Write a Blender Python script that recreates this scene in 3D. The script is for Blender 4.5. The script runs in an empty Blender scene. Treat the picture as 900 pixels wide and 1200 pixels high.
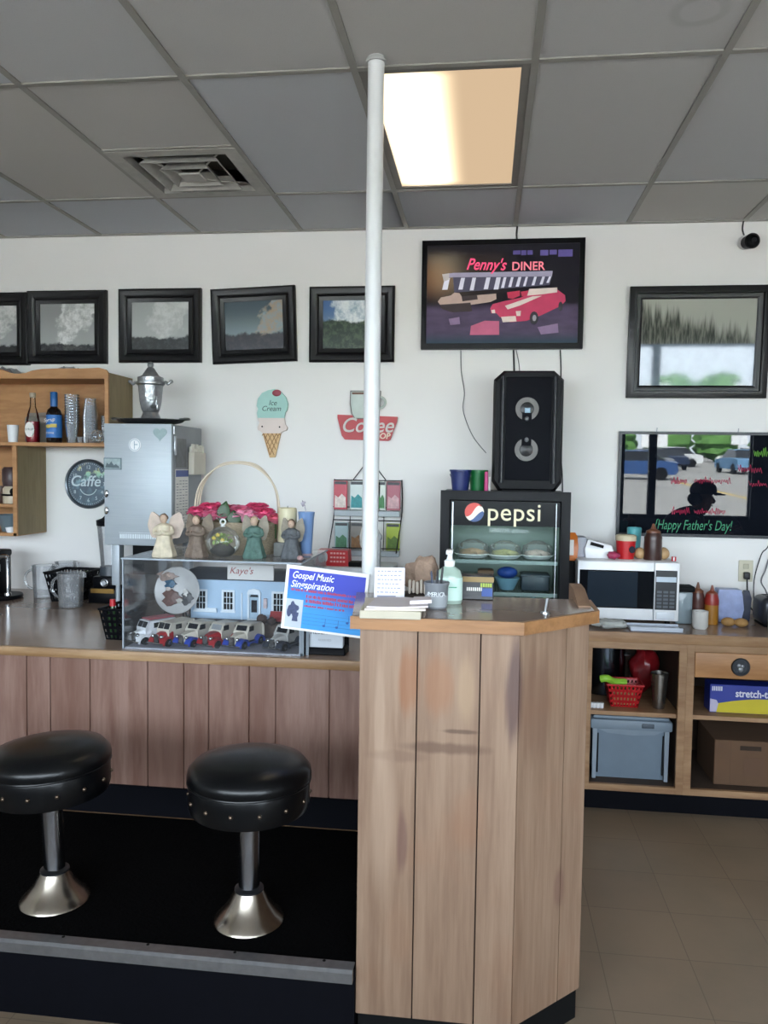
import bpy, bmesh, math, random
from mathutils import Vector, Matrix
random.seed(7)
R = math.radians
SC = bpy.context.scene
COL = SC.collection

# ------------------------------------------------------------------ camera, world, sun, exposure
cam_d = bpy.data.cameras.new('camera')
cam = bpy.data.objects.new('camera', cam_d)
COL.objects.link(cam)
cam_d.sensor_fit = 'HORIZONTAL'
cam_d.sensor_width = 36.0
cam_d.lens = 947.4 / 900 * 36.0
cam_d.clip_start = 0.05
_yaw, _pitch, _roll = .12441, -.05493, .01403
_f = Vector((-math.sin(_yaw) * math.cos(_pitch), math.cos(_yaw) * math.cos(_pitch), math.sin(_pitch)))
_r0 = Vector((math.cos(_yaw), math.sin(_yaw), 0))
_u0 = _r0.cross(_f)
_r = _r0 * math.cos(_roll) + _u0 * math.sin(_roll)
_u = _u0 * math.cos(_roll) - _r0 * math.sin(_roll)
_m = Matrix((_r, _u, -_f)).transposed().to_4x4()
_m.translation = (0, 0, 1.69)
cam.matrix_world = _m
SC.camera = cam

SC.view_settings.view_transform = 'Standard'
SC.view_settings.look = 'None'
SC.view_settings.gamma = 1
SC.view_settings.use_curve_mapping = False
SC.view_settings.exposure = 0.58
SC.cycles.max_bounces = 10
SC.cycles.diffuse_bounces = 5
SC.cycles.glossy_bounces = 4
SC.cycles.transmission_bounces = 6
SC.cycles.transparent_max_bounces = 64
SC.cycles.caustics_reflective = False
SC.cycles.caustics_refractive = False
SC.cycles.sample_clamp_indirect = 6
SC.cycles.use_denoising = True

world = bpy.data.worlds.new('sky')
SC.world = world
world.use_nodes = True
_bg = world.node_tree.nodes['Background']
_bg.inputs[0].default_value = (0.79, 0.865, .985, 1)
_bg.inputs[1].default_value = 15.0

sun_d = bpy.data.lights.new('sun', 'SUN')
sun_d.energy = 55.0
sun_d.angle = R(1)
sun_d.color = (1, .96, .92)
sun = bpy.data.objects.new('sun', sun_d)
COL.objects.link(sun)
sun.rotation_euler = (R(-42), 0, R(20))          # from high behind the back wall

def portal(x, z, w, h, y):
    d = bpy.data.lights.new('window_portal', 'AREA')
    d.shape = 'RECTANGLE'
    d.size, d.size_y = w, h
    d.cycles.is_portal = True
    o = bpy.data.objects.new('window_portal', d)
    COL.objects.link(o)
    o.location = (x, y, z)
    o.rotation_euler = (R(90), 0, R(0))
    # area light points along local -Z; this turn makes it look into the room (+Y)
    return o
portal(0, 1.75, 8.2, 1.95, -2.16)

# ------------------------------------------------------------------ materials
def lin(c):
    if isinstance(c, str):
        c = c.lstrip('#')
        c = [int(c[i:i + 2], 16) / 255 for i in (0, 2, 4)]
    return tuple(v / 12.92 if v <= .04045 else ((v + .055) / 1.055) ** 2.4 for v in c) + (1,)

def nodes_of(name):
    m = bpy.data.materials.new(name)
    m.use_nodes = True
    nt = m.node_tree
    return m, nt, nt.nodes['Principled BSDF']

def N(nt, t, **kw):
    n = nt.nodes.new(t)
    for k, v in kw.items():
        if k in n.inputs:
            n.inputs[k].default_value = v
        else:
            setattr(n, k, v)
    return n

def mixc(nt, fac, a, b, mode='MIX'):
    n = nt.nodes.new('ShaderNodeMix')
    n.data_type = 'RGBA'
    n.blend_type = mode
    for sock, v in ((n.inputs[0], fac), (n.inputs[6], a), (n.inputs[7], b)):
        if hasattr(v, 'links'):
            nt.links.new(v, sock)
        else:
            sock.default_value = v
    return n.outputs[2]

def math_n(nt, op, a, b=0.0, clamp=False):
    n = nt.nodes.new('ShaderNodeMath')
    n.operation = op
    n.use_clamp = clamp
    for i, v in enumerate((a, b)):
        if hasattr(v, 'links'):
            nt.links.new(v, n.inputs[i])
        else:
            n.inputs[i].default_value = v
    return n.outputs[0]

def ramp(nt, val, p0, p1):
    n = nt.nodes.new('ShaderNodeMapRange')
    n.interpolation_type = 'SMOOTHSTEP'
    nt.links.new(val, n.inputs[0])
    n.inputs[1].default_value = p0
    n.inputs[2].default_value = p1
    return n.outputs[0]

def noise(nt, vec, scale, detail=3, rough=.5):
    n = N(nt, 'ShaderNodeTexNoise', Scale=scale, Detail=detail, Roughness=rough)
    if vec is not None:
        nt.links.new(vec, n.inputs['Vector'])
    return n.outputs[0]

def ocoord(nt, scale=None):
    tc = nt.nodes.new('ShaderNodeTexCoord')
    v = tc.outputs['Object']
    if scale:
        mp = nt.nodes.new('ShaderNodeMapping')
        mp.inputs['Scale'].default_value = scale
        nt.links.new(v, mp.inputs[0])
        v = mp.outputs[0]
    return v

_mc = {}
def mat(name, col, rough=.5, metal=0.0, vary=.08, nscale=14, spec=.5, emit=None, bump=0, coat=0, alpha=1):
    """plain surface: one colour with a slight procedural mottling"""
    if name in _mc:
        return _mc[name]
    m, nt, b = nodes_of(name)
    c = lin(col)
    v = ocoord(nt)
    nz = noise(nt, v, nscale)
    lo = tuple(x * (1 - vary) for x in c[:3]) + (1,)
    hi = tuple(min(1, x * (1 + vary)) for x in c[:3]) + (1,)
    nt.links.new(mixc(nt, nz, lo, hi), b.inputs['Base Color'])
    b.inputs['Roughness'].default_value = rough
    b.inputs['Metallic'].default_value = metal
    b.inputs['Specular IOR Level'].default_value = spec
    b.inputs['Coat Weight'].default_value = coat
    b.inputs['Alpha'].default_value = alpha
    if emit:
        b.inputs['Emission Color'].default_value = c
        b.inputs['Emission Strength'].default_value = emit
    if bump:
        bn = N(nt, 'ShaderNodeBump', Strength=bump, Distance=.01)
        nt.links.new(nz, bn.inputs['Height'])
        nt.links.new(bn.outputs[0], b.inputs['Normal'])
    _mc[name] = m
    return m

def wood(name, col, dark, scale=(9, 9, .9), rough=.5, vary=.35, stains=(), coat=0, island=True, noise_stain=0):
    """grain along the axis with the small scale; each plank (mesh island) gets its own tint"""
    m, nt, b = nodes_of(name)
    v = ocoord(nt, scale)
    base = ocoord(nt)
    if island:
        g = nt.nodes.new('ShaderNodeNewGeometry')
        rnd = g.outputs['Random Per Island']
        add = nt.nodes.new('ShaderNodeVectorMath'); add.operation = 'ADD'
        cmb = nt.nodes.new('ShaderNodeCombineXYZ')
        for i in range(3):
            nt.links.new(math_n(nt, 'MULTIPLY', rnd, 37.0), cmb.inputs[i])
        nt.links.new(v, add.inputs[0]); nt.links.new(cmb.outputs[0], add.inputs[1])
        v = add.outputs[0]
    n1 = noise(nt, v, 2.2, 5, .6)
    n2 = noise(nt, v, 9, 4, .6)
    g1 = math_n(nt, 'ADD', math_n(nt, 'MULTIPLY', n1, .7), math_n(nt, 'MULTIPLY', n2, .3))
    c = mixc(nt, ramp(nt, g1, .32, .68), lin(dark), lin(col))
    if island:
        c = mixc(nt, math_n(nt, 'MULTIPLY', rnd, vary), c, lin(dark), 'MIX')
    if noise_stain:
        big = ramp(nt, noise(nt, base, 3.2, 4, .6), .52, .72)
        c = mixc(nt, math_n(nt, 'MULTIPLY', big, noise_stain), c, lin('#8a5a3c'))
    for (sx, sy, sz, rx, rz, colr, amt) in stains:          # worn and stained patches with their own place on the wood
        mp = nt.nodes.new('ShaderNodeMapping')
        mp.inputs['Location'].default_value = (-sx / rx, -sy / 6, -sz / rz)
        mp.inputs['Scale'].default_value = (1 / rx, 1 / 6, 1 / rz)
        nt.links.new(base, mp.inputs[0])
        ln = nt.nodes.new('ShaderNodeVectorMath'); ln.operation = 'LENGTH'
        nt.links.new(mp.outputs[0], ln.inputs[0])
        dd = math_n(nt, 'ADD', ln.outputs['Value'], math_n(nt, 'MULTIPLY', n1, .9))
        k = ramp(nt, dd, 1.6, .95)
        c = mixc(nt, math_n(nt, 'MULTIPLY', k, amt), c, lin(colr))
    nt.links.new(c, b.inputs['Base Color'])
    b.inputs['Roughness'].default_value = rough
    b.inputs['Coat Weight'].default_value = coat
    bn = N(nt, 'ShaderNodeBump', Strength=.12, Distance=.004)
    nt.links.new(n2, bn.inputs['Height'])
    nt.links.new(bn.outputs[0], b.inputs['Normal'])
    return m

def glass(name, tint=(1, 1, 1), refl=1.0, haze=0.0, hazecol=(.8, .85, .9)):
    """thin clear sheet: see-through plus a Fresnel reflection, with a little haze"""
    m = bpy.data.materials.new(name)
    m.use_nodes = True
    nt = m.node_tree
    nt.nodes.clear()
    out = nt.nodes.new('ShaderNodeOutputMaterial')
    tr = N(nt, 'ShaderNodeBsdfTransparent', Color=tint + (1,))
    gl = N(nt, 'ShaderNodeBsdfGlossy', Roughness=.02)
    fr = N(nt, 'ShaderNodeFresnel', IOR=1.45)
    mx = nt.nodes.new('ShaderNodeMixShader')
    nt.links.new(math_n(nt, 'MULTIPLY', fr.outputs[0], refl, True), mx.inputs[0])
    nt.links.new(tr.outputs[0], mx.inputs[1]); nt.links.new(gl.outputs[0], mx.inputs[2])
    last = mx
    if haze:
        df = N(nt, 'ShaderNodeBsdfDiffuse', Color=hazecol + (1,))
        m2 = nt.nodes.new('ShaderNodeMixShader')
        tc = ocoord(nt)
        nt.links.new(math_n(nt, 'MULTIPLY', math_n(nt, 'ADD', noise(nt, tc, 9), .5), haze), m2.inputs[0])
        nt.links.new(mx.outputs[0], m2.inputs[1]); nt.links.new(df.outputs[0], m2.inputs[2])
        last = m2
    nt.links.new(last.outputs[0], out.inputs[0])
    return m

# ------------------------------------------------------------------ mesh builder
class MB:
    def __init__(s, root=None):
        s.bm = bmesh.new()
        s.o = Vector(root.location) if root is not None else Vector((0, 0, 0))
        s.xf = Matrix()
        s.mi = 0
    def _f(s, vs, smooth=False):
        try:
            f = s.bm.faces.new(vs)
            f.material_index = s.mi
            return f
        except ValueError:
            return None
    def v(s, p):
        return s.bm.verts.new(s.xf @ Vector(p))
    def box(s, x0, y0, z0, x1, y1, z1, bev=0, seg=2):
        x0, x1 = min(x0, x1), max(x0, x1); y0, y1 = min(y0, y1), max(y0, y1); z0, z1 = min(z0, z1), max(z0, z1)
        vs = [s.v(p) for p in ((x0, y0, z0), (x1, y0, z0), (x1, y1, z0), (x0, y1, z0), (x0, y0, z1), (x1, y0, z1), (x1, y1, z1), (x0, y1, z1))]
        fs = [s._f([vs[i] for i in q]) for q in ((3, 2, 1, 0), (4, 5, 6, 7), (0, 1, 5, 4), (1, 2, 6, 5), (2, 3, 7, 6), (3, 0, 4, 7))]
        if bev:
            es = {e for f in fs for e in f.edges}
            bmesh.ops.bevel(s.bm, geom=list(es), offset=bev, segments=seg, affect='EDGES', profile=.5)
        return s
    def rings(s, rings, close=True, cap0=True, cap1=True):
        R_ = [[s.v(p) for p in r] for r in rings]
        n = len(R_[0])
        for a, b in zip(R_, R_[1:]):
            for i in range(n if close else n - 1):
                j = (i + 1) % n
                s._f([a[i], a[j], b[j], b[i]])
        if cap0: s._f(list(reversed(R_[0])))
        if cap1: s._f(R_[-1])
        return s
    def lathe(s, prof, c=(0, 0, 0), seg=28, sx=1, sy=1, wob=None):
        rr = []
        for (r, z) in prof:
            ring = []
            for i in range(seg):
                a = 2 * math.pi * i / seg
                q = max(r, 1e-4) * (wob(a, z) if wob else 1)
                ring.append((c[0] + sx * q * math.cos(a), c[1] + sy * q * math.sin(a), c[2] + z))
            rr.append(ring)
        if prof[0][0] > 1e-3 and prof[-1][0] > 1e-3:             # an open ring: close its section instead of capping it
            return s.rings(rr + [rr[0]], cap0=False, cap1=False)
        return s.rings(rr)
    def cyl(s, p0, p1, r0, r1=None, seg=16):
        r1 = r0 if r1 is None else r1
        p0, p1 = Vector(p0), Vector(p1)
        d = (p1 - p0).normalized()
        a = d.orthogonal().normalized(); b = d.cross(a)
        def ring(p, r): return [p + (a * math.cos(t) + b * math.sin(t)) * r for t in (2 * math.pi * i / seg for i in range(seg))]
        return s.rings([ring(p0, r0), ring(p1, r1)])
    def tube(s, pts, r, seg=8, sub=0):
        pts = [Vector(p) for p in pts]
        if sub:
            q = []
            for i in range(len(pts) - 1):
                p0 = pts[max(i - 1, 0)]; p1 = pts[i]; p2 = pts[i + 1]; p3 = pts[min(i + 2, len(pts) - 1)]
                for k in range(sub):
                    t = k / sub
                    q.append(.5 * ((2 * p1) + (p2 - p0) * t + (2 * p0 - 5 * p1 + 4 * p2 - p3) * t * t + (3 * p1 - p0 - 3 * p2 + p3) * t ** 3))
            q.append(pts[-1]); pts = q
        rr = []
        ref = None
        for i, p in enumerate(pts):
            d = (pts[min(i + 1, len(pts) - 1)] - pts[max(i - 1, 0)]).normalized()
            a = d.orthogonal().normalized() if ref is None else (ref - d * ref.dot(d)).normalized()
            ref = a
            b = d.cross(a)
            rr.append([p + (a * math.cos(2 * math.pi * k / seg) + b * math.sin(2 * math.pi * k / seg)) * r for k in range(seg)])
        return s.rings(rr)
    def prism(s, poly, plane, a, b):
        if plane == 'xz': f = lambda u, w, t: (u, t, w)
        elif plane == 'xy': f = lambda u, w, t: (u, w, t)
        else: f = lambda u, w, t: (t, u, w)
        return s.rings([[f(u, w, a) for u, w in poly], [f(u, w, b) for u, w in poly]])
    def ball(s, c, r, seg=20, ring=12, fn=None):
        if not hasattr(r, '__len__'): r = (r, r, r)
        rr = []
        for j in range(ring + 1):
            t = math.pi * j / ring - math.pi / 2
            row = []
            for i in range(seg):
                a = 2 * math.pi * i / seg
                d = Vector((math.cos(t) * math.cos(a), math.cos(t) * math.sin(a), math.sin(t)))
                k = fn(d) if fn else 1
                if abs(math.cos(t)) < 1e-6: d = Vector((1e-4 * math.cos(a), 1e-4 * math.sin(a), d.z))
                row.append((c[0] + d.x * r[0] * k, c[1] + d.y * r[1] * k, c[2] + d.z * r[2] * k))
            rr.append(row)
        return s.rings(rr)
    def torus(s, c, RR, r, axis='y', seg=32, ms=10, a0=0, a1=2 * math.pi):
        full = abs(a1 - a0 - 2 * math.pi) < 1e-6
        rr = []
        for i in range(seg + 1):
            a = a0 + (a1 - a0) * i / seg
            row = []
            for k in range(ms):
                b = 2 * math.pi * k / ms
                q = RR + r * math.cos(b); h = r * math.sin(b)
                u, w = q * math.cos(a), q * math.sin(a)
                row.append({'y': (c[0] + u, c[1] + h, c[2] + w), 'z': (c[0] + u, c[1] + w, c[2] + h), 'x': (c[0] + h, c[1] + u, c[2] + w)}[axis])
            rr.append(row)
        return s.rings(rr, cap0=not full, cap1=not full)
    def frame(s, x0, z0, x1, z1, loops, plane='xz'):
        """rectangular mitred moulding: loops of (inset, y)"""
        rr = []
        for ins, y in loops:
            rr.append([(x0 + ins, y, z0 + ins), (x1 - ins, y, z0 + ins), (x1 - ins, y, z1 - ins), (x0 + ins, y, z1 - ins)])
        rr.append(rr[0])
        R_ = [[s.v(p) for p in r] for r in rr[:-1]]
        R_.append(R_[0])
        for a, b in zip(R_, R_[1:]):
            for i in range(4):
                j = (i + 1) % 4
                s._f([a[i], a[j], b[j], b[i]])
        return s
    def build(s, name, mats, parent=None, angle=35):
        bmesh.ops.remove_doubles(s.bm, verts=s.bm.verts, dist=1e-6)
        bmesh.ops.recalc_face_normals(s.bm, faces=s.bm.faces)
        if s.o.length: bmesh.ops.translate(s.bm, verts=s.bm.verts, vec=-s.o)
        me = bpy.data.meshes.new(name)
        s.bm.to_mesh(me); s.bm.free()
        for f in me.polygons: f.use_smooth = True
        me.set_sharp_from_angle(angle=R(angle))
        for m in (mats if isinstance(mats, (list, tuple)) else [mats]): me.materials.append(m)
        o = bpy.data.objects.new(name, me)
        COL.objects.link(o)
        if parent is not None: o.parent = parent
        return o

def tag(o, label, cat, group=None, kind=None):
    o['label'] = label; o['category'] = cat
    if group: o['group'] = group
    if kind: o['kind'] = kind
    return o

def thing(name, label, cat, loc, rz=0, group=None):
    o = bpy.data.objects.new(name, None)
    o.empty_display_size = .1
    COL.objects.link(o)
    o.location = loc; o.rotation_euler = (0, 0, rz)
    return tag(o, label, cat, group)

def solo(m, name, mats, label, cat, loc, group=None, rz=0):
    """a thing that is one mesh; m was built in world coordinates"""
    m.o = Vector(loc)
    o = m.build(name, mats)
    o.location = loc
    o.rotation_euler = (0, 0, rz)
    return tag(o, label, cat, group)

def structure(m, name, mats, parent=None):
    o = m.build(name, mats, parent)
    if parent is None: o['kind'] = 'structure'
    return o

def text(body, size, loc, m, parent, name='lettering', rot=(90, 0, 0), shear=0, ext=.0008, align='CENTER', sx=1.0, bold=0, spacing=1):
    cu = bpy.data.curves.new('tmp_text', 'FONT')
    cu.body = body; cu.size = size; cu.shear = shear; cu.extrude = ext; cu.offset = bold
    cu.align_x = align; cu.align_y = 'CENTER'; cu.space_character = spacing; cu.resolution_u = 4
    t = bpy.data.objects.new('tmp_text', cu)
    COL.objects.link(t)
    bpy.context.view_layer.update()
    dg = bpy.context.evaluated_depsgraph_get()
    me = bpy.data.meshes.new_from_object(t.evaluated_get(dg))
    bpy.data.objects.remove(t); bpy.data.curves.remove(cu)
    me.transform(Matrix.Scale(sx, 4, (1, 0, 0)))
    me.transform(Matrix.Rotation(R(rot[2]), 4, 'Z') @ Matrix.Rotation(R(rot[1]), 4, 'Y') @ Matrix.Rotation(R(rot[0]), 4, 'X'))
    off = Vector(loc)
    q = parent
    while q is not None:
        off -= q.location; q = q.parent
    me.transform(Matrix.Translation(off))
    me.materials.clear(); me.materials.append(m)
    o = bpy.data.objects.new(name, me)
    COL.objects.link(o)
    if parent is not None: o.parent = parent
    return o

def copy_tree(o, parent=None):
    c = o.copy(); COL.objects.link(c)
    if parent is not None: c.parent = parent
    for ch in list(o.children): copy_tree(ch, c)
    return c

# ------------------------------------------------------------------ common materials
BLACK = mat('black_plastic', '#0b0c10', .38, vary=.2, spec=.12)
MATTE_BLACK = mat('matte_black', '#08090b', .7, vary=.2, spec=.2)
WHITE = mat('white_plastic', '#e2e4e6', .35)
PAPER = mat('white_paper', '#e6e4df', .8)
CHROME = mat('chrome', '#c4c6c8', .16, 1.0)
STEEL = mat('brushed_steel', '#a9adb2', .32, 1.0)
WIRE = mat('black_cable', '#14141a', .5)
RED = mat('red_plastic', '#b3141c', .4)
GLASS = glass('clear_glass', (.97, .98, .98), 1.0)
CLEARP = glass('clear_plastic', (.96, .97, .98), .9, .09, (.93, .95, .97))
CASEG = glass('clear_acrylic', (.98, .985, .99), .8, .012)
PANE = glass('window_glass', (.95, .97, .96), .6)

# ------------------------------------------------------------------ the room
X0, X1, YF, YB, ZC = -4.4, 4.6, -2.0, 4.65, 3.05
def wall_mat():
    m, nt, b = nodes_of('white_painted_wall')
    v = ocoord(nt)
    c = mixc(nt, noise(nt, v, 1.1, 4), lin('#e0dfdc'), lin('#e7e6e4'))
    nt.links.new(c, b.inputs['Base Color'])
    b.inputs['Roughness'].default_value = .6
    bn = N(nt, 'ShaderNodeBump', Strength=.06, Distance=.004)
    nt.links.new(noise(nt, v, 160, 2), bn.inputs['Height'])
    nt.links.new(bn.outputs[0], b.inputs['Normal'])
    return m
WALL = wall_mat()
def floor_mat():
    m, nt, b = nodes_of('vinyl_floor_tile')
    v = ocoord(nt)
    mp = nt.nodes.new('ShaderNodeMapping')
    mp.inputs['Location'].default_value = (-.125, -.08, 0)
    nt.links.new(v, mp.inputs[0])
    br = N(nt, 'ShaderNodeTexBrick', Scale=1.0)
    br.offset = 0.0
    br.inputs['Color1'].default_value = lin('#82705e'); br.inputs['Color2'].default_value = lin('#877562')
    br.inputs['Mortar'].default_value = lin('#685849')
    br.inputs['Mortar Size'].default_value = .0016
    br.inputs['Brick Width'].default_value = .305; br.inputs['Row Height'].default_value = .305
    nt.links.new(mp.outputs[0], br.inputs['Vector'])
    mot = ramp(nt, noise(nt, v, 2.5, 6, .65), .3, .75)
    c = mixc(nt, math_n(nt, 'MULTIPLY', mot, .35), br.outputs[0], lin('#5f5b4e'))
    nt.links.new(c, b.inputs['Base Color'])
    b.inputs['Roughness'].default_value = .42
    return m
m = MB(); m.box(X0 - .15, YF - .15, -.12, X1 + .15, YB + .15, 0)
structure(m, 'floor', floor_mat())

def tile_mat():
    m, nt, b = nodes_of('ceiling_tile')
    v = ocoord(nt)
    g = nt.nodes.new('ShaderNodeNewGeometry')
    c = mixc(nt, g.outputs['Random Per Island'], lin('#b6b3ae'), lin('#b6bac1'))
    sp = ramp(nt, noise(nt, v, 220, 2), .62, .7)
    c = mixc(nt, math_n(nt, 'MULTIPLY', sp, .12), c, lin('#6b6963'))
    ln = nt.nodes.new('ShaderNodeVectorMath'); ln.operation = 'LENGTH'
    mp = nt.nodes.new('ShaderNodeMapping')
    mp.inputs['Location'].default_value = (-.6, -2.56, -3.05)
    nt.links.new(v, mp.inputs[0]); nt.links.new(mp.outputs[0], ln.inputs[0])
    d = math_n(nt, 'ADD', ln.outputs['Value'], math_n(nt, 'MULTIPLY', noise(nt, v, 14), .02))
    ringk = math_n(nt, 'MULTIPLY', ramp(nt, d, .06, .075), ramp(nt, d, .11, .085))
    c = mixc(nt, math_n(nt, 'MULTIPLY', ringk, .18), c, lin('#79766c'))   # old water ring
    nt.links.new(c, b.inputs['Base Color'])
    b.inputs['Roughness'].default_value = .95
    bn = N(nt, 'ShaderNodeBump', Strength=.25, Distance=.004)
    nt.links.new(noise(nt, v, 240, 3), bn.inputs['Height'])
    nt.links.new(bn.outputs[0], b.inputs['Normal'])
    return m
TX, TY, GX0, GY0 = .6096, 1.2192, -.4745, 2.804
m = MB()
gx = [GX0 + i * TX for i in range(-7, 10)]
gy = [GY0 + j * TY for j in range(-4, 2)] + [YB + .15]
for i in range(len(gx) - 1):
    for j in range(len(gy) - 1):
        if gx[i] == GX0 and j == 4: continue                     # the light sits here
        if abs(gx[i] - (GX0 - 2 * TX)) < 1e-6 and j == 4:        # the air vent takes the rear half
            m.box(gx[i], gy[j], ZC, gx[i + 1], gy[j] + TX, ZC + .05); continue
        m.box(gx[i], gy[j], ZC, gx[i + 1], gy[j + 1], ZC + .05)
m.box(X0 - .15, YF - .15, ZC + .25, X1 + .15, YB + .15, ZC + .35)
ceil = structure(m, 'ceiling', tile_mat())
m = MB()
for x in gx: m.box(x - .0125, YF, ZC - .006, x + .0125, YB, ZC + .004)
for j, y in enumerate(gy[:-1]): m.box(X0, y - .0125, ZC - .0055, X1, y + .0125, ZC + .004)
m.box(gx[5], GY0 + TX - .012, ZC - .005, gx[6], GY0 + TX + .012, ZC + .004)
m.box(X0, YB - .022, ZC - .008, X1, YB - .0005, ZC + .004)
structure(m, 'trim_1', mat('ceiling_grid_metal', '#8f8d87', .6))

m = MB(); m.box(X0 - .15, YB, -.12, X1 + .15, YB + .15, ZC + .35); structure(m, 'wall_back', WALL)
m = MB(); m.box(X0 - .15, YF - .15, -.12, X0, YB, ZC + .35); structure(m, 'wall_left', WALL)
m = MB(); m.box(X1, YF - .15, -.12, X1 + .15, YB, ZC + .35); structure(m, 'wall_right', WALL)
SILL, HEAD = .8, 2.7
posts = [(-4.4, -4.1), (-2.45, -2.33), (-.65, -.53), (1.72, 1.86), (2.18, 2.28), (3.5, 3.78), (4.3, 4.6)]
FRONTW = mat('front_wall_paint', '#4a5058', .6)
m = MB()
m.box(X0, YF - .15, -.12, X1, YF, SILL); m.box(X0, YF - .15, HEAD, X1, YF, ZC + .35)
m.box(-4.4, YF - .15, SILL, -4.1, YF, HEAD); m.box(4.3, YF - .15, SILL, 4.6, YF, HEAD); m.box(3.5, YF - .15, SILL, 3.78, YF, HEAD)
structure(m, 'wall_front', FRONTW)
FR = mat('window_frame_paint', '#20262e', .5)
for k in range(len(posts) - 1):
    a, b_ = posts[k][1], posts[k + 1][0]
    m = MB(); m.frame(a - .05, SILL, b_ + .05, HEAD, [(0, YF - .11), (0, YF - .03), (.05, YF - .03), (.05, YF - .11)])
    w = structure(m, f'window_{k + 1}', FR)
    m = MB(); m.box(a - .01, YF - .075, SILL + .045, b_ + .01, YF - .07, HEAD - .045); structure(m, 'pane', PANE, w)
    w['label'] = 'shop window pane facing the street behind the camera'

# ------------------------------------------------------------------ built-in woodwork
PLANK = wood('counter_plank_wood', '#93766a', '#704f42', (6, 6, .6), .5, .45)
STANDW = wood('worn_stand_plank_wood', '#957c67', '#795f4c', (10, 10, .6), .6, .3,
              noise_stain=.16,
              stains=[(-.205, 0, 1.09, .035, .11, '#8a5836', .6), (-.115, 0, 1.08, .05, .105, '#8f6040', .5), (-.045, 0, 1.07, .03, .11, '#a0866a', .6), (-.285, 0, .98, .02, .2, '#a58d78', .5),
                      (.09, 0, 1.06, .03, .17, '#4f3a38', .8), (.15, .1, 1.02, .05, .18, '#6d5040', .5), (-.1, 0, .9, .13, .02, '#5d4536', .7), (-.06, 0, .95, .06, .008, '#4f3a2c', .7), (-.23, 0, .87, .09, .02, '#6f5544', .5),
                      (-.215, 0, .62, .018, .1, '#644840', .65), (-.27, 0, .7, .04, .25, '#a58d78', .45), (.24, .2, .45, .02, .07, '#6b4c42', .55), (-.22, 0, .35, .05, .1, '#8f6a50', .2), (-.03, 0, .7, .05, .1, '#8a6248', .3)])
EDGE = wood('counter_edge_wood', '#9f734a', '#7c5633', (1, 8, 8), .45, .2, island=False)
EDGE_L = wood('lunch_counter_edge_wood', '#a98a66', '#83623f', (1, 8, 8), .45, .2, island=False)
LAM = mat('grey_brown_laminate', '#917d70', .17, vary=.16, nscale=5, spec=.6)
SHELFW = wood('pine_shelf_wood', '#b98a5c', '#9d6e43', (1, 6, 6), .5, .2, island=False)
CABW = wood('cabinet_wood', '#a58462', '#866344', (1, 6, 6), .55, .2, island=False)
PLYW = wood('plywood_side', '#93825f', '#81704f', (6, 6, 1), .6, .2, island=False)
NAVY = mat('navy_base_vinyl', '#06070e', .7, vary=.2, spec=.1)

# raised platform under the stools
pl = thing('foot_platform', 'black step platform with metal nosing running under the stools', 'platform', (-1.9, 2.65, 0))
m = MB(pl); m.prism([(-3.6, 2.24), (-.347, 2.24), (-.347, 3.118), (-3.6, 3.118)], 'xy', 0, .235)
m.build('riser', NAVY, pl)
m = MB(pl); m.prism([(-3.6, 2.236), (-.347, 2.236), (-.347, 3.11), (-3.6, 3.11)], 'xy', .235, .2405)
m.build('carpet_top', mat('black_carpet', '#040405', .95, vary=.3, nscale=90, bump=.4, spec=.05), pl)
m = MB(pl)
m.prism([(2.214, .208), (2.214, .238), (2.222, .2455), (2.262, .2455), (2.262, .2412), (2.2355, .2412), (2.2355, .208)], 'yz', -3.6, -.35)
m.build('metal_nosing', mat('worn_aluminium', '#8e8f92', .38, .9, vary=.25, nscale=40), pl)
for i in range(9):
    m = MB(pl); m.cyl((-2.6 + i * .27, 2.255, .245), (-2.6 + i * .27, 2.255, .2467), .005, seg=8)
    m.build('screw', MATTE_BLACK, pl)

# lunch counter
lc = thing('lunch_counter', 'low wood-panelled lunch counter behind the two black stools', 'counter', (-1.9, 3.5, 0))
bx = [-3.6, -3.42, -3.3, -3.08, -2.86, -2.7, -2.5, -2.38, -2.2, -2.02, -1.89, -1.785, -1.61, -1.36, -1.205, -1.1, -.93, -.82, -.6, -.42, -.2, .0, .2, .3]
m = MB(lc)
for a, b_ in zip(bx, bx[1:]): m.box(a + .0018, 3.13, .36, b_ - .0018, 3.15, .893, .002, 1)
m.box(-3.6, 3.1395, .37, .3, 3.148, .89)
m.build('front_panel', PLANK, lc)
m = MB(lc); m.box(-3.6, 3.12, .24, -.34, 3.15, .362, .002, 1)
m.build('base_board', NAVY, lc)
m = MB(lc); m.box(-3.6, 3.15, 0, .3, 3.9, .892)
m.build('carcass', CABW, lc)
wt = thing('worktop', 'long shiny grey-brown worktop carrying the display case', 'worktop', (-1.9, 3.5, .893))
m = MB(wt); m.box(-3.6, 3.1, .893, .3, 3.93, .931, .001, 1)
m.build('laminate_top', LAM, wt)
m = MB(wt); m.box(-3.6, 3.086, .8932, .3, 3.1, .9315, .003, 2)
m.build('edge_trim', EDGE_L, wt)

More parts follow.
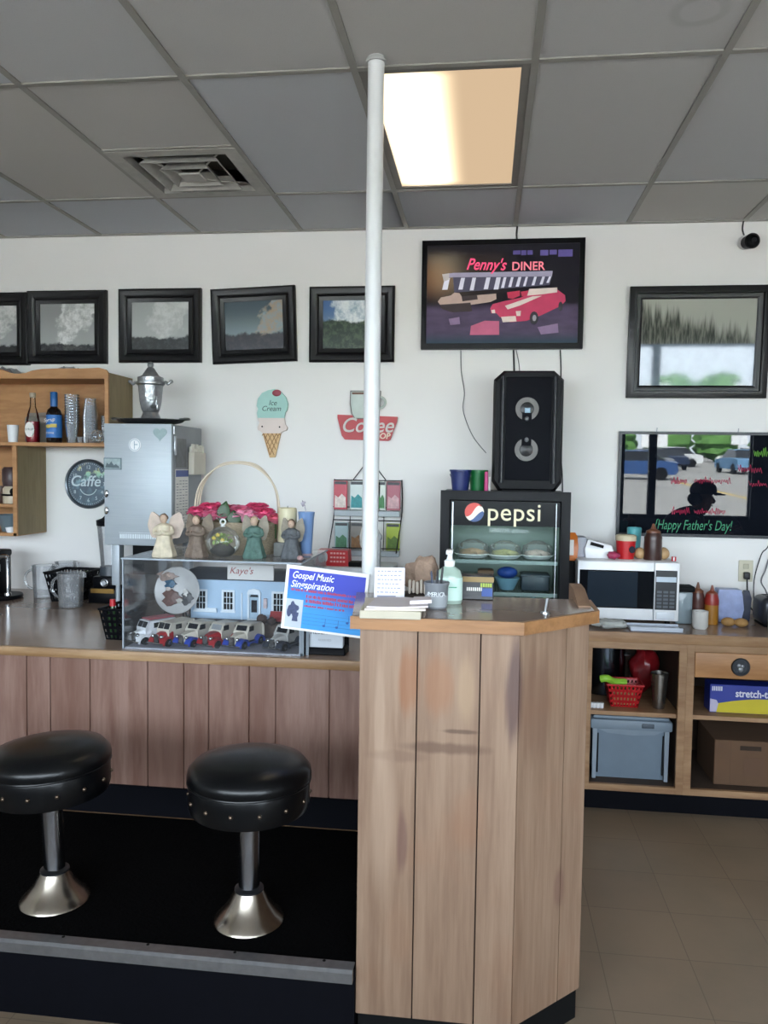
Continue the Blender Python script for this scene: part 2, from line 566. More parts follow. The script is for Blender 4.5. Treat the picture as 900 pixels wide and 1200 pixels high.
# back counter along the wall
bw = thing('worktop', 'back worktop along the wall under the microwave and drinks fridge', 'worktop', (0, 4.3, .87))
m = MB(bw); m.box(-3.6, 4.0, .872, 1.77, 4.648, .911, .001, 1)
m.build('laminate_top', LAM, bw)
m = MB(bw); m.box(-3.6, 3.985, .862, 1.77, 4.0, .9115, .003, 2)
m.build('edge_trim', CABW, bw)
def cabinet(x0, x1, label, drawer):
    t = thing('base_cabinet', label, 'cabinet', ((x0 + x1) / 2, 4.33, 0))
    st = .022
    m = MB(t)
    m.box(x0, 4.03, .12, x0 + .018, 4.63, .87); m.box(x1 - .018, 4.03, .12, x1, 4.63, .87)
    m.box(x0, 4.6, .12, x1, 4.64, .87); m.box(x0, 4.03, .125, x1, 4.6, .146)
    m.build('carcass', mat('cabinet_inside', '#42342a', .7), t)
    m = MB(t)
    m.box(x0, 4.008, .118, x0 + .036, 4.03, .87, .001, 1); m.box(x1 - .036, 4.008, .118, x1, 4.03, .87, .001, 1)
    m.box(x0 + .036, 4.008, .118, x1 - .036, 4.03, .15, .001, 1)
    m.box(x0 + .036, 4.008, .825, x1 - .036, 4.03, .87, .001, 1)
    m.build('face_frame', CABW, t)
    m = MB(t); m.box(x0 + .018, 4.035, .487, x1 - .018, 4.6, .508, .001, 1)
    m.build('shelf', CABW, t)
    m = MB(t); m.box(x0, 4.075, 0, x1, 4.1, .12)
    m.build('toe_kick', NAVY, t)
    if drawer:
        m = MB(t); m.box(x0 + .037, 4.004, .702, x1 - .037, 4.024, .824, .003, 2)
        d = m.build('drawer', SHELFW, t)
        m = MB(t); m.lathe([(0, 0), (.041, 0), (.044, .006), (.04, .012), (.034, .012), (.033, .008), (0, .008)], (0, 0, 0), 28)
        kx = x0 + .245
        bmesh.ops.rotate(m.bm, verts=m.bm.verts, matrix=Matrix.Rotation(R(90), 3, 'X'))
        bmesh.ops.translate(m.bm, verts=m.bm.verts, vec=(kx, 4.004, .762))
        k = m.build('knob', mat('dark_pewter', '#3a3d42', .4, .8), d)
        m = MB(t)
        for q, (dx, dz, r) in enumerate(((-.008, .006, .011), (.008, .004, .009), (0, -.012, .012))): m.ball((kx + dx, 3.996, .762 + dz), (r, .004, r), 12, 8)
        m.build('emblem', mat('pewter_light', '#8a8d92', .4, .7), k)
    return t
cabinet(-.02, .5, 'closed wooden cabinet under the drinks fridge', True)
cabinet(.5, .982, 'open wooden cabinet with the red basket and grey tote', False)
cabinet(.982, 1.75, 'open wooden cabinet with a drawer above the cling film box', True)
m = MB(); m.box(-3.6, 4.03, 0, -.02, 4.64, .87)
solo(m, 'base_cabinet', CABW, 'plain wooden cabinet body under the milk dispenser', 'cabinet', (-1.9, 4.33, 0))

# cashier stand with the chamfered corner
cs = thing('cashier_stand', 'tall plank-clad cashier stand with a cut corner and wood-edged top', 'counter stand', (0, 2.6, 0))
def stand_side(pa, pb, fracs, z0, z1):
    """planks along the segment pa-pb with grooves at the given fractions"""
    pa, pb = Vector(pa), Vector(pb)
    d = pb - pa; n = Vector((d.y, -d.x)).normalized()
    for a, b_ in zip(fracs, fracs[1:]):
        p, q = pa + d * a + d.normalized() * .002, pa + d * b_ - d.normalized() * .002
        i, j = q - n * .018, p - n * .018
        m.prism([tuple(p), tuple(q), tuple(i), tuple(j)], 'xy', z0, z1)
A, B, C_, D_ = (-.345, 2.25), (.105, 2.25), (.317, 2.462), (.317, 2.64)
ZK = 1.239
m = MB(cs)
stand_side(A, B, [0, .366, .758, 1], .1, ZK)
stand_side(B, C_, [0, .66, 1], .1, ZK)
stand_side(C_, D_, [0, 1], .1, ZK)
stand_side((-.345, 2.64), A, [0, .5, 1], .1, ZK)
m.build('plank_cladding', STANDW, cs)
m = MB(cs); m.prism([(-.331, 2.264), (.1, 2.264), (.303, 2.467), (.303, 2.64), (-.331, 2.64)], 'xy', .0, ZK - .003)
m.build('carcass', mat('dark_groove_wood', '#3b2a22', .8), cs)
m = MB(cs); m.box(-.343, 2.64, 0, .31, 3.08, .89)
m.build('rear_wing', PLANK, cs)
m = MB(cs); m.prism([(-.339, 2.262), (.1, 2.262), (.309, 2.47), (.309, 2.64), (-.339, 2.64)], 'xy', 0, .1)
m.build('toe_kick', MATTE_BLACK, cs)
ST = 1.2735
top = [(-.364, 2.222), (.108, 2.222), (.334, 2.448), (.334, 2.65), (-.42, 2.65)]
m = MB(cs); m.prism(top, 'xy', ZK, ST - .0005)
ct = m.build('countertop', mat('stand_laminate', '#8d7a6f', .15, vary=.18, nscale=6, spec=.6), cs)
m = MB(cs)
ins = [(-.362, 2.225), (.107, 2.225), (.331, 2.449), (.331, 2.65)]
out = [(-.368, 2.212), (.1125, 2.212), (.344, 2.4435), (.344, 2.65)]
rr = [[(p[0], p[1], ZK - .001), (p[0], p[1], ST + .0005), (q[0], q[1], ST + .0005), (q[0], q[1], ZK - .001)] for p, q in zip(out, ins)]
m.rings(rr)
m.build('edge_trim', EDGE, ct)
m = MB(cs); m.prism([(2.5, ST), (2.5, ST + .004), (2.66, ST + .034), (2.78, ST + .034), (2.78, .885), (2.652, .885), (2.652, ST)], 'yz', .288, .326)
m.build('end_ledge', wood('ledge_wood', '#8f7159', '#735640', (6, 1, 6), .6, .2, island=False), cs)

PX, PY = -.389, 2.735
po = thing('support_post', 'round white steel post behind the cashier stand reaching the ceiling', 'post', (PX, PY, .241))
POSTM = mat('white_gloss_paint', '#d3d5d6', .3)
m = MB(po); m.cyl((PX, PY, .241), (PX, PY, 3.049), .0275, seg=32)
m.build('shaft', POSTM, po)
m = MB(po); m.lathe([(.0278, 0), (.034, 0), (.034, .01), (.029, .016)], (PX, PY, 3.03), 28)
m.build('ceiling_collar', mat('collar_grey', '#a5a6a4', .5), po)

# ------------------------------------------------------------------ ceiling light and vent
lt = thing('ceiling_light', 'warm glowing ceiling light panel beside the white post', 'light', (GX0 + TX / 2, GY0 + TY / 2, ZC))
def lamp_mat():
    m = bpy.data.materials.new('lit_diffuser'); m.use_nodes = True
    nt = m.node_tree; nt.nodes.clear()
    out = nt.nodes.new('ShaderNodeOutputMaterial')
    v = ocoord(nt)
    sp = nt.nodes.new('ShaderNodeSeparateXYZ'); nt.links.new(v, sp.inputs[0])
    x = sp.outputs[0]
    k = math_n(nt, 'MULTIPLY', ramp(nt, x, .07, -.11), ramp(nt, x, -.35, -.16))    # the lit tube lies left of the middle
    k = math_n(nt, 'MULTIPLY', k, ramp(nt, math_n(nt, 'ABSOLUTE', sp.outputs[1]), .605, .5))
    col = mixc(nt, k, lin('#e8c9a4'), (1, .84, .55, 1))
    em = nt.nodes.new('ShaderNodeEmission')
    nt.links.new(col, em.inputs[0])
    nt.links.new(math_n(nt, 'ADD', math_n(nt, 'MULTIPLY', math_n(nt, 'POWER', k, 1.5), 2.4), .58), em.inputs[1])
    nt.links.new(em.outputs[0], out.inputs[0])
    return m
m = MB(lt)
m.box(GX0 + .03, GY0 + .03, ZC + .004, GX0 + TX - .03, GY0 + TY - .03, ZC + .008)
m.build('diffuser', lamp_mat(), lt)
m = MB(lt)
m.xf = Matrix(((1, 0, 0, 0), (0, 0, 1, 0), (0, -1, 0, 0), (0, 0, 0, 1))).inverted()
m.xf = Matrix(((1, 0, 0, 0), (0, 0, 1, 0), (0, 1, 0, 0), (0, 0, 0, 1)))
m.frame(GX0 + .0128, GY0 + .0128, GX0 + TX - .0128, GY0 + TY - .0128, [(0, ZC + .03), (0, ZC - .002), (.03, ZC - .002), (.034, ZC + .03)])
m.build('frame', mat('light_frame', '#77746f', .6), lt)
m = MB(lt); m.box(GX0 + .02, GY0 + .02, ZC + .03, GX0 + TX - .02, GY0 + TY - .02, ZC + .12)
m.build('housing', mat('light_housing', '#a8a69f', .6), lt)

VX, VY = GX0 - 1.5 * TX, GY0 + TX * 1.5
vt = thing('ceiling_vent', 'square louvred air vent set in the ceiling grid', 'vent', (VX, VY, ZC))
VENT = mat('dusty_vent_metal', '#a5a39d', .6, vary=.25, nscale=22)
def sq(h, z): return [(VX - h, VY - h, z), (VX + h, VY - h, z), (VX + h, VY + h, z), (VX - h, VY + h, z)]
m = MB(vt)
for lo in ([(.297, 0.0), (.297, -.007), (.235, -.007), (.235, .03), (.297, .03)],):
    rr = [sq(h, ZC + z) for h, z in lo]; m.rings(rr + [rr[0]], cap0=False, cap1=False)
m.build('frame', VENT, vt)
for h, w, z in ((.185, .05, -.016), (.115, .045, -.02)):
    m = MB(vt)
    rr = [sq(h, ZC + z), sq(h - .006, ZC + z), sq(h - w, ZC + z + .05), sq(h - w + .006, ZC + z + .052)]
    m.rings(rr + [rr[0]], cap0=False, cap1=False)
    m.build('louvre', VENT, vt)
m = MB(vt); m.box(VX - .05, VY - .05, ZC - .022, VX + .05, VY + .05, ZC - .012, .003)
for s in (-1, 1):
    m.tube([(VX + s * .05, VY - .05, ZC - .012), (VX + s * .2, VY - .2, ZC + .02)], .004)
    m.tube([(VX + s * .05, VY + .05, ZC - .012), (VX + s * .2, VY + .2, ZC + .02)], .004)
m.build('centre_plate', VENT, vt)
m = MB(vt); m.box(VX - .24, VY - .24, ZC + .1, VX + .24, VY + .24, ZC + .12)
rr = [sq(.236, ZC + .0), sq(.236, ZC + .1)]
m.build('duct_box', mat('vent_dark', '#45443d', .9), vt)

# ------------------------------------------------------------------ pictures on the wall
FRAME = mat('black_picture_frame', '#0c0c0f', .33, vary=.25, spec=.35)
def plume_print(name, sky, sky2, plume, ground, px, pz, pr, hz, seed, side=0.0, g2=None):
    m, nt, b = nodes_of(name)
    v = ocoord(nt)
    sp = nt.nodes.new('ShaderNodeSeparateXYZ'); nt.links.new(v, sp.inputs[0])
    x, z = sp.outputs[0], sp.outputs[2]
    add = nt.nodes.new('ShaderNodeVectorMath'); add.operation = 'ADD'
    nt.links.new(v, add.inputs[0]); add.inputs[1].default_value = (seed * 3.1, 0, seed * 1.7)
    n1 = noise(nt, add.outputs[0], 16, 6, .62); n2 = noise(nt, add.outputs[0], 45, 4, .6)
    c = mixc(nt, ramp(nt, z, -.12, .12), lin(sky2), lin(sky))
    mp = nt.nodes.new('ShaderNodeMapping')
    mp.inputs['Location'].default_value = (-px, 0, -pz)
    nt.links.new(v, mp.inputs[0])
    s2 = nt.nodes.new('ShaderNodeSeparateXYZ'); nt.links.new(mp.outputs[0], s2.inputs[0])
    # slanted billow: widens upwards and to the right
    dx = math_n(nt, 'SUBTRACT', s2.outputs[0], math_n(nt, 'MULTIPLY', s2.outputs[2], side))
    w = math_n(nt, 'ADD', math_n(nt, 'MULTIPLY', s2.outputs[2], .55), pr)
    d = math_n(nt, 'SUBTRACT', math_n(nt, 'ABSOLUTE', dx), w)
    d = math_n(nt, 'ADD', d, math_n(nt, 'MULTIPLY', math_n(nt, 'SUBTRACT', n1, .5), .2))
    n3 = noise(nt, add.outputs[0], 7, 3, .6)
    d = math_n(nt, 'ADD', d, math_n(nt, 'MULTIPLY', math_n(nt, 'SUBTRACT', n3, .5), .22))
    k = ramp(nt, d, .02, -.015)
    pc = mixc(nt, ramp(nt, math_n(nt, 'ADD', math_n(nt, 'MULTIPLY', n1, .5), math_n(nt, 'MULTIPLY', n2, .5)), .36, .62), lin(sky2), lin(plume))
    c = mixc(nt, k, c, pc)
    gz = math_n(nt, 'ADD', math_n(nt, 'SUBTRACT', z, hz), math_n(nt, 'MULTIPLY', math_n(nt, 'SUBTRACT', n1, .5), .07))
    gr = mixc(nt, ramp(nt, n2, .4, .7), lin(ground), lin(g2 or ground))
    c = mixc(nt, ramp(nt, gz, .008, -.008), c, gr)
    nt.links.new(c, b.inputs['Base Color'])
    b.inputs['Roughness'].default_value = .22
    return m
def picture(cx, cz, w, h, prt, label, group=None, tilt=0, fw=.078, name='framed_picture', lean=0, mould=None):
    t = thing(name, label, 'picture', (cx, YB - .002 - math.sin(R(lean)) * h / 2, cz), 0, group)
    t.rotation_euler = (R(lean), R(tilt), 0)
    m = MB()
    k = fw / .078
    m.frame(-w / 2, -h / 2, w / 2, h / 2, mould or [(0, 0), (0, -.024), (.012 * k, -.034), (.034 * k, -.031), (.05 * k, -.02), (.056 * k, -.024), (.078 * k, -.018), (.078 * k, 0)])
    m.build('frame', FRAME, t)
    m = MB(); m.box(-w / 2 + fw - .004, -.012, -h / 2 + fw - .004, w / 2 - fw + .004, -.008, h / 2 - fw + .004)
    m.build('print', prt, t)
    return t
G1 = 'volcano pictures in a row on the back wall'
picture(-3.01, 2.497, .505, .435, plume_print('plume_print_a', '#8a8c8d', '#a3a5a5', '#cfd0cf', '#2c2e30', .0, -.08, .02, -.09, 1, .6), 'black framed picture cut by the left photo edge', G1)
picture(-2.513, 2.504, .503, .435, plume_print('plume_print_b', '#939595', '#a5a7a7', '#dedfde', '#35373a', -.03, -.1, .02, -.1, 2, .6, '#4c4e4e'), 'black framed grey volcano plume above the bottle shelf', G1)
picture(-1.931, 2.509, .508, .433, plume_print('plume_print_c', '#a6a9a9', '#b3b6b5', '#cdcfce', '#3c3f40', .0, -.09, .025, -.068, 3, .4, '#4b4f50'), 'black framed pale grey ash cloud above the metal urn', G1)
picture(-1.36, 2.508, .505, .435, plume_print('plume_print_d', '#4c5a62', '#8a9a9f', '#a5907c', '#33343a', .02, -.09, .03, -.05, 4, 1.0, '#403f44'), 'crookedly hung black framed brown ash cloud picture', G1, -2.2)
picture(-.781, 2.508, .494, .43, plume_print('plume_print_e', '#4b6c9b', '#8fa4b6', '#dfe5e7', '#26342a', .0, .0, .1, .02, 5, .4, '#465842'), 'black framed green and cloudy landscape behind the white post', G1)

def forest_print():
    m, nt, b = nodes_of('misty_forest_print')
    v = ocoord(nt)
    sp = nt.nodes.new('ShaderNodeSeparateXYZ'); nt.links.new(v, sp.inputs[0])
    x, z = sp.outputs[0], sp.outputs[2]
    col_n = noise(nt, ocoord(nt, (14, 1, .6)), 1.6, 5, .7)
    big = noise(nt, ocoord(nt, (3.2, 1, .3)), 1.3, 2)
    hgt = math_n(nt, 'ADD', math_n(nt, 'ADD', math_n(nt, 'MULTIPLY', col_n, .38), math_n(nt, 'MULTIPLY', x, -.28)), math_n(nt, 'MULTIPLY', big, .3))
    d = math_n(nt, 'SUBTRACT', z, math_n(nt, 'SUBTRACT', hgt, .23))
    tr = mixc(nt, ramp(nt, noise(nt, ocoord(nt, (60, 1, 8)), 1.5, 4, .6), .35, .7), lin('#3f433e'), lin('#77796f'))
    c = mixc(nt, ramp(nt, d, .05, -.05), lin('#a5a79d'), tr)
    c = mixc(nt, ramp(nt, z, -.0, -.015), c, mixc(nt, noise(nt, v, 7, 5), lin('#3f4a54'), lin('#7a8894')))  # window's reflection in the glass, painted into the lower half as a bluish tone
    nt.links.new(c, b.inputs['Base Color'])
    b.inputs['Roughness'].default_value = .04
    b.inputs['IOR'].default_value = 1.52
    return m
FPRINT = forest_print()
picture(1.128, 2.394, .735, .6, FPRINT, 'large black framed misty forest picture above the menu board', None, 0, .068, lean=3.0,
        mould=[(0, 0), (0, -.03), (.02, -.036), (.036, -.036), (.04, -.024), (.055, -.024), (.068, -.016), (.068, 0)])

# ------------------------------------------------------------------ the glossy menu board
bd = thing('menu_board', 'black glossy menu board with neon marker writing above microwave', 'board', (1.143, YB - .003, 1.62))
bw_, bh_ = .822, .571
m, nt, b = nodes_of('black_gloss_board')
b.inputs['Base Color'].default_value = lin('#101319'); b.inputs['Roughness'].default_value = .012
b.inputs['IOR'].default_value = 1.5
nt.links.new(mixc(nt, noise(nt, ocoord(nt), 4), lin('#0d1015'), lin('#131720')), b.inputs['Base Color'])
BOARD = m
m = MB(); m.box(-bw_ / 2, -.014, -bh_ / 2, bw_ / 2, 0, bh_ / 2, .001, 1)
m.build('board_panel', BOARD, bd)
m = MB(); m.frame(-bw_ / 2 - .004, -bh_ / 2 - .004, bw_ / 2 + .004, bh_ / 2 + .004, [(0, 0), (0, -.02), (.016, -.02), (.016, -.0145)])
m.build('frame', mat('board_frame', '#1c2027', .4), bd)
GREEN_INK = mat('green_neon_ink', '#0c7a50', .5)
LIME_INK = mat('lime_neon_ink', '#6aa83c', .5)
PINK_INK = mat('pink_neon_ink', '#a51a44', .5)
text("{Happy Father's Day!", .078, (1.143 - .005, YB - .0178, 1.62 - .226), GREEN_INK, bd, 'writing', shear=.25, ext=.0004, sx=.62)
def scrawl(x, z, w, h, n, inkm, name='writing'):
    """illegible joined handwriting: one running pen line"""
    rnd = random.Random(int(x * 1000 + z * 77))
    m = MB(bd); q = []
    for k in range(n * 2):
        a = x + w * (k + .5) / (2 * n)
        up = h * (.5 if rnd.random() < .3 else .15)
        q += [(a - w / n * .1, YB - .0178, z + up + rnd.uniform(-.1, .1) * h), (a + w / n * .22, YB - .0178, z - h * rnd.uniform(.2, .5))]
    m.tube(q, .0014, 5, 4)
    return m.build(name, inkm, bd)
scrawl(1.02, 1.475, .1, .045, 5, PINK_INK); scrawl(1.14, 1.475, .17, .035, 8, PINK_INK)
scrawl(1.01, 1.64, .09, .04, 5, PINK_INK); scrawl(1.13, 1.645, .2, .04, 8, PINK_INK)
scrawl(1.36, 1.71, .13, .045, 5, PINK_INK); scrawl(1.42, 1.63, .1, .035, 4, PINK_INK)
scrawl(1.44, 1.8, .1, .05, 5, LIME_INK)
for x in (.93, 1.36):
    m = MB(bd); m.tube([(x, YB - .008, 1.908), (x + .003, YB - .006, 1.93)], .003)
    m.build('hook', STEEL, bd)

bd.rotation_euler = (R(1.1), 0, 0); bd.location.y -= .007          # it hangs from two hooks, so its top leans out a little

# ------------------------------------------------------------------ lit poster screen with its cables
tv = thing('wall_screen', 'black framed lit wall screen with a neon diner and pink car', 'screen', (.068, YB - .002, 2.663))
TVw, TVh = .896, .602
m = MB(tv); m.frame(-.38, 2.362, .516, 2.964, [(0, YB - .002), (0, YB - .048), (.012, YB - .052), (.03, YB - .052), (.03, YB - .042), (.03, YB - .002)])
m.build('frame', BLACK, tv)
m = MB(tv); m.box(-.352, YB - .044, 2.39, .488, YB - .003, 2.936)
def scr(name, c, s=.75):
    s *= .3
    return mat('screen_' + name, c, .6, emit=s, vary=.3, nscale=16)
def screen_bg():
    m, nt, b = nodes_of('screen_night')
    v = ocoord(nt)
    mp = nt.nodes.new('ShaderNodeMapping'); mp.inputs['Location'].default_value = (.37 / .13, 0, -.09 / .12); mp.inputs['Scale'].default_value = (1 / .13, 0, 1 / .12)
    nt.links.new(v, mp.inputs[0])
    ln = nt.nodes.new('ShaderNodeVectorMath'); ln.operation = 'LENGTH'; nt.links.new(mp.outputs[0], ln.inputs[0])
    c = mixc(nt, ramp(nt, ln.outputs['Value'], 1.3, .1), lin('#14121a'), lin('#6e4a2c'))
    sp = nt.nodes.new('ShaderNodeSeparateXYZ'); nt.links.new(v, sp.inputs[0])
    n1 = noise(nt, ocoord(nt, (5, 1, 14)), 2, 4)
    gcol = mixc(nt, n1, lin('#2b2738'), lin('#6a5a78'))
    c = mixc(nt, ramp(nt, sp.outputs[2], -.04, -.09), c, gcol)
    c = mixc(nt, ramp(nt, sp.outputs[2], -.2, -.27), c, lin('#2d4250'))
    b.inputs['Base Color'].default_value = (.005, .005, .008, 1)
    b.inputs['Roughness'].default_value = .15
    nt.links.new(c, b.inputs['Emission Color']); b.inputs['Emission Strength'].default_value = .5
    return m
m.build('screen', screen_bg(), tv)
def sx_(u): return -.38 + ((500 + u * .2111) - 495) / 188 * .896
def sz_(v): return 2.964 - ((280 + v * .2111) - 282) / 126 * .602
def spoly(name, pts, mm, k=0, parent=tv):
    m = MB(tv)
    m.prism([(sx_(u), sz_(v)) for u, v in pts], 'xz', YB - .0444 - .0004 * k, YB - .0448 - .0004 * k)
    return m.build(name, mm, parent)
def multi(name, polys, mm, k=0):
    for pts in polys: spoly(name, pts, mm, k)
spoly('pictured_roof', [(90, 195), (150, 188), (695, 186), (692, 215), (150, 212), (100, 215)], scr('roof', '#8f8aa0'))
spoly('pictured_wall', [(150, 212), (692, 215), (680, 262), (160, 296)], scr('wall', '#3c3a50'), 0)
multi('pictured_window', [[(a, 216), (a + w, 216), (a + w - 12, b_), (a - 14, b_)] for a, w, b_ in
     ((105, 28, 280), (195, 22, 280), (258, 20, 285), (335, 22, 280), (390, 24, 282), (430, 15, 274), (470, 14, 270), (510, 16, 268), (550, 12, 266), (596, 14, 262), (640, 14, 258), (676, 12, 250))], scr('window', '#c9c9d6', .8), 1)
multi('pictured_light', [[(90, 195), (130, 190), (128, 225), (100, 235)]], scr('cream', '#a9a3a2'), 2)
spoly('pictured_car', [(68, 345), (85, 322), (140, 312), (160, 296), (188, 300), (200, 318), (390, 305), (392, 335), (360, 350), (200, 372), (85, 368)], scr('cream_car', '#a58f86', .7), 2)
multi('pictured_car', [[(200, 318), (285, 310), (290, 335), (205, 345)], [(80, 362), (250, 352), (260, 400), (150, 405), (90, 385)]], scr('dark_car', '#2c2024'), 3)
spoly('pictured_car', [(360, 385), (372, 362), (440, 345), (520, 330), (590, 300), (640, 285), (720, 285), (765, 318), (768, 350), (745, 375), (640, 425), (560, 455), (470, 462), (412, 432), (395, 412), (365, 412)], scr('pink', '#a82c50', .9), 4)
multi('pictured_car', [[(570, 282), (722, 276), (722, 302), (640, 312), (560, 318)], [(440, 372), (590, 322), (640, 320), (520, 372), (455, 392)], [(420, 432), (500, 428), (505, 458), (430, 462)], [(365, 395), (385, 392), (388, 412), (370, 412)], [(500, 402), (528, 400), (526, 428), (505, 428)]], scr('white_trim', '#c2b5ae', .8), 5)
multi('pictured_wheel', [[(600 + 24 * math.cos(t), 440 + 36 * math.sin(t)) for t in [i * .5236 for i in range(12)]], [(742 + 12 * math.cos(t), 378 + 26 * math.sin(t)) for t in [i * .5236 for i in range(12)]]], scr('tyre', '#191720'), 6)
multi('pictured_hub', [[(602 + 11 * math.cos(t), 440 + 18 * math.sin(t)) for t in [i * .785 for i in range(8)]]], scr('hub', '#8d8890'), 7)
multi('pictured_car', [[(450, 298), (520, 290), (520, 318), (480, 335), (455, 330)], [(525, 296), (566, 290), (560, 318), (530, 322)]], scr('red', '#a82244', .8), 3)
multi('pictured_reflection', [[(255, 480), (330, 452), (410, 455), (412, 530), (250, 530)]], scr('pink_wet', '#a4506e', .8), 1)
multi('pictured_reflection', [[(130, 440), (190, 430), (195, 470), (140, 475)], [(620, 490), (730, 470), (735, 520), (640, 530)]], scr('mauve', '#76617f', .7), 1)
multi('pictured_lettering', [[(a, 72), (a + w, 72), (a + w, 72 + h), (a, 72 + h)] for a, w, h in ((478, 40, 22), (522, 28, 26), (555, 30, 24), (625, 44, 30), (675, 40, 26), (722, 78, 38))], scr('violet', '#4a3f7a', .9), 1)
NEON = mat('screen_neon', '#e0436f', .6, emit=.5)
text("Penny's", .088, (sx_(330), YB - .0462, sz_(148)), NEON, tv, 'pictured_lettering', rot=(90, 2, 0), shear=.35, ext=.0003, sx=.82, bold=.0012)
text('DINER', .066, (sx_(562), YB - .0462, sz_(160)), mat('screen_neon_pale', '#d8707f', .6, emit=.5), tv, 'pictured_lettering', ext=.0003, sx=.95, bold=.001)

def cable(pts, label, r=.004, name='cable', sub=6, mm=WIRE, group=None):
    m = MB(); m.tube(pts, r, 6, sub)
    return solo(m, name, mm, label, 'cable', pts[0], group)
cable([(.146, 4.643, 3.048), (.143, 4.64, 3.0), (.147, 4.642, 2.966)], 'short black cable from the ceiling to the wall screen', .005)
cable([(-.155, 4.644, 2.36), (-.15, 4.644, 2.24), (-.13, 4.645, 2.12), (-.135, 4.645, 2.02), (-.08, 4.646, 1.88), (.0, 4.646, 1.78)], 'thin wavy grey cable hanging left of the big speaker', .0025, mm=mat('grey_cable', '#6b6b6e', .6))
cable([(.14, 4.642, 2.36), (.146, 4.64, 2.25), (.15, 4.64, 2.1), (.16, 4.64, 1.9)], 'black cable between the screen and the speaker top', .005)
cable([(.155, 4.644, 2.36), (.175, 4.644, 2.26), (.18, 4.644, 2.1)], 'thin grey cable beside the black cable above the speaker', .0025, mm=_mc['grey_cable'])
cable([(.398, 4.642, 2.36), (.405, 4.64, 2.22), (.4, 4.64, 2.0), (.415, 4.64, 1.78), (.43, 4.64, 1.6), (.43, 4.64, 1.3), (.44, 4.6, .95)], 'long black cable running down right of the speaker', .0035)

# security camera
sc_ = thing('security_camera', 'small black dome camera under the ceiling at top right', 'camera', (1.36, YB - .002, 2.93))
m = MB(sc_); m.cyl((1.36, YB - .002, 2.93), (1.36, YB - .02, 2.93), .038, .036, 20); m.cyl((1.36, YB - .02, 2.93), (1.36, YB - .06, 2.915), .012)
m.build('bracket', mat('camera_white', '#c9cac8', .5), sc_)
m = MB(sc_); m.cyl((1.36, YB - .05, 2.918), (1.366, YB - .12, 2.908), .034, .04, 24); m.ball((1.366, YB - .12, 2.908), (.036, .02, .036))
m.build('housing', BLACK, sc_)
m = MB(sc_); m.cyl((1.367, YB - .139, 2.906), (1.367, YB - .146, 2.905), .016, .014, 20)
m.build('lens', mat('lens_glass', '#05060a', .08), sc_)
m = MB(sc_); m.tube([(1.36, YB - .004, 2.96), (1.345, YB - .012, 3.0), (1.35, YB - .01, 3.045)], .004, 6, 5)
m.build('cord', WIRE, sc_)

# ------------------------------------------------------------------ wall signs
cone = thing('ice_cream_sign', 'ice cream cone shaped wall sign with mint scoop', 'sign', (-1.24, YB - .002, 1.93))
def cz(px, py): return (-1.339 + (px - 60) / (233 - 60) * .185, 2.14 - (py - 68) / (458 - 68) * .405)
sc1 = [(62, 205), (68, 180), (60, 165), (66, 125), (90, 92), (125, 76), (160, 70), (195, 85), (222, 115), (234, 150), (230, 185), (220, 200), (214, 232), (66, 232)]
mid = [(66, 232), (214, 232), (220, 265), (232, 285), (228, 300), (205, 308), (192, 318), (95, 318), (80, 305), (68, 300), (66, 285), (76, 262)]
con = [(92, 312), (196, 312), (164, 452), (135, 454)]
for nm, pg, c_, y0, y1 in (('scoop', sc1, '#9fc9c0', .02, .0), ('cream_drip', mid, '#d9cbc4', .022, 0), ('cone', con, '#d0ad7c', .02, 0)):
    m = MB(cone); m.prism([cz(*p) for p in pg], 'xz', YB - .002 - y1, YB - .002 - y0)
    m.build(nm, mat('sign_' + nm, c_, .55), cone)
m = MB(cone)
for i in range(-1, 5):
    for s in (-1, 1):
        a = cz(100 + i * 24, 318); b_ = cz(100 + i * 24 + s * 60, 440)
        a = (max(min(a[0], cz(188, 0)[0]), cz(100, 0)[0]), a[1])
        t0 = 1.0
        while t0 > .1:
            p = (a[0] + (b_[0] - a[0]) * t0, a[1] + (b_[1] - a[1]) * t0)
            k = (cz(0, 318)[1] - p[1]) / (cz(0, 318)[1] - cz(0, 452)[1])
            if cz(96 + 38 * k, 0)[0] < p[0] < cz(192 - 28 * k, 0)[0]: break
            t0 -= .05
        m.tube([(a[0], YB - .0225, a[1]), (a[0] + (b_[0] - a[0]) * t0, YB - .0225, a[1] + (b_[1] - a[1]) * t0)], .0022, 5)
m.build('waffle_lines', mat('waffle_line', '#8d6a45', .6), cone)
m = MB(cone); c0 = cz(172, 92); m.ball((c0[0], YB - .02, c0[1]), (.028, .008, .02))
m.build('cherry', mat('cherry_red', '#9c4450', .5), cone)
m = MB(cone)
for p in ((92, 280), (190, 282)): q = cz(*p); m.ball((q[0], YB - .0235, q[1]), (.005, .003, .005), 10, 6)
m.build('screw', MATTE_BLACK, cone)
q = cz(150, 148); text('Ice', .042, (q[0], YB - .0225, q[1]), mat('sign_ink', '#3d4a4a', .6), cone, shear=.25, ext=.0004)
q = cz(142, 180); text('Cream', .042, (q[0], YB - .0225, q[1]), mat('sign_ink', '#3d4a4a', .6), cone, shear=.25, ext=.0004)

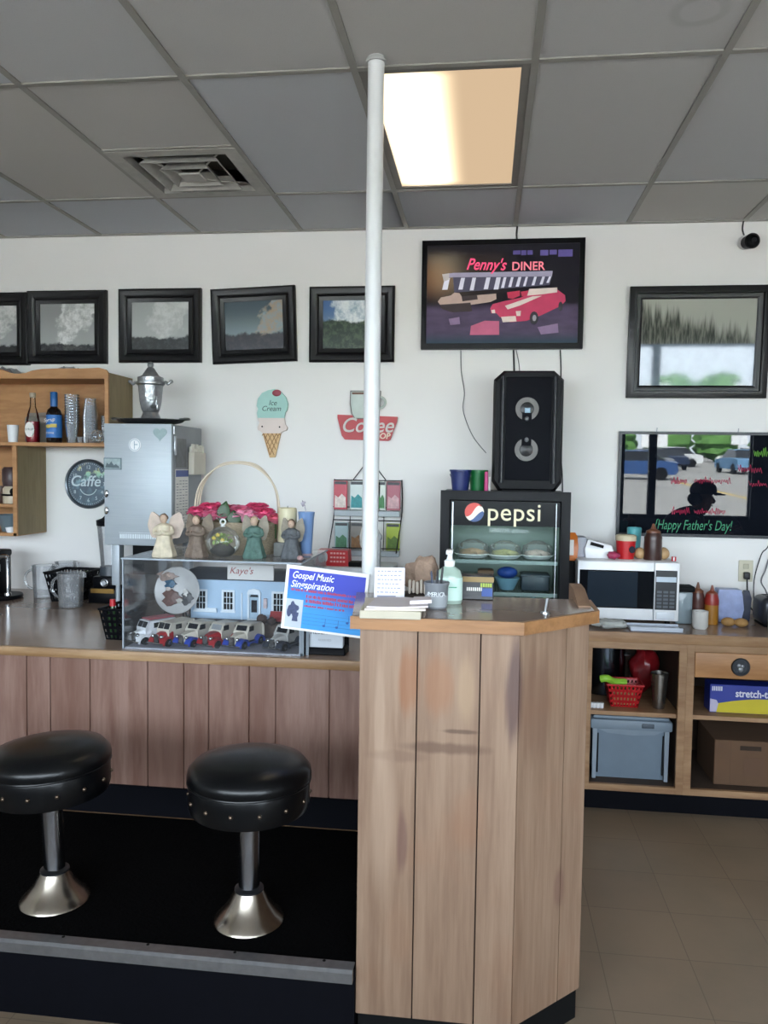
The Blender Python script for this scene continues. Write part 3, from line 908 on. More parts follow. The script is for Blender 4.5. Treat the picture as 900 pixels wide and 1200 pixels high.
cof = thing('coffee_sign', 'red coffee shop wall sign with a white cup behind the post', 'sign', (-.685, YB - .002, 1.95))
def qz(px, py): return (-.861 + (px - 502) / (842 - 502) * .353, 2.131 - (py - 85) / (370 - 85) * .29)
m = MB(cof); m.prism([qz(*p) for p in ((505, 222), (842, 232), (838, 262), (802, 362), (790, 368), (548, 362), (530, 340), (505, 240))], 'xz', YB - .002, YB - .022)
m.build('sign_plate', mat('sign_red', '#b23a3f', .5, vary=.2), cof)
m = MB(cof); m.prism([qz(*p) for p in ((582, 92), (740, 92), (738, 180), (722, 226), (700, 240), (606, 240), (590, 215), (580, 160))], 'xz', YB - .002, YB - .03)
m.build('cup', mat('sign_cup_white', '#b9c4be', .5, vary=.2), cof)
m = MB(cof); m.prism([qz(*p) for p in ((576, 86), (746, 86), (744, 182), (728, 230), (704, 246), (602, 246), (584, 218), (574, 160))], 'xz', YB - .003, YB - .026); m.build('cup_outline', mat('sign_outline', '#6f6a66', .6), cof)
m = MB(cof); q = qz(742, 152); m.torus((q[0], YB - .016, q[1]), .03, .0075, 'y', 20, 8, -1.6, 1.6)
m.build('handle', _mc['sign_cup_white'], cof)
m = MB(cof); m.prism([qz(*p) for p in ((586, 96), (736, 96), (734, 108), (588, 108))], 'xz', YB - .03, YB - .032)
m.build('coffee', mat('sign_brown', '#6a4a3a', .6), cof)
q = qz(672, 285); text('Coffee', .118, (q[0], YB - .0325, q[1] + .0), mat('sign_silver', '#c9c2bc', .5), cof, shear=.3, ext=.002, sx=.95, bold=.001)
q = qz(745, 342); text('SHOP', .046, (q[0], YB - .0235, q[1]), mat('sign_cream', '#e0cdb6', .5), cof, shear=.15, ext=.001, bold=.001)

# wall clock
ck = thing('wall_clock', 'round dark wall clock with a holographic face behind the dispenser', 'clock', (-2.385, YB - .002, 1.566))
m = MB(); m.lathe([(.128, 0), (.15, 0), (.15, .018), (.143, .026), (.135, .022), (.133, .012), (0, .012), (0, .0)], (0, 0, 0), 48)
def yrot(m, ang=90):
    bmesh.ops.rotate(m.bm, verts=m.bm.verts, matrix=Matrix.Rotation(R(ang), 3, 'X'))
yrot(m); m.build('rim', mat('clock_rim', '#5c646b', .3, .6), ck)
m_, nt, b = nodes_of('holographic_face')
v = ocoord(nt); n1 = noise(nt, v, 22, 4)
sp = nt.nodes.new('ShaderNodeSeparateXYZ'); nt.links.new(v, sp.inputs[0])
rain = nt.nodes.new('ShaderNodeValToRGB')
for i, (p, c_) in enumerate(((0, '#5f7480'), (.35, '#8fb0be'), (.55, '#9ccbb2'), (.75, '#cfcf92'), (1, '#bfa9ad'))):
    e = rain.color_ramp.elements[i] if i < 2 else rain.color_ramp.elements.new(p)
    e.position = p; e.color = lin(c_)
nt.links.new(math_n(nt, 'ADD', ramp(nt, sp.outputs[2], -.1, .16), math_n(nt, 'MULTIPLY', math_n(nt, 'SUBTRACT', n1, .5), .9)), rain.inputs[0])
nt.links.new(mixc(nt, ramp(nt, n1, .5, .35), lin('#566470'), rain.outputs[0]), b.inputs['Base Color'])
b.inputs['Roughness'].default_value = .3; b.inputs['Metallic'].default_value = .3
m = MB(); m.lathe([(0, .0125), (.132, .0125), (.132, .0135), (0, .0135)], (0, 0, 0), 40); yrot(m); m.build('face', m_, ck)
INK_W = mat('clock_white', '#c3d3d8', .4)
text('Caffe', .092, (-2.405, YB - .0175, 1.58), INK_W, ck, shear=.2, ext=.0004, bold=.001)
for h in range(12):
    a = R(90 - 30 * h)
    text(str(12 if h == 0 else h), .03, (-2.385 + .1 * math.cos(a), YB - .0165, 1.566 + .1 * math.sin(a)), INK_W, ck, 'numeral', ext=.0003)
m = MB()
for k in range(60):
    a = R(6 * k); m.xf = Matrix.Rotation(a, 4, 'Y'); m.box(-.001, -.0150, .12, .001, -.0136, .127)
m.build('minute_marks', INK_W, ck)
m = MB(); m.torus((0, -.0145, -.012), .055, .003, 'y', 20, 6, R(200), R(340)); m.build('swoosh', INK_W, ck)

# brochure rack
rk = thing('brochure_rack', 'black wire wall rack behind the post holding leaflet packets', 'rack', (-.672, YB - .002, 1.41))
m = MB(rk)
xl, xr = -.872, -.478
for x in (xl, xr): m.tube([(x, 4.63, 1.62), (x + .005, 4.62, 1.44), (x - .02, 4.56, 1.2)], .0035, 6, 3)
for z, y in ((1.615, 4.62), (1.46, 4.6), (1.385, 4.6), (1.225, 4.58)):
    m.tube([(xl, y, z), (xr, y, z)], .003, 6)
for k in range(1, 4):
    x = xl + (xr - xl) * k / 4
    m.tube([(x, 4.625, 1.618), (x, 4.595, 1.2)], .0025, 6)
m.tube([(-.76, 4.625, 1.618), (-.70, 4.64, 1.7), (-.672, 4.645, 1.74), (-.63, 4.64, 1.69), (-.57, 4.625, 1.618)], .003, 6, 5)
m.build('wire_frame', WIRE, rk)
m = MB(rk)
for z in (1.425, 1.195): m.box(xl + .01, 4.575, z - .016, xr - .005, 4.625, z + .016, .003, 1)
m.build('shelf', mat('rack_shelf', '#aab4ba', .4), rk)
pk = [(-.868, 1.445, '#b5414f', '#d9c9c2', 'red leaflet packet at the top left of the wire rack'), (-.773, 1.445, '#c4cfcd', '#2f8d92', 'white and teal leaflet packet in the top row of the rack'),
      (-.675, 1.445, '#d4d8d5', '#77827e', 'white leaflet packet behind the post in the top row'), (-.577, 1.445, '#c9d2c8', '#3b7a44', 'white and green leaflet packet right of the post'),
      (-.572 + .012, 1.445, '#a65a68', '#c9a0a4', 'pink leaflet packet at the top right of the wire rack'),
      (-.86, 1.215, '#a9c2c6', '#4d8060', 'pale blue leaflet packet at the bottom left of the rack'), (-.768, 1.215, '#8b8882', '#8f6a44', 'grey and brown leaflet packet in the bottom row of the rack'), (-.56, 1.215, '#a9bd3c', '#5b7a2c', 'lime green leaflet packet at the bottom right of the rack')]
for i, (x, z, c1, c2, lab) in enumerate(pk):
    if i == 3: w = .016 + .03
    else: w = .078
    if i == 3: x = -.612
    t = thing('leaflet_packet', lab, 'leaflet', (x, 4.6, z), 0, 'leaflet packets in the wire rack')
    h = .165 if i < 5 else .155
    m = MB(); m.box(0, -.008, 0, w, .004, h, .002, 1); m.build('packet', mat('packet_' + str(i), c1, .45), t)
    m = MB(); m.prism([(.006, .012), (w - .006, .012), (w - .008, h * .42), (w * .6, h * .55), (w * .35, h * .42), (.008, h * .5)], 'xz', -.008, -.0095)
    m.build('picture', mat('packet_art_' + str(i), c2, .5, vary=.5, nscale=60), t)
    m = MB(); m.box(.004, -.0096, h * .88, w - .004, -.008, h * .98); m.build('heading', mat('packet_head', '#4a4d50', .6, vary=.5, nscale=90), t)
t = thing('leaflet_packet', 'crumpled white paper leaning in the bottom row of rack', 'leaflet', (-.7, 4.59, 1.212), 0, 'leaflet packets in the wire rack')
m = MB(); m.ball((.02, 0, .075), (.035, .014, .075), 14, 9, lambda d: .8 + .3 * abs(math.sin(7 * d.x + 5 * d.z))); m.build('paper', PAPER, t)

# ------------------------------------------------------------------ wall shelf at the left and its contents
ws = thing('wall_shelf', 'pine wall shelf unit with a wavy top holding bottles and cups', 'shelf', (-2.8, YB - .002, 1.8))
YS = 4.33
m = MB(ws); m.box(-3.6, YB - .012, 1.8, -2.11, YB - .002, 2.2); m.build('back_panel', SHELFW, ws)
m = MB(ws)
m.box(-3.6, YS, 1.785, -2.11, YB - .002, 1.805, .001, 1); m.build('bottom_board', SHELFW, ws)
m = MB(ws); m.box(-3.6, YS, 2.165, -2.11, YB - .002, 2.183, .001, 1); m.build('top_board', SHELFW, ws)
m = MB(ws); m.box(-2.128, YS, 1.805, -2.108, YB - .002, 2.2, .001, 1); m.build('side_board', PLYW, ws)
m = MB(ws); m.box(-2.129, YS - .003, 1.785, -2.106, YS + .012, 2.19, .001, 1); m.build('front_stile', SHELFW, ws)
top = [(-2.106, 2.165), (-2.106, 2.195), (-2.12, 2.215), (-2.16, 2.226), (-2.25, 2.222), (-2.4, 2.222), (-2.5, 2.219), (-2.56, 2.21), (-2.6, 2.196), (-2.66, 2.192), (-2.7, 2.2), (-2.74, 2.216), (-2.8, 2.222), (-2.95, 2.222), (-3.6, 2.222), (-3.6, 2.165)]
m = MB(ws); m.prism(top, 'xz', YS - .004, YS + .014); m.build('valance', SHELFW, ws)
ls = thing('wall_cubby', 'narrow two-tier wooden wall cubby below the pine shelf', 'shelf', (-3.0, YB - .002, 1.27))
m = MB(ls); m.box(-3.4, YB - .012, 1.27, -2.665, YB - .002, 1.784); m.build('back_panel', SHELFW, ls)
m = MB(ls); m.box(-2.684, YS + .012, 1.27, -2.664, YB - .002, 1.784, .001, 1); m.build('side_board', PLYW, ls)
m = MB(ls); m.box(-2.687, YS, 1.266, -2.662, YS + .013, 1.784, .001, 1); m.build('front_stile', SHELFW, ls)
m = MB(ls); m.box(-3.4, YS, 1.266, -2.665, YB - .002, 1.284, .001, 1); m.build('bottom_board', SHELFW, ls)
m = MB(ls); m.box(-3.4, YS, 1.432, -2.684, YB - .012, 1.45, .001, 1); m.build('middle_board', SHELFW, ls)

def lath(name, prof, loc, mm, label, cat, group=None, seg=24):
    m = MB(); m.lathe(prof, (0, 0, 0), seg)
    o = m.build(name, mm); o.location = loc
    return tag(o, label, cat, group)

SZ = 1.8055
# syrup bottles
t = thing('syrup_bottle', 'clear bottle of red syrup with an oval white label', 'bottle', (-2.612, 4.42, SZ), 0, 'syrup bottles on the pine shelf')
m = MB(); m.lathe([(0, 0), (.036, 0), (.038, .01), (.038, .12), (.03, .165), (.016, .21), (.014, .26), (.016, .262), (.016, .275), (0, .275)]); m.build('glass', GLASS, t)
m = MB(); m.lathe([(0, .003), (.035, .004), (.036, .012), (.036, .122), (0, .122)]); m.build('red_syrup', mat('syrup_red', '#8a1020', .15), t)
m = MB(); m.lathe([(.017, .262), (.018, .285), (.015, .288), (0, .288)]); m.build('cap', mat('cap_tan', '#a99a86', .5), t)
m = MB(); m.xf = Matrix.Rotation(R(90), 4, 'X'); m.lathe([(0, .036), (.03, .036), (.03, .041), (0, .041)], (0, .075, 0), 24, .9, 1.45); m.build('label', PAPER, t)
text('SYRUP', .018, (-2.612, 4.42 - .0418, SZ + .075), mat('label_ink', '#3a5045', .6), t, ext=.0002)
t = thing('syrup_bottle', 'dark syrup bottle with blue cap and blue label', 'bottle', (-2.482, 4.42, SZ), 0, 'syrup bottles on the pine shelf')
DK = mat('dark_bottle_glass', '#17110f', .1)
m = MB(); m.lathe([(0, 0), (.041, 0), (.043, .008), (.043, .165), (.036, .19), (.02, .205), (.018, .215), (0, .215)]); m.build('glass', DK, t)
m = MB(); m.lathe([(.0185, .205), (.02, .215), (.02, .288), (.017, .293), (0, .293)]); m.build('cap', mat('cap_blue', '#1f5f9c', .4), t)
m = MB(); m.lathe([(.0435, .03), (.0437, .03), (.0437, .16), (.0435, .16)]); m.build('label', mat('label_blue', '#2f6fb5', .5, vary=.3, nscale=30), t)
m = MB(); m.box(.0, -.0445, .088, .038, -.036, .108); m.ball((-.012, -.043, .094), (.014, .004, .012)); m.build('label_band', mat('label_yellow', '#c9b45e', .5), t)
text('Syrup', .03, (-2.487, 4.42 - .0455, SZ + .13), PAPER, t, shear=.3, ext=.0003, rot=(90, -8, 0))
text('COFFEE', .014, (-2.482, 4.42 - .0455, SZ + .055), PAPER, t, ext=.0003)
lath('cup', [(0, 0), (.025, 0), (.032, .1), (.029, .1), (.022, .006), (0, .006)], (-2.725, 4.4, SZ), WHITE, 'white paper cup cut by the photo edge beside red syrup', 'cup')
m = MB(); m.box(-2.72, 4.5, SZ, -2.53, 4.6, SZ + .16, .02, 3); m.prism([(-2.7, SZ + .15), (-2.55, SZ + .15), (-2.53, SZ + .185), (-2.72, SZ + .18)], 'xz', 4.545, 4.555)
solo(m, 'paper_bag', mat('grey_bag', '#8b8078', .7, vary=.2, bump=.5), 'grey bag standing behind the two syrup bottles', 'bag', (-2.62, 4.55, SZ))

def cup_stack(n, r0, r1, h, step, loc, label):
    t = thing('cup_stack', label, 'cups', loc, 0, 'stacks of clear plastic cups on the pine shelf')
    for k in range(n):
        z = k * step
        m = MB(); m.lathe([(0, z + .001), (r0, z + .001), (r1, z + h), (r1 + .002, z + h + .002), (r1 + .002, z + h - .003), (r1 - .001, z + h - .004), (r0 - .0015, z + .003), (0, z + .003)], (0, 0, 0), 24)
        m.build('cup', CLEARP, t)
    return t
cup_stack(11, .027, .04, .115, .0163, (-2.383, 4.44, SZ), 'tallest stack of clear plastic cups on the pine shelf')
cup_stack(8, .026, .036, .105, .0166, (-2.424, 4.52, SZ), 'clear cup stack half hidden behind the tallest stack')
t = cup_stack(8, .045, .032, .11, .0212, (-2.285, 4.47, SZ), 'upside-down clear cup stack right of the tallest stack')
cup_stack(6, .027, .038, .1, .0115, (-2.172, 4.46, SZ), 'clear cup stack against the side board of the pine shelf')
def tumbler(loc, r, h, label):
    m = MB(); m.lathe([(0, 0), (r * .8, 0), (r, h), (r - .002, h), (r * .78, .004), (0, .004)], loc, 20)
    return solo(m, 'shot_glass', CLEARP, label, 'glass', loc, 'little glasses on the pine shelf')
tumbler((-2.298, 4.37, SZ), .018, .035, 'little clear glass, left one in front of the upside-down cups')
tumbler((-2.262, 4.37, SZ), .018, .035, 'little clear glass, right one in front of the upside-down cups')
m = MB(); m.ball((-2.222, 4.43, SZ + .042), (.042, .035, .042), 18, 12, lambda d: .88 + .16 * math.sin(9 * d.x + 3) * math.sin(8 * d.z + 5 * d.y))
solo(m, 'wrapped_bundle', CLEARP, 'crumpled clear wrapped bundle between the cup stacks', 'bundle', (-2.222, 4.43, SZ))
def crumple(x0, x1, y0, y1, z, h, label, seed):
    rnd = random.Random(seed); m = MB()
    nx, ny = 14, 5
    g = [[(x0 + (x1 - x0) * i / nx, y0 + (y1 - y0) * j / ny, z + h * (.25 + .75 * rnd.random()) * math.sin(math.pi * (i + .3) / (nx + .6)) + .002) for i in range(nx + 1)] for j in range(ny + 1)]
    vs = [[m.v(p) for p in r] for r in g]; lo = [[m.v((p[0], p[1], p[2] - .0015)) for p in r] for r in g]
    for j in range(ny):
        for i in range(nx):
            m._f([vs[j][i], vs[j][i + 1], vs[j + 1][i + 1], vs[j + 1][i]]); m._f([lo[j][i], lo[j + 1][i], lo[j + 1][i + 1], lo[j][i + 1]])
    return solo(m, 'plastic_wrap', mat('pale_film', '#c9cccb', .3, alpha=.55), label, 'plastic wrap', ((x0 + x1) / 2, (y0 + y1) / 2, z))
crumple(-2.54, -2.25, 4.37, 4.5, 2.183, .065, 'crumpled clear plastic wrap on top of the pine shelf', 3)
crumple(-2.95, -2.63, 4.37, 4.5, 2.183, .06, 'clear plastic wrap on the shelf top at left photo edge', 5)

# cubby contents
def mug(name, loc, r, h, c, label, cat='mug', hz=90):
    t = thing(name, label, cat, loc, R(hz))
    m = MB(); m.lathe([(0, 0), (r * .82, 0), (r, h * .15), (r, h), (r - .004, h), (r - .005, .008), (0, .008)], (0, 0, 0), 24); m.build('body', c, t)
    m = MB(); m.torus((r, 0, h * .52), h * .27, .005, 'y', 16, 8, -1.7, 1.7); m.build('handle', c, t)
    return t
m = MB(); m.lathe([(0, 0), (.05, 0), (.052, .01), (.052, .085), (.042, .1), (0, .1)], (0, 0, 0), 24)
t = thing('storage_jar', 'cream round jar with black clamp in the wooden cubby', 'jar', (-2.745, 4.42, 1.4505))
m.build('body', mat('cream_ceramic', '#bfb19a', .4), t)
m = MB(); m.torus((0, 0, .05), .055, .006, 'z'); m.ball((.03, -.045, .07), (.018, .012, .02)); m.build('clamp', BLACK, t)
lath('canister', [(0, .0), (.05, 0), (.055, .03), (.055, .095), (.045, .11), (0, .112)], (-2.745, 4.42, 1.5515), mat('dark_tin', '#3d2a2a', .4, vary=.6, nscale=30), 'dark red and brown round tin on top of the cream jar', 'tin')
mug('mug', (-2.84, 4.45, 1.4505), .045, .1, mat('mug_brown', '#4a342c', .4), 'brown mug at left in the wooden cubby')
lath('mixing_bowl', [(0, 0), (.05, 0), (.075, .09), (.08, .095), (.077, .098), (.046, .006), (0, .006)], (-2.78, 4.46, 1.2845), mat('grey_blue_tub', '#66747c', .4), 'grey-blue tub on the lowest tier of the wooden cubby', 'bowl')
lath('saucer', [(0, 0), (.02, 0), (.028, .03), (.026, .03), (.018, .004), (0, .004)], (-2.722, 4.36, 1.2845), WHITE, 'small white dish at front of the cubby lowest tier', 'dish')

# ------------------------------------------------------------------ left back counter appliances
BC = .9115
# coffee brewer / frother
t = thing('coffee_brewer', 'black coffee maker with chrome arm cut by left photo edge', 'coffee maker', (-2.78, 4.3, BC))
m = MB(t); m.lathe([(0, 0), (.13, 0), (.135, .01), (.13, .022), (0, .026)], (-2.765, 4.3, BC), 32); m.build('base', BLACK, t)
m = MB(t); m.box(-2.86, 4.27, BC + .02, -2.755, 4.42, BC + .27, .01); m.build('tower', BLACK, t)
m = MB(t); m.box(-2.88, 4.2, BC + .235, -2.735, 4.4, BC + .275, .012); m.build('brew_head', BLACK, t)
m = MB(t); m.cyl((-2.685, 4.27, BC + .022), (-2.685, 4.27, BC + .235), .011); m.tube([(-2.685, 4.27, BC + .235), (-2.7, 4.265, BC + .245), (-2.75, 4.25, BC + .235)], .014, 10, 3); m.lathe([(0, 0), (.02, 0), (.018, .012), (0, .014)], (-2.685, 4.27, BC + .024), 20); m.build('chrome_arm', CHROME, t)
m = MB(t); m.tube([(-2.735, 4.25, BC + .225), (-2.74, 4.245, BC + .15), (-2.76, 4.235, BC + .06)], .008, 8, 4); m.cyl((-2.735, 4.25, BC + .16), (-2.735, 4.25, BC + .2), .015); m.build('spout', STEEL, t)

def pitcher(loc, r, h, label, rz):
    t = thing('pitcher', label, 'pitcher', loc, rz, 'clear plastic pitchers on the back counter')
    m = MB(); m.lathe([(0, 0), (r * .86, 0), (r, h), (r + .003, h + .002), (r - .003, h), (r * .83, .004), (0, .004)], (0, 0, 0), 36, wob=lambda a, z: 1 + .018 * math.cos(18 * a) * (z < h * .85))
    m.build('body', CLEARP, t)
    m = MB(); m.torus((r * .98, 0, h * .55), h * .3, .0075, 'y', 20, 8, -1.5, 1.5); m.build('handle', CLEARP, t)
    m = MB(); m.prism([(-r * .96, -.025), (-r * .96, .025), (-r - .03, 0)], 'xy', h - .02, h + .004); m.build('spout', CLEARP, t)
    return t
pitcher((-2.225, 4.12, BC), .07, .185, 'clear ribbed pitcher in front of the black crate', R(170))
pitcher((-2.53, 4.38, BC), .065, .185, 'clear pitcher beside the black coffee maker', R(180))
pitcher((-2.47, 4.52, BC), .062, .19, 'clear pitcher farthest back, behind the black crate', R(175))

def crate(t, x0, x1, y0, y1, z0, z1, flare, mm, nx, ny, nz, name='basket_body', wall=.004, hole='open'):
    """open tapered basket whose sides are pierced in a grid: bars and rails"""
    m = MB(t)
    def P_(fx, fy, fz):
        f = flare * (fz - 1)
        xa, xb, ya, yb = x0 - f, x1 + f, y0 - f, y1 + f
        return Vector((xa + (xb - xa) * fx, ya + (yb - ya) * fy, z0 + (z1 - z0) * fz))
    def slab(pts, n):
        n = Vector(n) * wall
        m.rings([[p for p in pts], [p + n for p in pts]])
    bw = .5
    for side in range(4):
        cnt = nx if side % 2 == 0 else ny
        def S(u, fz):
            return P_(u, 0, fz) if side == 0 else P_(1, u, fz) if side == 1 else P_(1 - u, 1, fz) if side == 2 else P_(0, 1 - u, fz)
        n = ((0, 1, 0), (-1, 0, 0), (0, -1, 0), (1, 0, 0))[side]
        for i in range(cnt + 1):
            a = i / cnt; d = bw / cnt / 2
            u0, u1 = max(0, a - d), min(1, a + d)
            slab([S(u0, .0), S(u1, .0), S(u1, 1), S(u0, 1)], n)
        for k in range(nz + 1):
            a = k / nz; d = bw / nz / 2
            f0, f1 = max(0, a - d), min(1, a + d)
            slab([S(0, f0), S(1, f0), S(1, f1), S(0, f1)], n)
    slab([P_(0, 0, 0), P_(1, 0, 0), P_(1, 1, 0), P_(0, 1, 0)], (0, 0, 1))
    m.build(name, mm, t)
    m = MB(t)
    c = [P_(0, 0, 1), P_(1, 0, 1), P_(1, 1, 1), P_(0, 1, 1)]
    m.tube([c[0], c[1]], .005, 8); m.tube([c[1], c[2]], .005, 8); m.tube([c[2], c[3]], .005, 8); m.tube([c[3], c[0]], .005, 8)
    m.build('rim', mm, t)
t = thing('plastic_crate', 'black perforated crate behind the clear pitcher on back counter', 'crate', (-2.27, 4.35, BC))
crate(t, -2.44, -2.225, 4.22, 4.46, BC, BC + .165, .03, BLACK, 10, 7, 4)
# blender
t = thing('blender', 'black-based blender half hidden behind the milk dispenser', 'blender', (-2.095, 4.33, BC))
m = MB(t); m.box(-2.185, 4.23, BC, -2.005, 4.43, BC + .085, .012); m.box(-2.17, 4.25, BC + .08, -2.02, 4.42, BC + .15, .015); m.build('motor_base', BLACK, t)
m = MB(t); m.box(-2.165, 4.224, BC + .06, -2.03, 4.232, BC + .085); m.build('badge', mat('brass_badge', '#8a6a34', .35, .6), t)
m = MB(t); m.torus((-2.095, 4.245, BC + .115), .019, .004, 'y', 20, 8); m.cyl((-2.095, 4.25, BC + .115), (-2.095, 4.238, BC + .115), .015, .013); m.build('dial', STEEL, t)
m = MB(t); m.lathe([(.05, .15), (.065, .15), (.06, .2), (.05, .2)], (-2.095, 4.33, BC), 24); m.build('jar_collar', mat('grey_collar', '#3c434b', .4), t)
m = MB(t); m.lathe([(.05, .19), (.072, .43), (.075, .43), (.054, .19)], (-2.095, 4.33, BC), 4 * 6); m.build('jar', CLEARP, t)
m = MB(t); m.lathe([(0, .43), (.078, .43), (.08, .46), (.05, .47), (.03, .49), (0, .49)], (-2.095, 4.33, BC), 24); m.build('lid', BLACK, t)

# ------------------------------------------------------------------ milk dispenser with the urn on its tray
def dispenser_mat():
    m, nt, b = nodes_of('dispenser_steel')
    v = ocoord(nt, (2, 2, 60))
    nt.links.new(mixc(nt, noise(nt, v, 3, 3), lin('#a3adb5'), lin('#b4bcc2')), b.inputs['Base Color'])
    b.inputs['Metallic'].default_value = .2; b.inputs['Roughness'].default_value = .45
    return m
DISP = dispenser_mat()
DX0, DX1, DY0, DY1, DZ0, DZ1 = -2.0, -1.632, 4.06, 4.52, 1.262, 1.9
md = thing('milk_dispenser', 'tall pale steel milk dispenser cabinet on legs under the urn', 'dispenser', (-1.816, 4.29, BC))
m = MB(md); m.box(DX0, DY0 + .03, DZ0, DX1, DY1, DZ1, .006); m.build('cabinet_body', mat('dispenser_side_grey', '#85898d', .45, .3), md)
m = MB(md); m.box(DX0 - .002, DY0, DZ0 - .002, DX1 + .002, DY0 + .028, DZ1 + .002, .005); dd = m.build('door', DISP, md)
m = MB(md); m.box(DX1 - .004, DY0 + .035, DZ1 - .16, DX1 + .008, DY0 + .06, DZ1 - .06, .003); m.cyl((DX1 + .004, DY0 + .03, DZ1 - .05), (DX1 + .004, DY0 + .03, DZ1 - .01), .006); m.build('hinge', STEEL, dd)
m = MB(md)
for dz in (.18, .27): m.ball((DX0 + .012, DY0 - .004, DZ0 + dz), (.012, .006, .02))
m.build('latch', CHROME, dd)
m = MB(md)
rnd = random.Random(4)
xx = DX0 + .085
while xx < DX1 - .07:
    w = rnd.uniform(.006, .012); m.box(xx, DY0 - .0012, DZ0 + .035, xx + w * .8, DY0 + .001, DZ0 + .058); xx += w + .002
m.box(DX0 + .08, DY0 - .0011, DZ0 + .064, DX1 - .1, DY0 + .001, DZ0 + .066)
m.build('worn_lettering', mat('faint_white', '#d8e2e8', .5), dd)
for x in (DX0 + .045, DX1 - .06):
    for y in (DY0 + .06, DY1 - .06):
        m = MB(md); m.box(x - .022, y - .03, 1.04, x + .022, y + .03, DZ0, .004); m.cyl((x, y, BC), (x, y, 1.04), .012); m.lathe([(0, 0), (.02, 0), (.018, .012), (0, .014)], (x, y, BC), 16)
        m.build('leg', DISP, md)
m = MB(md); m.box(DX0 + .1, DY0 + .12, 1.09, DX1 - .12, DY0 + .3, DZ0, .004); m.build('valve_housing', MATTE_BLACK, md)
def heart(cx, cz_, s):
    return [(cx + s * .0625 * 16 * math.sin(t) ** 3 * .5, cz_ + s * .0625 * (13 * math.cos(t) - 5 * math.cos(2 * t) - 2 * math.cos(3 * t) - math.cos(4 * t)) * .5) for t in [2 * math.pi * i / 32 for i in range(32)]]
m = MB(); m.prism(list(reversed(heart(-1.692, DZ1 - .05, .075))), 'xz', DY0 - .004, DY0 - .0002)
solo(m, 'heart_magnet', mat('sage_heart', '#8fa4a6', .5, vary=.2, nscale=50), 'grey-green heart magnet at the top of the dispenser door', 'magnet', (-1.692, DY0, DZ1 - .05))
t = thing('round_magnet', 'round white dial magnet on the dispenser door', 'magnet', (-1.83, DY0, DZ1 - .11))
m = MB(); m.lathe([(0, .0002), (.034, .0002), (.033, .004), (0, .004)], (0, 0, 0), 28); yrot(m); m.build('disc', WHITE, t)
m = MB(); m.box(-.003, -.0052, -.022, .0, -.0042, .02); m.box(.0, -.0052, .0, .016, -.0042, .004); m.torus((0, -.0044, 0), .028, .0012, 'y', 24, 6); m.build('pointer', mat('magnet_blue', '#7a98aa', .5), t)
t = thing('picture_magnet', 'rectangular landscape magnet at left of the dispenser door', 'magnet', (-1.953, DY0, DZ1 - .21))
m = MB(); m.box(-.049, -.004, -.031, .049, -.0002, .031, .001, 1); m.build('card', mat('magnet_edge', '#66787f', .5), t)
m = MB(); m.box(-.044, -.005, -.026, .044, -.004, .026); m.build('picture', mat('magnet_art', '#93a3a5', .5, vary=.5, nscale=45), t)
m = MB(); m.prism([(-.04, -.02), (-.03, .005), (-.018, -.004), (-.006, .012), (.008, -.008), (.02, -.002), (.036, -.014), (.04, -.022)], 'xz', -.0056, -.0049); m.build('pictured_hills', mat('magnet_dark', '#4a5a60', .5), t)
# papers and bits on its right side
xs = DX1 + .0006
t = thing('paper_list', 'narrow typed calendar sheet hanging on the dispenser side', 'paper', (xs, 4.22, 1.3))
m = MB(t); m.box(xs, 4.115, 1.345, xs + .002, 4.3, 1.665); m.build('sheet', PAPER, t)
m = MB(t); m.box(xs + .002, 4.117, 1.625, xs + .0028, 4.298, 1.66); m.build('blue_heading', mat('heading_blue', '#4c5a96', .6), t)
m = MB(t)
for k in range(16):
    for q in range(4):
        if (k * 3 + q) % 7: m.box(xs + .002, 4.125 + q * .043, 1.6 - k * .0155, xs + .0026, 4.125 + q * .043 + .03, 1.604 - k * .0155)
m.build('print', mat('print_grey', '#8d8f96', .7), t)
m = MB(); m.box(xs, 4.12, 1.675, xs + .002, 4.27, 1.83)
solo(m, 'photograph', mat('grey_photo', '#55565a', .4, vary=.7, nscale=26), 'small grey photograph above the calendar sheet on the dispenser', 'photograph', (xs, 4.2, 1.75))
t = thing('napkin_bundle', 'cream paper sleeve of straws hanging on the dispenser side', 'napkins', (xs, 4.38, 1.64))
m = MB(t); m.box(xs + .001, 4.3, 1.635, xs + .035, 4.49, 1.76, .004, 1); m.build('holder', mat('cream_paper', '#cfcabc', .8), t)
m = MB(t)
for k in range(9): m.box(xs + .004 + .003 * (k % 3), 4.305 + k * .02, 1.7, xs + .012 + .003 * (k % 3) + .01, 4.32 + k * .02, 1.79 + .016 * math.sin(k * 1.9), .002, 1)
m.build('folded_paper', mat('folded_cream', '#d6d2c6', .8), t)

ZT = DZ1 + .003
t = thing('serving_tray', 'dark scalloped metal tray with handles under the urn', 'tray', (-1.838, 4.28, ZT))
m = MB(); m.lathe([(0, 0), (.1, 0), (.12, .006), (.17, .018), (.185, .03), (.182, .033), (.165, .022), (.1, .012), (0, .012)], (0, 0, 0), 72, 1, .8, wob=lambda a, z: 1 + (.02 * math.cos(24 * a) if z > .012 else 0)); m.build('dish', mat('tarnished_silver', '#5d6063', .35, .85), t)
for s in (-1, 1):
    m = MB(); m.torus((s * .195, 0, .035), .026, .006, 'z', 20, 8); m.torus((s * .205, 0, .04), .012, .004, 'z', 14, 6); m.build('handle', mat('silver_handle', '#8a8d8f', .3, .9), t)
SILV = mat('engraved_silver', '#a0a3a6', .3, .85, vary=.3, nscale=60, bump=.35)
t = thing('metal_urn', 'ornate silver urn with tap and pointed lid on the tray', 'urn', (-1.838, 4.28, ZT + .0125))
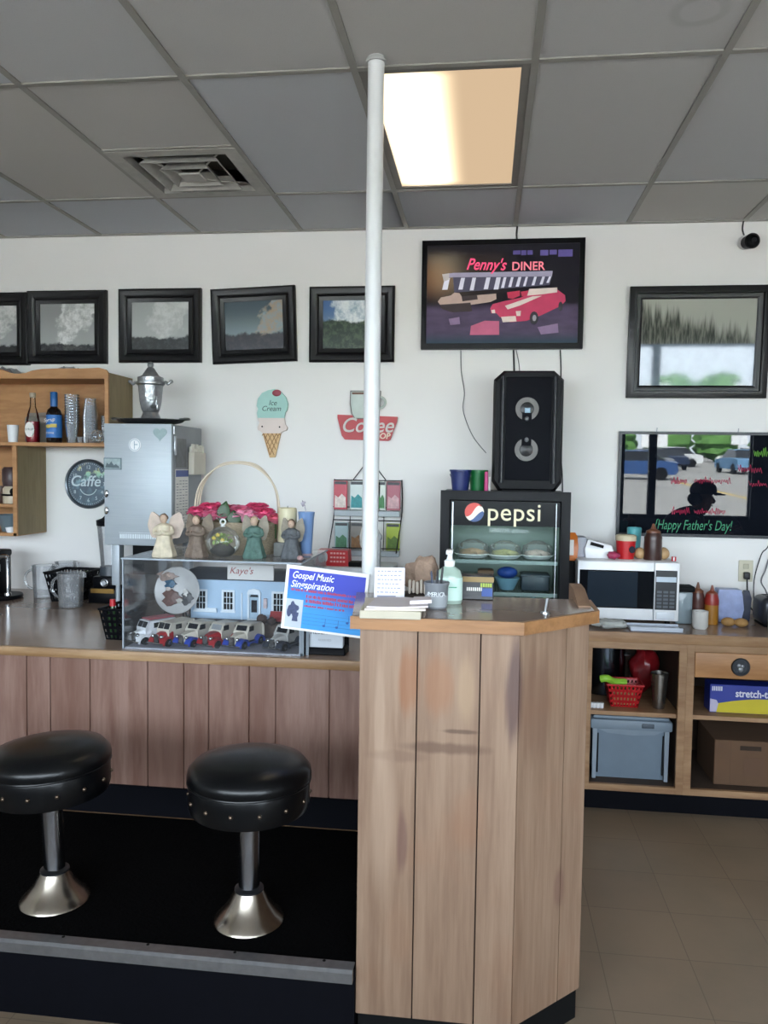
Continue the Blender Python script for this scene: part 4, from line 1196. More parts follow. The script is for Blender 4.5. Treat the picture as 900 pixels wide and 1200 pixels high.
m = MB(); m.lathe([(0, 0), (.064, 0), (.066, .008), (.058, .02), (.046, .045), (.04, .062), (0, .062)], (0, 0, 0), 32); m.build('foot', SILV, t)
m = MB(); m.lathe([(0, .06), (.042, .06), (.05, .075), (.06, .12), (.066, .19), (.068, .205), (.078, .212), (.078, .224), (.068, .226), (0, .226)], (0, 0, 0), 36, wob=lambda a, z: 1 + .02 * math.cos(8 * a) * (.07 < z < .2)); m.build('body', SILV, t)
m = MB(); m.lathe([(.07, .226), (.07, .25), (.055, .256), (.045, .262), (.02, .3), (.012, .306), (.016, .312), (.018, .32), (.012, .332), (.004, .336), (0, .336)], (0, 0, 0), 32); m.build('lid', SILV, t)
for s in (-1, 1):
    m = MB(); m.tube([(s * .06, 0, .205), (s * .085, 0, .225), (s * .1, 0, .215), (s * .115, 0, .228)], .008, 8, 5); m.ball((s * .118, 0, .228), .011, 12, 8); m.build('handle', SILV, t)
m = MB(); m.tube([(.03, -.05, .09), (.05, -.075, .092), (.075, -.085, .088)], .009, 10, 4); m.tube([(.066, -.085, .09), (.07, -.085, .125)], .005); m.ball((.07, -.085, .13), (.008, .008, .012)); m.cyl((.075, -.085, .095), (.075, -.085, .07), .009, .007); m.build('tap', SILV, t)

# ------------------------------------------------------------------ display case on the lunch counter
WT = .9315
CX0, CX1, CY0, CY1, CZ1 = -1.468, -.722, 3.135, 3.66, 1.302
dc = thing('display_case', 'clear acrylic display case holding model trucks and a blue diner', 'display case', ((CX0 + CX1) / 2, 3.4, WT))
for nm, b6 in (('front_pane', (CX0, CY0, WT, CX1, CY0 + .004, CZ1)), ('back_pane', (CX0, CY1 - .004, WT, CX1, CY1, CZ1)), ('side_pane', (CX0, CY0 + .004, WT, CX0 + .004, CY1 - .004, CZ1)),
               ('side_pane', (CX1 - .004, CY0 + .004, WT, CX1, CY1 - .004, CZ1)), ('top_pane', (CX0 - .004, CY0 - .006, CZ1, CX1 + .004, CY1 + .004, CZ1 + .005))):
    m = MB(dc); m.box(*b6); m.build(nm, CASEG, dc)
EDG = mat('acrylic_edge', '#a9b3bd', .25, alpha=.8)
m = MB(dc)
for x in (CX0 - .001, CX1 - .004): m.box(x, CY0 - .002, WT, x + .005, CY0 + .006, CZ1)
m.box(CX0 - .004, CY0 - .008, CZ1 - .001, CX1 + .004, CY0 - .005, CZ1 + .005)
m.box(CX1 + .003, CY0 - .006, CZ1 - .001, CX1 + .005, CY1, CZ1 + .005)
m.box(CX1 - .006, CY0 + .0, WT, CX1 + .012, CY0 + .01, WT + .01)
m.build('polished_edges', EDG, dc)
m = MB(dc); m.box(CX1 + .001, CY0, WT, CX1 + .014, CY0 + .012, CZ1 - .03); m.box(CX1 + .018, CY0 + .02, WT, CX1 + .03, CY0 + .03, CZ1 - .1); m.build('corner_strip', mat('strip_grey', '#7d8790', .4), dc)
m = MB(dc); m.box(CX0 + .006, CY0 + .006, WT, CX1 - .006, CY1 - .006, WT + .004); m.build('base_mat', mat('case_floor_grey', '#8d8f9c', .5, vary=.25, nscale=8), dc)
BZ = WT + .0042
# model diner
BLUEW = mat('model_pale_blue', '#a9c4dc', .5)
HX0, HX1, HY0, HY1 = -1.315, -.775, 3.49, 3.63
HB = 1.0
hs = thing('model_diner', 'pale blue model diner building with a dark roof in the case', 'model building', ((HX0 + HX1) / 2, 3.52, BZ))
m = MB(hs); m.box(HX0 - .02, HY0 - .07, BZ, HX1 + .02, HY1 + .02, HB, .004, 1); m.build('stone_base', mat('model_paving', '#5d5048', .8, vary=.5, nscale=70), hs)
m = MB(hs); m.box(HX0, HY0, HB, HX1, HY1, 1.178); m.build('walls', BLUEW, hs)
m = MB(hs); m.prism([(HY0 - .02, 1.178), (HY0 - .02, 1.182), (HY0 + .04, 1.215), (HY1 + .015, 1.215), (HY1 + .015, 1.178)], 'yz', HX0 - .015, HX1 + .015); m.build('roof', mat('model_roof', '#2f343c', .6), hs)
WTR = mat('model_white_trim', '#dce6ee', .5); DRK = mat('model_dark_pane', '#0d1118', .2)
for wx in (-1.262, -1.135, -.905):
    m = MB(hs); m.frame(wx - .03, 1.035, wx + .03, 1.132, [(0, HY0), (0, HY0 - .006), (.009, HY0 - .006), (.009, HY0)])
    m.box(wx - .034, HY0 - .009, 1.03, wx + .034, HY0, 1.038)
    for k in (-1, 1): m.box(wx + k * .007 - .0012, HY0 - .004, 1.04, wx + k * .007 + .0012, HY0 - .0015, 1.126)
    for k in (1, 2): m.box(wx - .022, HY0 - .004, 1.043 + k * .027, wx + .022, HY0 - .0015, 1.0455 + k * .027)
    w_ = m.build('window', WTR, hs)
    m = MB(hs); m.box(wx - .0215, HY0 - .0015, 1.043, wx + .0215, HY0 + .002, 1.124); m.build('pane', DRK, w_)
m = MB(hs); m.frame(-1.045, HB - .002, -.985, 1.125, [(0, HY0), (0, HY0 - .01), (.008, HY0 - .01), (.008, HY0)]); m.prism([(-1.048, 1.118), (-.982, 1.118), (-.99, 1.136), (-1.015, 1.143), (-1.04, 1.136)], 'xz', HY0 - .012, HY0)
d_ = m.build('door', WTR, hs)
m = MB(hs); m.box(-1.037, HY0 - .003, HB, -.993, HY0 + .001, 1.118); m.build('door_leaf', mat('model_door_blue', '#9fb7c9', .4), d_)
m = MB(hs); m.box(-1.028, HY0 - .005, 1.035, -1.002, HY0 - .0025, 1.09); m.prism([(-1.035, 1.104), (-.995, 1.104), (-1.0, 1.114), (-1.03, 1.114)], 'xz', HY0 - .005, HY0 - .002); m.build('door_glass', DRK, d_)
m = MB(hs); m.box(-1.185, HY0 - .02, 1.04, -1.13 - .06, HY0 - .017, 1.05)
m.box(-1.24, HY0 - .016, 1.03, -1.185, HY0 - .012, 1.05, .001, 1); m.box(-1.075, HY0 - .006, HB, -1.07, HY0, 1.12); m.build('wall_plaque', WTR, hs)
t = m
m = MB(hs); m.box(-.972, HY0 - .01, 1.055, -.955, HY0 - .001, 1.1, .002, 1); m.build('barber_pole', mat('pole_white_red', '#c9b9bc', .4, vary=.4, nscale=80), hs)
m = MB(hs); m.prism([(HY0 - .045, 1.005), (HY0 - .045, 1.012), (HY0 - .02, 1.046), (HY0 - .016, 1.046), (HY0 - .016, 1.005)], 'yz', -.935, -.875); m.build('red_stand', mat('model_red_awning', '#9c3a3c', .6), hs)
t = thing('model_sign', 'small white rooftop sign standing on the model diner roof', 'sign', (-1.02, 3.48, 1.183))
m = MB(t); m.box(-1.133, 3.467, 1.183, -.922, 3.479, 1.25, .001, 1); m.build('sign_board', mat('sign_white_card', '#d5d3cf', .6), t)
text("Kaye's", .042, (-1.07, 3.4665, 1.222), mat('sign_script_red', '#9a4a48', .6), t, shear=.3, ext=.0004)
# tiny shrubs by the model's door
def shrub(loc, r, label, c):
    m = MB(); rnd = random.Random(int(loc[0] * 999))
    m.ball((0, 0, r * .8), (r, r * .8, r), 14, 9, lambda d: .75 + .35 * rnd.random())
    o = m.build('model_shrub', mat('shrub_' + c, c, .9, vary=.5, nscale=120)); o.location = loc
    return tag(o, label, 'model shrub', 'model shrubs around the diner')
shrub((-.985 + .03, 3.405, HB + .0005), .024, 'tiny brown shrub right of the model diner door', '#4a3a34')
shrub((-.91, 3.395, HB + .0005), .02, 'tiny dark shrub in front of the red stand', '#3f3330')
shrub((-.77, 3.35, BZ), .035, 'taller brown shrub at the right corner of the model diner', '#54473d')

# toy trucks
def toy(x, y, rz, body, fender, label, roof=None, van=False, style=0, s=1.0):
    t = thing('toy_truck', label, 'toy truck', (x, y, BZ), R(rz), 'toy delivery trucks in the display case')
    t.scale = (s, s, s)
    m = MB()
    if van: prof = [(-.06, .026), (-.062, .07), (-.045, .108), (.095, .108), (.1, .1), (.1, .026)]
    else: prof = [(-.03, .026), (-.034, .066), (-.012, .1), (.0, .106), (.08, .104), (.098, .092), (.104, .06), (.104, .026)]
    mid_ = [(a, b) for a, b in prof]
    n = len(prof)
    def row(x, k): return [(x, a * 1.0 if k == 1 else a * .97, .026 + (b - .026) * k) for a, b in prof]
    m.rings([row(-.028, .94), row(-.037, .97) if 0 else [(-.038, a, b if b < .09 else b - .006) for a, b in prof], [(.038, a, b if b < .09 else b - .006) for a, b in prof], row(.028, .94)])
    bo = m.build('cab_body', body, t)
    # hood
    m = MB()
    def hood(y, w, z): return [(-w, y, .026), (-w, y, z - .012), (-w * .7, y, z - .002), (0, y, z), (w * .7, y, z - .002), (w, y, z - .012), (w, y, .026)]
    m.rings([hood(-.03, .034, .068), hood(-.06, .027, .065), hood(-.092, .016, .058), hood(-.1, .011, .048)])
    m.build('hood', body if not style else fender, t)
    for sgn in (-1, 1):
        m = MB()
        rr = []
        for k in range(13):
            a = math.pi * k / 12
            yc, zc = -.068 - .036 * math.cos(a), .012 + .036 * math.sin(a)
            rr.append([(sgn * .02, yc, zc), (sgn * .05, yc, zc - .003), (sgn * .05, -.068 - .031 * math.cos(a), .008 + .03 * math.sin(a)), (sgn * .02, -.068 - .031 * math.cos(a), .008 + .03 * math.sin(a))])
        m.rings(rr); m.build('front_fender', fender, t)
        m = MB()
        rr = []
        for k in range(13):
            a = math.pi * k / 12
            yc, zc = .062 - .034 * math.cos(a), .012 + .034 * math.sin(a)
            rr.append([(sgn * .03, yc, zc), (sgn * .05, yc, zc - .003), (sgn * .05, .062 - .029 * math.cos(a), .008 + .029 * math.sin(a)), (sgn * .03, .062 - .029 * math.cos(a), .008 + .029 * math.sin(a))])
        m.rings(rr); m.build('rear_fender', fender, t)
        m = MB(); m.box(sgn * .03, -.035, .018, sgn * .05, .03, .024); m.build('running_board', fender, t)
        m = MB(); m.ball((sgn * .026, -.096, .046), (.009, .009, .009), 12, 8); m.build('headlight', CHROME, t)
        for yy in (-.068, .062):
            m = MB(); m.cyl((sgn * .032, yy, .0175), (sgn * .047, yy, .0175), .0175, seg=18); w_ = m.build('wheel', MATTE_BLACK, t)
            m = MB(); m.cyl((sgn * .046, yy, .0175), (sgn * .0485, yy, .0175), .008, seg=12); m.build('hubcap', CHROME, w_)
        m = MB(); m.box(sgn * .0375, -.02, .07, sgn * .0392, .015, .092); m.build('side_window', DRK, t)
    m = MB()
    if van:
        m.xf = Matrix.Translation((0, -.0605, .07)) @ Matrix.Rotation(R(-25), 4, 'X')
        m.box(-.033, -.002, .004, -.002, .001, .032); m.box(.002, -.002, .004, .033, .001, .032)
    else:
        m.xf = Matrix.Translation((0, -.0325, .068)) @ Matrix.Rotation(R(-32), 4, 'X')
        m.box(-.026, -.0018, .006, .026, .001, .03)
    m.build('windshield', DRK if not (style == 2) else mat('toy_grey_glass', '#8a8f92', .3), t)
    m = MB(); m.prism([(-.011, .02), (.011, .02), (.014, .04), (.009, .056), (-.009, .056), (-.014, .04)], 'xz', -.1035, -.098)
    for k in range(5): m.box(-.01 + k * .0045, -.105, .024, -.0085 + k * .0045, -.103, .052)
    m.build('grille', CHROME, t)
    m = MB(); m.box(-.048, -.112, .012, .048, -.106, .02, .002, 1); m.build('bumper', CHROME, t)
    if roof:
        m = MB(); m.box(-.034, -.04, .1065 if van else .1, .034, .095, .112, .003, 1); m.build('roof_panel', roof, t)
    return t
CRM = mat('toy_cream', '#c9c3b6', .35); TWH = mat('toy_white', '#dfe2e6', .35); TRED = mat('toy_red', '#94141c', .3); TBLU = mat('toy_blue', '#243f9c', .3); TSIL = mat('toy_silver', '#b2b2b0', .3); TDK = mat('toy_dark', '#262c38', .3)
toy(-1.395, 3.27, -34, TWH, TWH, 'white toy van with a red roof, leftmost in the display case', mat('toy_roof_pink', '#a8505a', .4), True, 0, .93)
toy(-1.3, 3.255, -24, CRM, TRED, 'cream and red toy bus with a split windscreen', None, True, 1, .93)
toy(-1.2, 3.262, -21, CRM, TBLU, 'cream toy truck with blue fenders beside the red toy bus', None, False, 0, .93)
toy(-1.097, 3.262, -21, CRM, TRED, 'cream toy truck with red fenders, fourth from the left', None, False, 2, .93)
toy(-.99, 3.262, -17, CRM, TBLU, 'cream toy truck with blue fenders in front of the model door', None, False, 0, .93)
toy(-.815, 3.255, -20, TSIL, TDK, 'silver toy truck with dark fenders, rightmost in the case', None, False, 0, .93)

# decorative plate on its easel
t = thing('decorative_plate', 'round painted scene plate on an easel inside the case', 'plate', (-1.345, 3.425, BZ))
m = MB(); m.lathe([(0, 0), (.06, 0), (.1, .012), (.104, .016), (.1, .018), (.06, .008), (0, .008)], (0, 0, 0), 40)
Rx = Matrix.Rotation(R(80), 4, 'X')
bmesh.ops.transform(m.bm, verts=m.bm.verts, matrix=Matrix.Translation((0, 0, .197)) @ Rx)
m.build('plate_body', mat('plate_grey_white', '#a3a3a2', .3, vary=.2, nscale=18), t)
def plate_blob(nm, cx, cz_, rx, rz, c):
    m = MB(); rnd = random.Random(int(cx * 999 + cz_ * 333)); m.ball((0, 0, 0), (rx * 1.3, rz * 1.3, .007), 16, 9, lambda d: .8 + .25 * math.sin(5 * d.x + 3) * math.cos(6 * d.y))
    bmesh.ops.transform(m.bm, verts=m.bm.verts, matrix=Matrix.Translation((0, 0, .197)) @ Rx @ Matrix.Translation((cx * 1.1, cz_ * 1.1, .014)))
    m.build(nm, mat('plate_' + nm + c, c, .5, vary=.6, nscale=90), t)
plate_blob('painted_tree', -.045, .055, .045, .02, '#8d7a70'); plate_blob('painted_skirt', -.02, -.03, .04, .035, '#5d4038'); plate_blob('painted_figure', -.03, .025, .024, .022, '#2e5670')
plate_blob('painted_head', -.038, .06, .013, .013, '#b39a8a'); plate_blob('painted_figure', .045, -.03, .025, .03, '#3a3a3c'); plate_blob('painted_apron', .038, -.012, .014, .018, '#c9c7c2'); plate_blob('painted_animal', .01, -.04, .02, .012, '#a8a39c')
plate_blob('painted_collar', -.035, .005, .013, .01, '#c2b6ae')
m = MB(t)
for s in (-1, 1): m.tube([(-1.345 + s * .05, 3.405, BZ), (-1.345 + s * .05, 3.44, BZ + .085), (-1.345 + s * .03, 3.475, BZ + .2)], .004, 6, 3); m.tube([(-1.345 + s * .05, 3.44, BZ + .085), (-1.345 + s * .05, 3.395, BZ + .09), (-1.345 + s * .05, 3.39, BZ + .105)], .004, 6)
m.tube([(-1.345, 3.5, BZ), (-1.345, 3.47, BZ + .2)], .004, 6); m.build('easel', mat('easel_wire', '#2a2623', .5, .4), t)

# black crate with sauce bottles beside the case
t = thing('plastic_crate', 'small black perforated basket left of the display case', 'crate', (-1.565, 3.36, WT))
crate(t, -1.635, -1.5, 3.26, 3.46, WT, WT + .135, .022, BLACK, 5, 6, 5)
for i, (x, y, cap, lab) in enumerate(((-1.6, 3.32, '#b3202a', 'green sauce bottle with red cap, left in the black basket'), (-1.545, 3.33, '#b3202a', 'green sauce bottle with red cap, right in the black basket'), (-1.572, 3.4, '#1d1f24', 'sauce bottle with black cap at the back of the basket'))):
    b_ = thing('sauce_bottle', lab, 'bottle', (x, y, WT + .0045), 0, 'sauce bottles in the black basket')
    m = MB(); m.lathe([(0, 0), (.02, 0), (.021, .01), (.021, .1), (.01, .125), (.009, .14), (0, .14)], (0, 0, 0), 16); m.build('body', mat('sauce_green', '#33552f', .2), b_)
    m = MB(); m.lathe([(.011, .135), (.013, .137), (.012, .165), (0, .167)], (0, 0, 0), 16); m.build('cap', mat('sauce_cap' + cap, cap, .4), b_)

# ------------------------------------------------------------------ things on top of the display case
CT = CZ1 + .0055
def angel(loc, s, robe, wing, label, rz=0, wide=1.0, hair='#6b5648'):
    t = thing('angel_figurine', label, 'figurine', loc, R(rz), 'angel figurines on the display case')
    t.scale = (s, s, s)
    m = MB(); m.lathe([(0, 0), (.044, 0), (.047, .008), (.04, .03), (.031, .06), (.027, .09), (.03, .11), (.026, .122), (.012, .13), (0, .132)], (0, 0, 0), 28, 1, .8, wob=lambda a, z: 1 + .07 * math.sin(7 * a) * (z < .09))
    m.build('robe', robe, t)
    m = MB(); m.ball((0, -.004, .146), (.0145, .0145, .018), 16, 10); m.ball((0, -.0185, .144), (.003, .003, .004), 8, 6)
    h = m.build('head', mat('figurine_skin', '#b9a08c', .6), t)
    m = MB(); m.ball((0, .002, .151), (.0165, .0155, .016), 16, 9, lambda d: 1 + .08 * math.sin(9 * d.x + 7 * d.z)); m.build('hair', mat('fig_hair' + hair, hair, .8, vary=.4, nscale=120), h)
    for sg in (-1, 1):
        m = MB(); m.tube([(sg * .026, 0, .115), (sg * .034, -.012, .095), (sg * .012, -.032, .092), (0, -.034, .1)], .008, 8, 4); m.build('arm', robe, t)
        m = MB()
        pts = []
        for k in range(24):
            a = 2 * math.pi * k / 24
            px, pz = math.cos(a), math.sin(a)
            r_ = 1 + .06 * math.sin(6 * a)
            pts.append((sg * (.01 + wide * (.024 + .026 * px * r_ + .008 * pz)), .118 + .052 * pz * r_ - .012 * px * px))
        m.rings([[(x, .014 + abs(x) * .25, z) for x, z in pts], [(x * .97, .024 + abs(x) * .2, z) for x, z in pts]])
        m.build('wing', wing, t)
    return t
F1 = mat('figurine_cream', '#c3b8a2', .6, vary=.4, nscale=40, bump=.3); F1w = mat('figurine_wing_cream', '#b8a79a', .6, vary=.35, nscale=40)
F2 = mat('figurine_brown', '#6f6156', .7, vary=.55, nscale=60, bump=.5); F2w = mat('figurine_wing_brown', '#776a5c', .7, vary=.5, nscale=60)
F3 = mat('figurine_green', '#4d6a62', .7, vary=.5, nscale=60, bump=.5); F4 = mat('figurine_slate', '#565a5e', .7, vary=.6, nscale=60, bump=.5); F4w = mat('figurine_wing_stone', '#8d8577', .7, vary=.4, nscale=60)
angel((-1.318, 3.2, CT), 1.08, F1, F1w, 'cream winged angel figurine, leftmost on the display case', 8, 1.15)
angel((-1.185, 3.22, CT), 1.05, F2, F2w, 'brown rough angel figurine between the cream angel and glass globe', -6, .95)
angel((-.945, 3.24, CT), 1.04, F3, F4w, 'angel figurine in a green robe right of the glass globe', 5, .85, '#b7a683')
angel((-.795, 3.27, CT), .98, F4, F4w, 'dark slate angel figurine in front of the cream candle', 0, .8)
# terrarium
t = thing('terrarium', 'hanging glass globe terrarium with moss and yellow flowers', 'terrarium', (-1.07, 3.215, CT))
m = MB(); m.ball((0, 0, .066), (.072, .062, .066), 28, 16); m.build('glass_globe', glass('globe_glass', (.96, .97, .97), .45, .06, (.8, .82, .8)), t)
m = MB(); m.ball((0, 0, .037), (.056, .047, .034), 20, 10, lambda d: .95 if d.z < .2 else .75); m.build('dark_soil', mat('soil', '#231e1a', .9, vary=.4, nscale=60), t)
m = MB(); rnd = random.Random(12)
for k in range(80):
    a, q = rnd.uniform(0, 6.28), rnd.uniform(.0, .046); x, y, z = q * math.cos(a), q * math.sin(a) * .8 - .006, rnd.uniform(.045, .092)
    d = Vector((rnd.uniform(-1, 1), rnd.uniform(-1, .4), rnd.uniform(.2, 1))).normalized() * .018; s_ = d.cross(Vector((0, 0, 1))).normalized() * .006
    p = Vector((x, y, z)); m.rings([[p - s_ * .3, p + s_ * .3, p + s_ * .3 + Vector((0, 0, .001))], [p + d * .5 - s_, p + d * .5 + s_, p + d * .5 + s_ + Vector((0, 0, .001))], [p + d, p + d * 1.01, p + d + Vector((0, 0, .001))]])
m.build('moss', mat('moss_green', '#87a24e', .8, vary=.5, nscale=90), t)
m = MB()
for (x, z) in ((-.025, .085), (.012, .078), (-.008, .098)): m.ball((x, -.04, z), (.009, .007, .008), 10, 7)
m.build('yellow_flower', mat('flower_yellow', '#c9b347', .6), t)
m = MB(); m.lathe([(0, .13), (.01, .13), (.008, .138), (0, .14)], (0, 0, 0), 14); m.torus((0, 0, .15), .011, .0035, 'y', 18, 7); m.build('loop', mat('loop_white', '#c9ccca', .4), t)

# wicker basket of peonies
bk = thing('wicker_basket', 'oval wicker basket with a tall hooped handle on the case', 'basket', (-1.075, 3.43, CT))
WICK = wood('wicker', '#b0a28a', '#7d6f5c', (40, 40, 160), .8, .3, island=False)
m = MB(); m.lathe([(0, 0), (.9, 0), (.93, .02), (1.0, .13), (1.02, .135), (1.0, .14), (.95, .135), (.88, .012), (0, .012)], (0, 0, 0), 64, .185, .115, wob=lambda a, z: 1 + .012 * math.sin(32 * a + (z * 400)))
m.build('basket_body', WICK, bk)
m = MB()
for k in range(3):
    m.tube([(-.188 + .008 * k, .01 * (k - 1), .06), (-.19 + .006 * k, .012 * (k - 1), .2), (-.165 + .004 * k, .012 * (k - 1), .3), (-.09, .01 * (k - 1), .372 + .004 * k), (0, .008 * (k - 1), .392 + .003 * k), (.09, .01 * (k - 1), .372 + .004 * k), (.165 - .004 * k, .012 * (k - 1), .3), (.19 - .006 * k, .012 * (k - 1), .2), (.188 - .008 * k, .01 * (k - 1), .06)], .0042, 6, 6)
m.build('handle', mat('pale_willow', '#cbbfab', .7), bk)
def peony(loc, r, c, label, seed):
    rnd = random.Random(seed)
    t = thing('peony', label, 'flower', loc, 0, 'peonies in the wicker basket')
    m = MB()
    for layer in range(4):
        n = 9 - layer
        for k in range(n):
            a = 2 * math.pi * (k + layer * .5) / n + rnd.uniform(-.2, .2)
            el = [.3, .7, 1.05, 1.35][layer] + rnd.uniform(-.1, .1)
            rr = r * [1.0, .9, .75, .55][layer]
            d = Vector((math.cos(a) * math.cos(el), math.sin(a) * math.cos(el), math.sin(el)))
            sd = Vector((-math.sin(a), math.cos(a), 0)); up = d.cross(sd) * -1
            c0 = d * rr * .55
            rows = []
            for u in range(5):
                f = u / 4
                wv = r * .48 * math.sin(math.pi * (.12 + .8 * f) * .72)
                ctr = d * rr * (.15 + .85 * f) + up * (r * .25 * f * f)
                rows.append([ctr + sd * wv * s + d * (-.06 * r * s * s) + up * (.12 * r * s * s + rnd.uniform(-.02, .02) * r) for s in (-1, -.5, 0, .5, 1)])
            vs = [[m.v(p + Vector((0, 0, r * .3))) for p in row] for row in rows]
            for i in range(4):
                for j in range(4): m._f([vs[i][j], vs[i][j + 1], vs[i + 1][j + 1], vs[i + 1][j]])
    m.build('petals', c, t, angle=80)
    m = MB(); m.ball((0, 0, r * .3), (r * .55, r * .55, r * .5), 12, 8); m.build('heart', c, t)
    m = MB(); m.tube([(0, 0, r * .1), (0, .0, -.03), (0, .005, -.07)], .004, 6); m.build('stem', mat('stem_green', '#3f5a35', .7), t)
    return t
PK1 = mat('peony_deep_pink', '#d6567f', .6, vary=.25, nscale=60); PK2 = mat('peony_pink', '#e07f9f', .6, vary=.25, nscale=60); PK3 = mat('peony_pale', '#eeb0c6', .6, vary=.2, nscale=60); PK4 = mat('peony_coral', '#e0788e', .6, vary=.2, nscale=60)
zb = CT + .15
for i, (dx, dy, dz, r, c, lab) in enumerate(((-.165, -.03, .01, .042, PK1, 'deep pink peony hanging over the left basket rim'), (-.12, .0, .022, .046, PK1, 'deep pink peony second from the basket left'), (-.1, -.06, .0, .036, PK2, 'pink peony low at the basket front left'),
        (-.03, .02, .02, .04, PK1, 'deep pink peony behind the dark leaves'), (.02, -.02, .012, .045, PK2, 'pink peony just right of the dark leaves'), (.055, -.055, -.004, .045, PK3, 'pale pink peony at the basket front'), (.085, .01, .025, .045, PK1, 'deep pink peony, highest at right of basket'),
        (.125, -.03, .008, .044, PK1, 'dark pink peony second from the right rim'), (.178, -.03, -.01, .036, PK4, 'coral pink peony drooping over the right basket rim'), (-.055, -.04, -.004, .034, PK2, 'pink peony left of the glass globe loop'))):
    peony((-1.075 + dx, 3.43 + dy, zb + dz), r * 1.25, c, lab, 20 + i)
def leaf(loc, L, w, rx, ry, label):
    t = thing('leaf', label, 'leaf', loc, 0, 'dark leaves in the wicker basket')
    t.rotation_euler = (R(rx), R(ry), 0)
    m = MB(); n = 8
    rr = []
    for i in range(n + 1):
        f = i / n; ww = w * math.sin(math.pi * (.08 + .9 * f)) + .0008
        rr.append([(-ww, .012 * f * f, L * f), (0, .006 + .012 * f * f, L * f), (ww, .012 * f * f, L * f), (0, .0078 + .012 * f * f, L * f)])
    m.rings(rr); m.build('blade', mat('dark_leaf', '#2e4a2c', .4, vary=.3, nscale=40), t)
    return t
leaf((-1.125, 3.36, CT + .135), .095, .028, 5, 12, 'pointed dark green leaf standing up in the flower basket')
leaf((-1.06, 3.35, CT + .125), .065, .03, 10, -8, 'rounded dark green leaf behind the glass globe loop')
# candles and small ornaments
def candle(loc, r, h, c, label, wick=True):
    t = thing('pillar_candle', label, 'candle', loc, 0)
    m = MB(); m.lathe([(0, 0), (r, 0), (r, h - .004), (r - .004, h), (r * .7, h - .004), (0, h - .005)], (0, 0, 0), 28, wob=lambda a, z: 1 + .015 * math.sin(3 * a + z * 40)); m.build('wax', c, t)
    if wick: m = MB(); m.cyl((0, 0, h - .006), (.001, 0, h + .008), .0014, seg=6); m.build('wick', MATTE_BLACK, t)
    return t
candle((-.837, 3.37, CT + .0605), .04, .145, mat('cream_wax', '#cbc3a3', .45, vary=.15), 'tall cream pillar candle on a grey block behind the angel')
m = MB(); m.box(-.885, 3.32, CT, -.79, 3.42, CT + .06, .006)
solo(m, 'candle_block', mat('grey_block', '#6b6d6b', .7, vary=.3, nscale=50), 'grey stone block under the cream candle', 'block', (-.837, 3.37, CT))
t = thing('bud_vase', 'tapered periwinkle blue vase beside the cream candle', 'vase', (-.752, 3.36, CT))
m = MB(); m.lathe([(0, 0), (.02, 0), (.024, .02), (.032, .16), (.036, .19), (.033, .19), (.02, .02), (0, .02)], (0, 0, 0), 26); m.build('body', mat('periwinkle', '#6f8cb8', .3, vary=.12), t)
m = MB(); m.torus((0, 0, .008), .022, .006, 'z', 20, 8); m.build('foot_ring', mat('rosy_foot', '#a7949a', .5), t)
m = MB(); m.tube([(0, 0, .15), (-.004, 0, .2), (-.012, .0, .225)], .002, 6, 3); m.ball((-.014, 0, .225), (.012, .01, .014), 10, 7, lambda d: .8 + .3 * math.sin(6 * d.x + 4 * d.z)); m.build('dried_sprig', mat('sprig_lilac', '#a9a3b0', .8), t)
m = MB(); m.ball((-.74, 3.2, CT + .011), (.014, .014, .011), 14, 8); solo(m, 'pebble_ornament', mat('rosy_shell', '#a98886', .5), 'small rosy pebble ornament at the case corner', 'ornament', (-.74, 3.2, CT))

# ------------------------------------------------------------------ notice taped to the post, reserved signs
pn = thing('notice', 'tilted blue gospel music notice taped to the white post', 'notice', (-.5365, 2.694, 1.231), 0)
pn.rotation_euler = (0, R(5.2), 0)
pw, ph = .2875, .222
m = MB(); m.box(-pw / 2, 0, -ph / 2, pw / 2, .0018, ph / 2); m.build('sheet', PAPER, pn)
m_, nt, b = nodes_of('printed_blue_sky')
v = ocoord(nt); sp = nt.nodes.new('ShaderNodeSeparateXYZ'); nt.links.new(v, sp.inputs[0])
q = math_n(nt, 'ADD', sp.outputs[2], math_n(nt, 'MULTIPLY', sp.outputs[0], .18))
q = math_n(nt, 'ADD', q, math_n(nt, 'MULTIPLY', math_n(nt, 'SUBTRACT', noise(nt, ocoord(nt, (6, 1, 14)), 1.5, 3), .5), .05))
nt.links.new(mixc(nt, ramp(nt, q, .06, -.05), lin('#2535ae'), lin('#2c92d8')), b.inputs['Base Color'])
b.inputs['Roughness'].default_value = .5
m = MB(); m.box(-pw / 2 + .011, -.0006, -ph / 2 + .008, pw / 2 - .01, .0002, ph / 2 - .013); m.build('printed_panel', m_, pn)
def ltext(body, size, x, z, mm, shear=0, bold=0, sx=1.0, al='LEFT'):
    o = text(body, size, (x, -.0009, z), mm, None, 'lettering', shear=shear, ext=.0002, align=al, bold=bold, sx=sx)
    o.parent = pn
    return o
NW = mat('notice_white_ink', '#e4e8f0', .6); NR = mat('notice_red_ink', '#a8324e', .6)
ltext('Gospel Music', .034, -.122, .078, NW, .3, .0004, .78); ltext('Singspiration', .034, -.124, .047, NW, .3, .0004, .86)
def dashes(x0, x1, z, h, mm, seed, nm='small_print'):
    rnd = random.Random(seed); m = MB(); x = x0
    while x < x1:
        w = rnd.uniform(.002, .0045); m.box(x, -.001, z, min(x + w, x1), -.0004, z + h * rnd.uniform(.7, 1.0)); x += w + (.004 if rnd.random() < .18 else .0009)
    o = m.build(nm, mm, pn); return o
dashes(-.12, .118, .024, .009, NR, 1); dashes(-.066, .118, .004, .011, NR, 2); dashes(-.066, .128, -.012, .012, NR, 3); dashes(-.07, .07, -.027, .007, NR, 4)
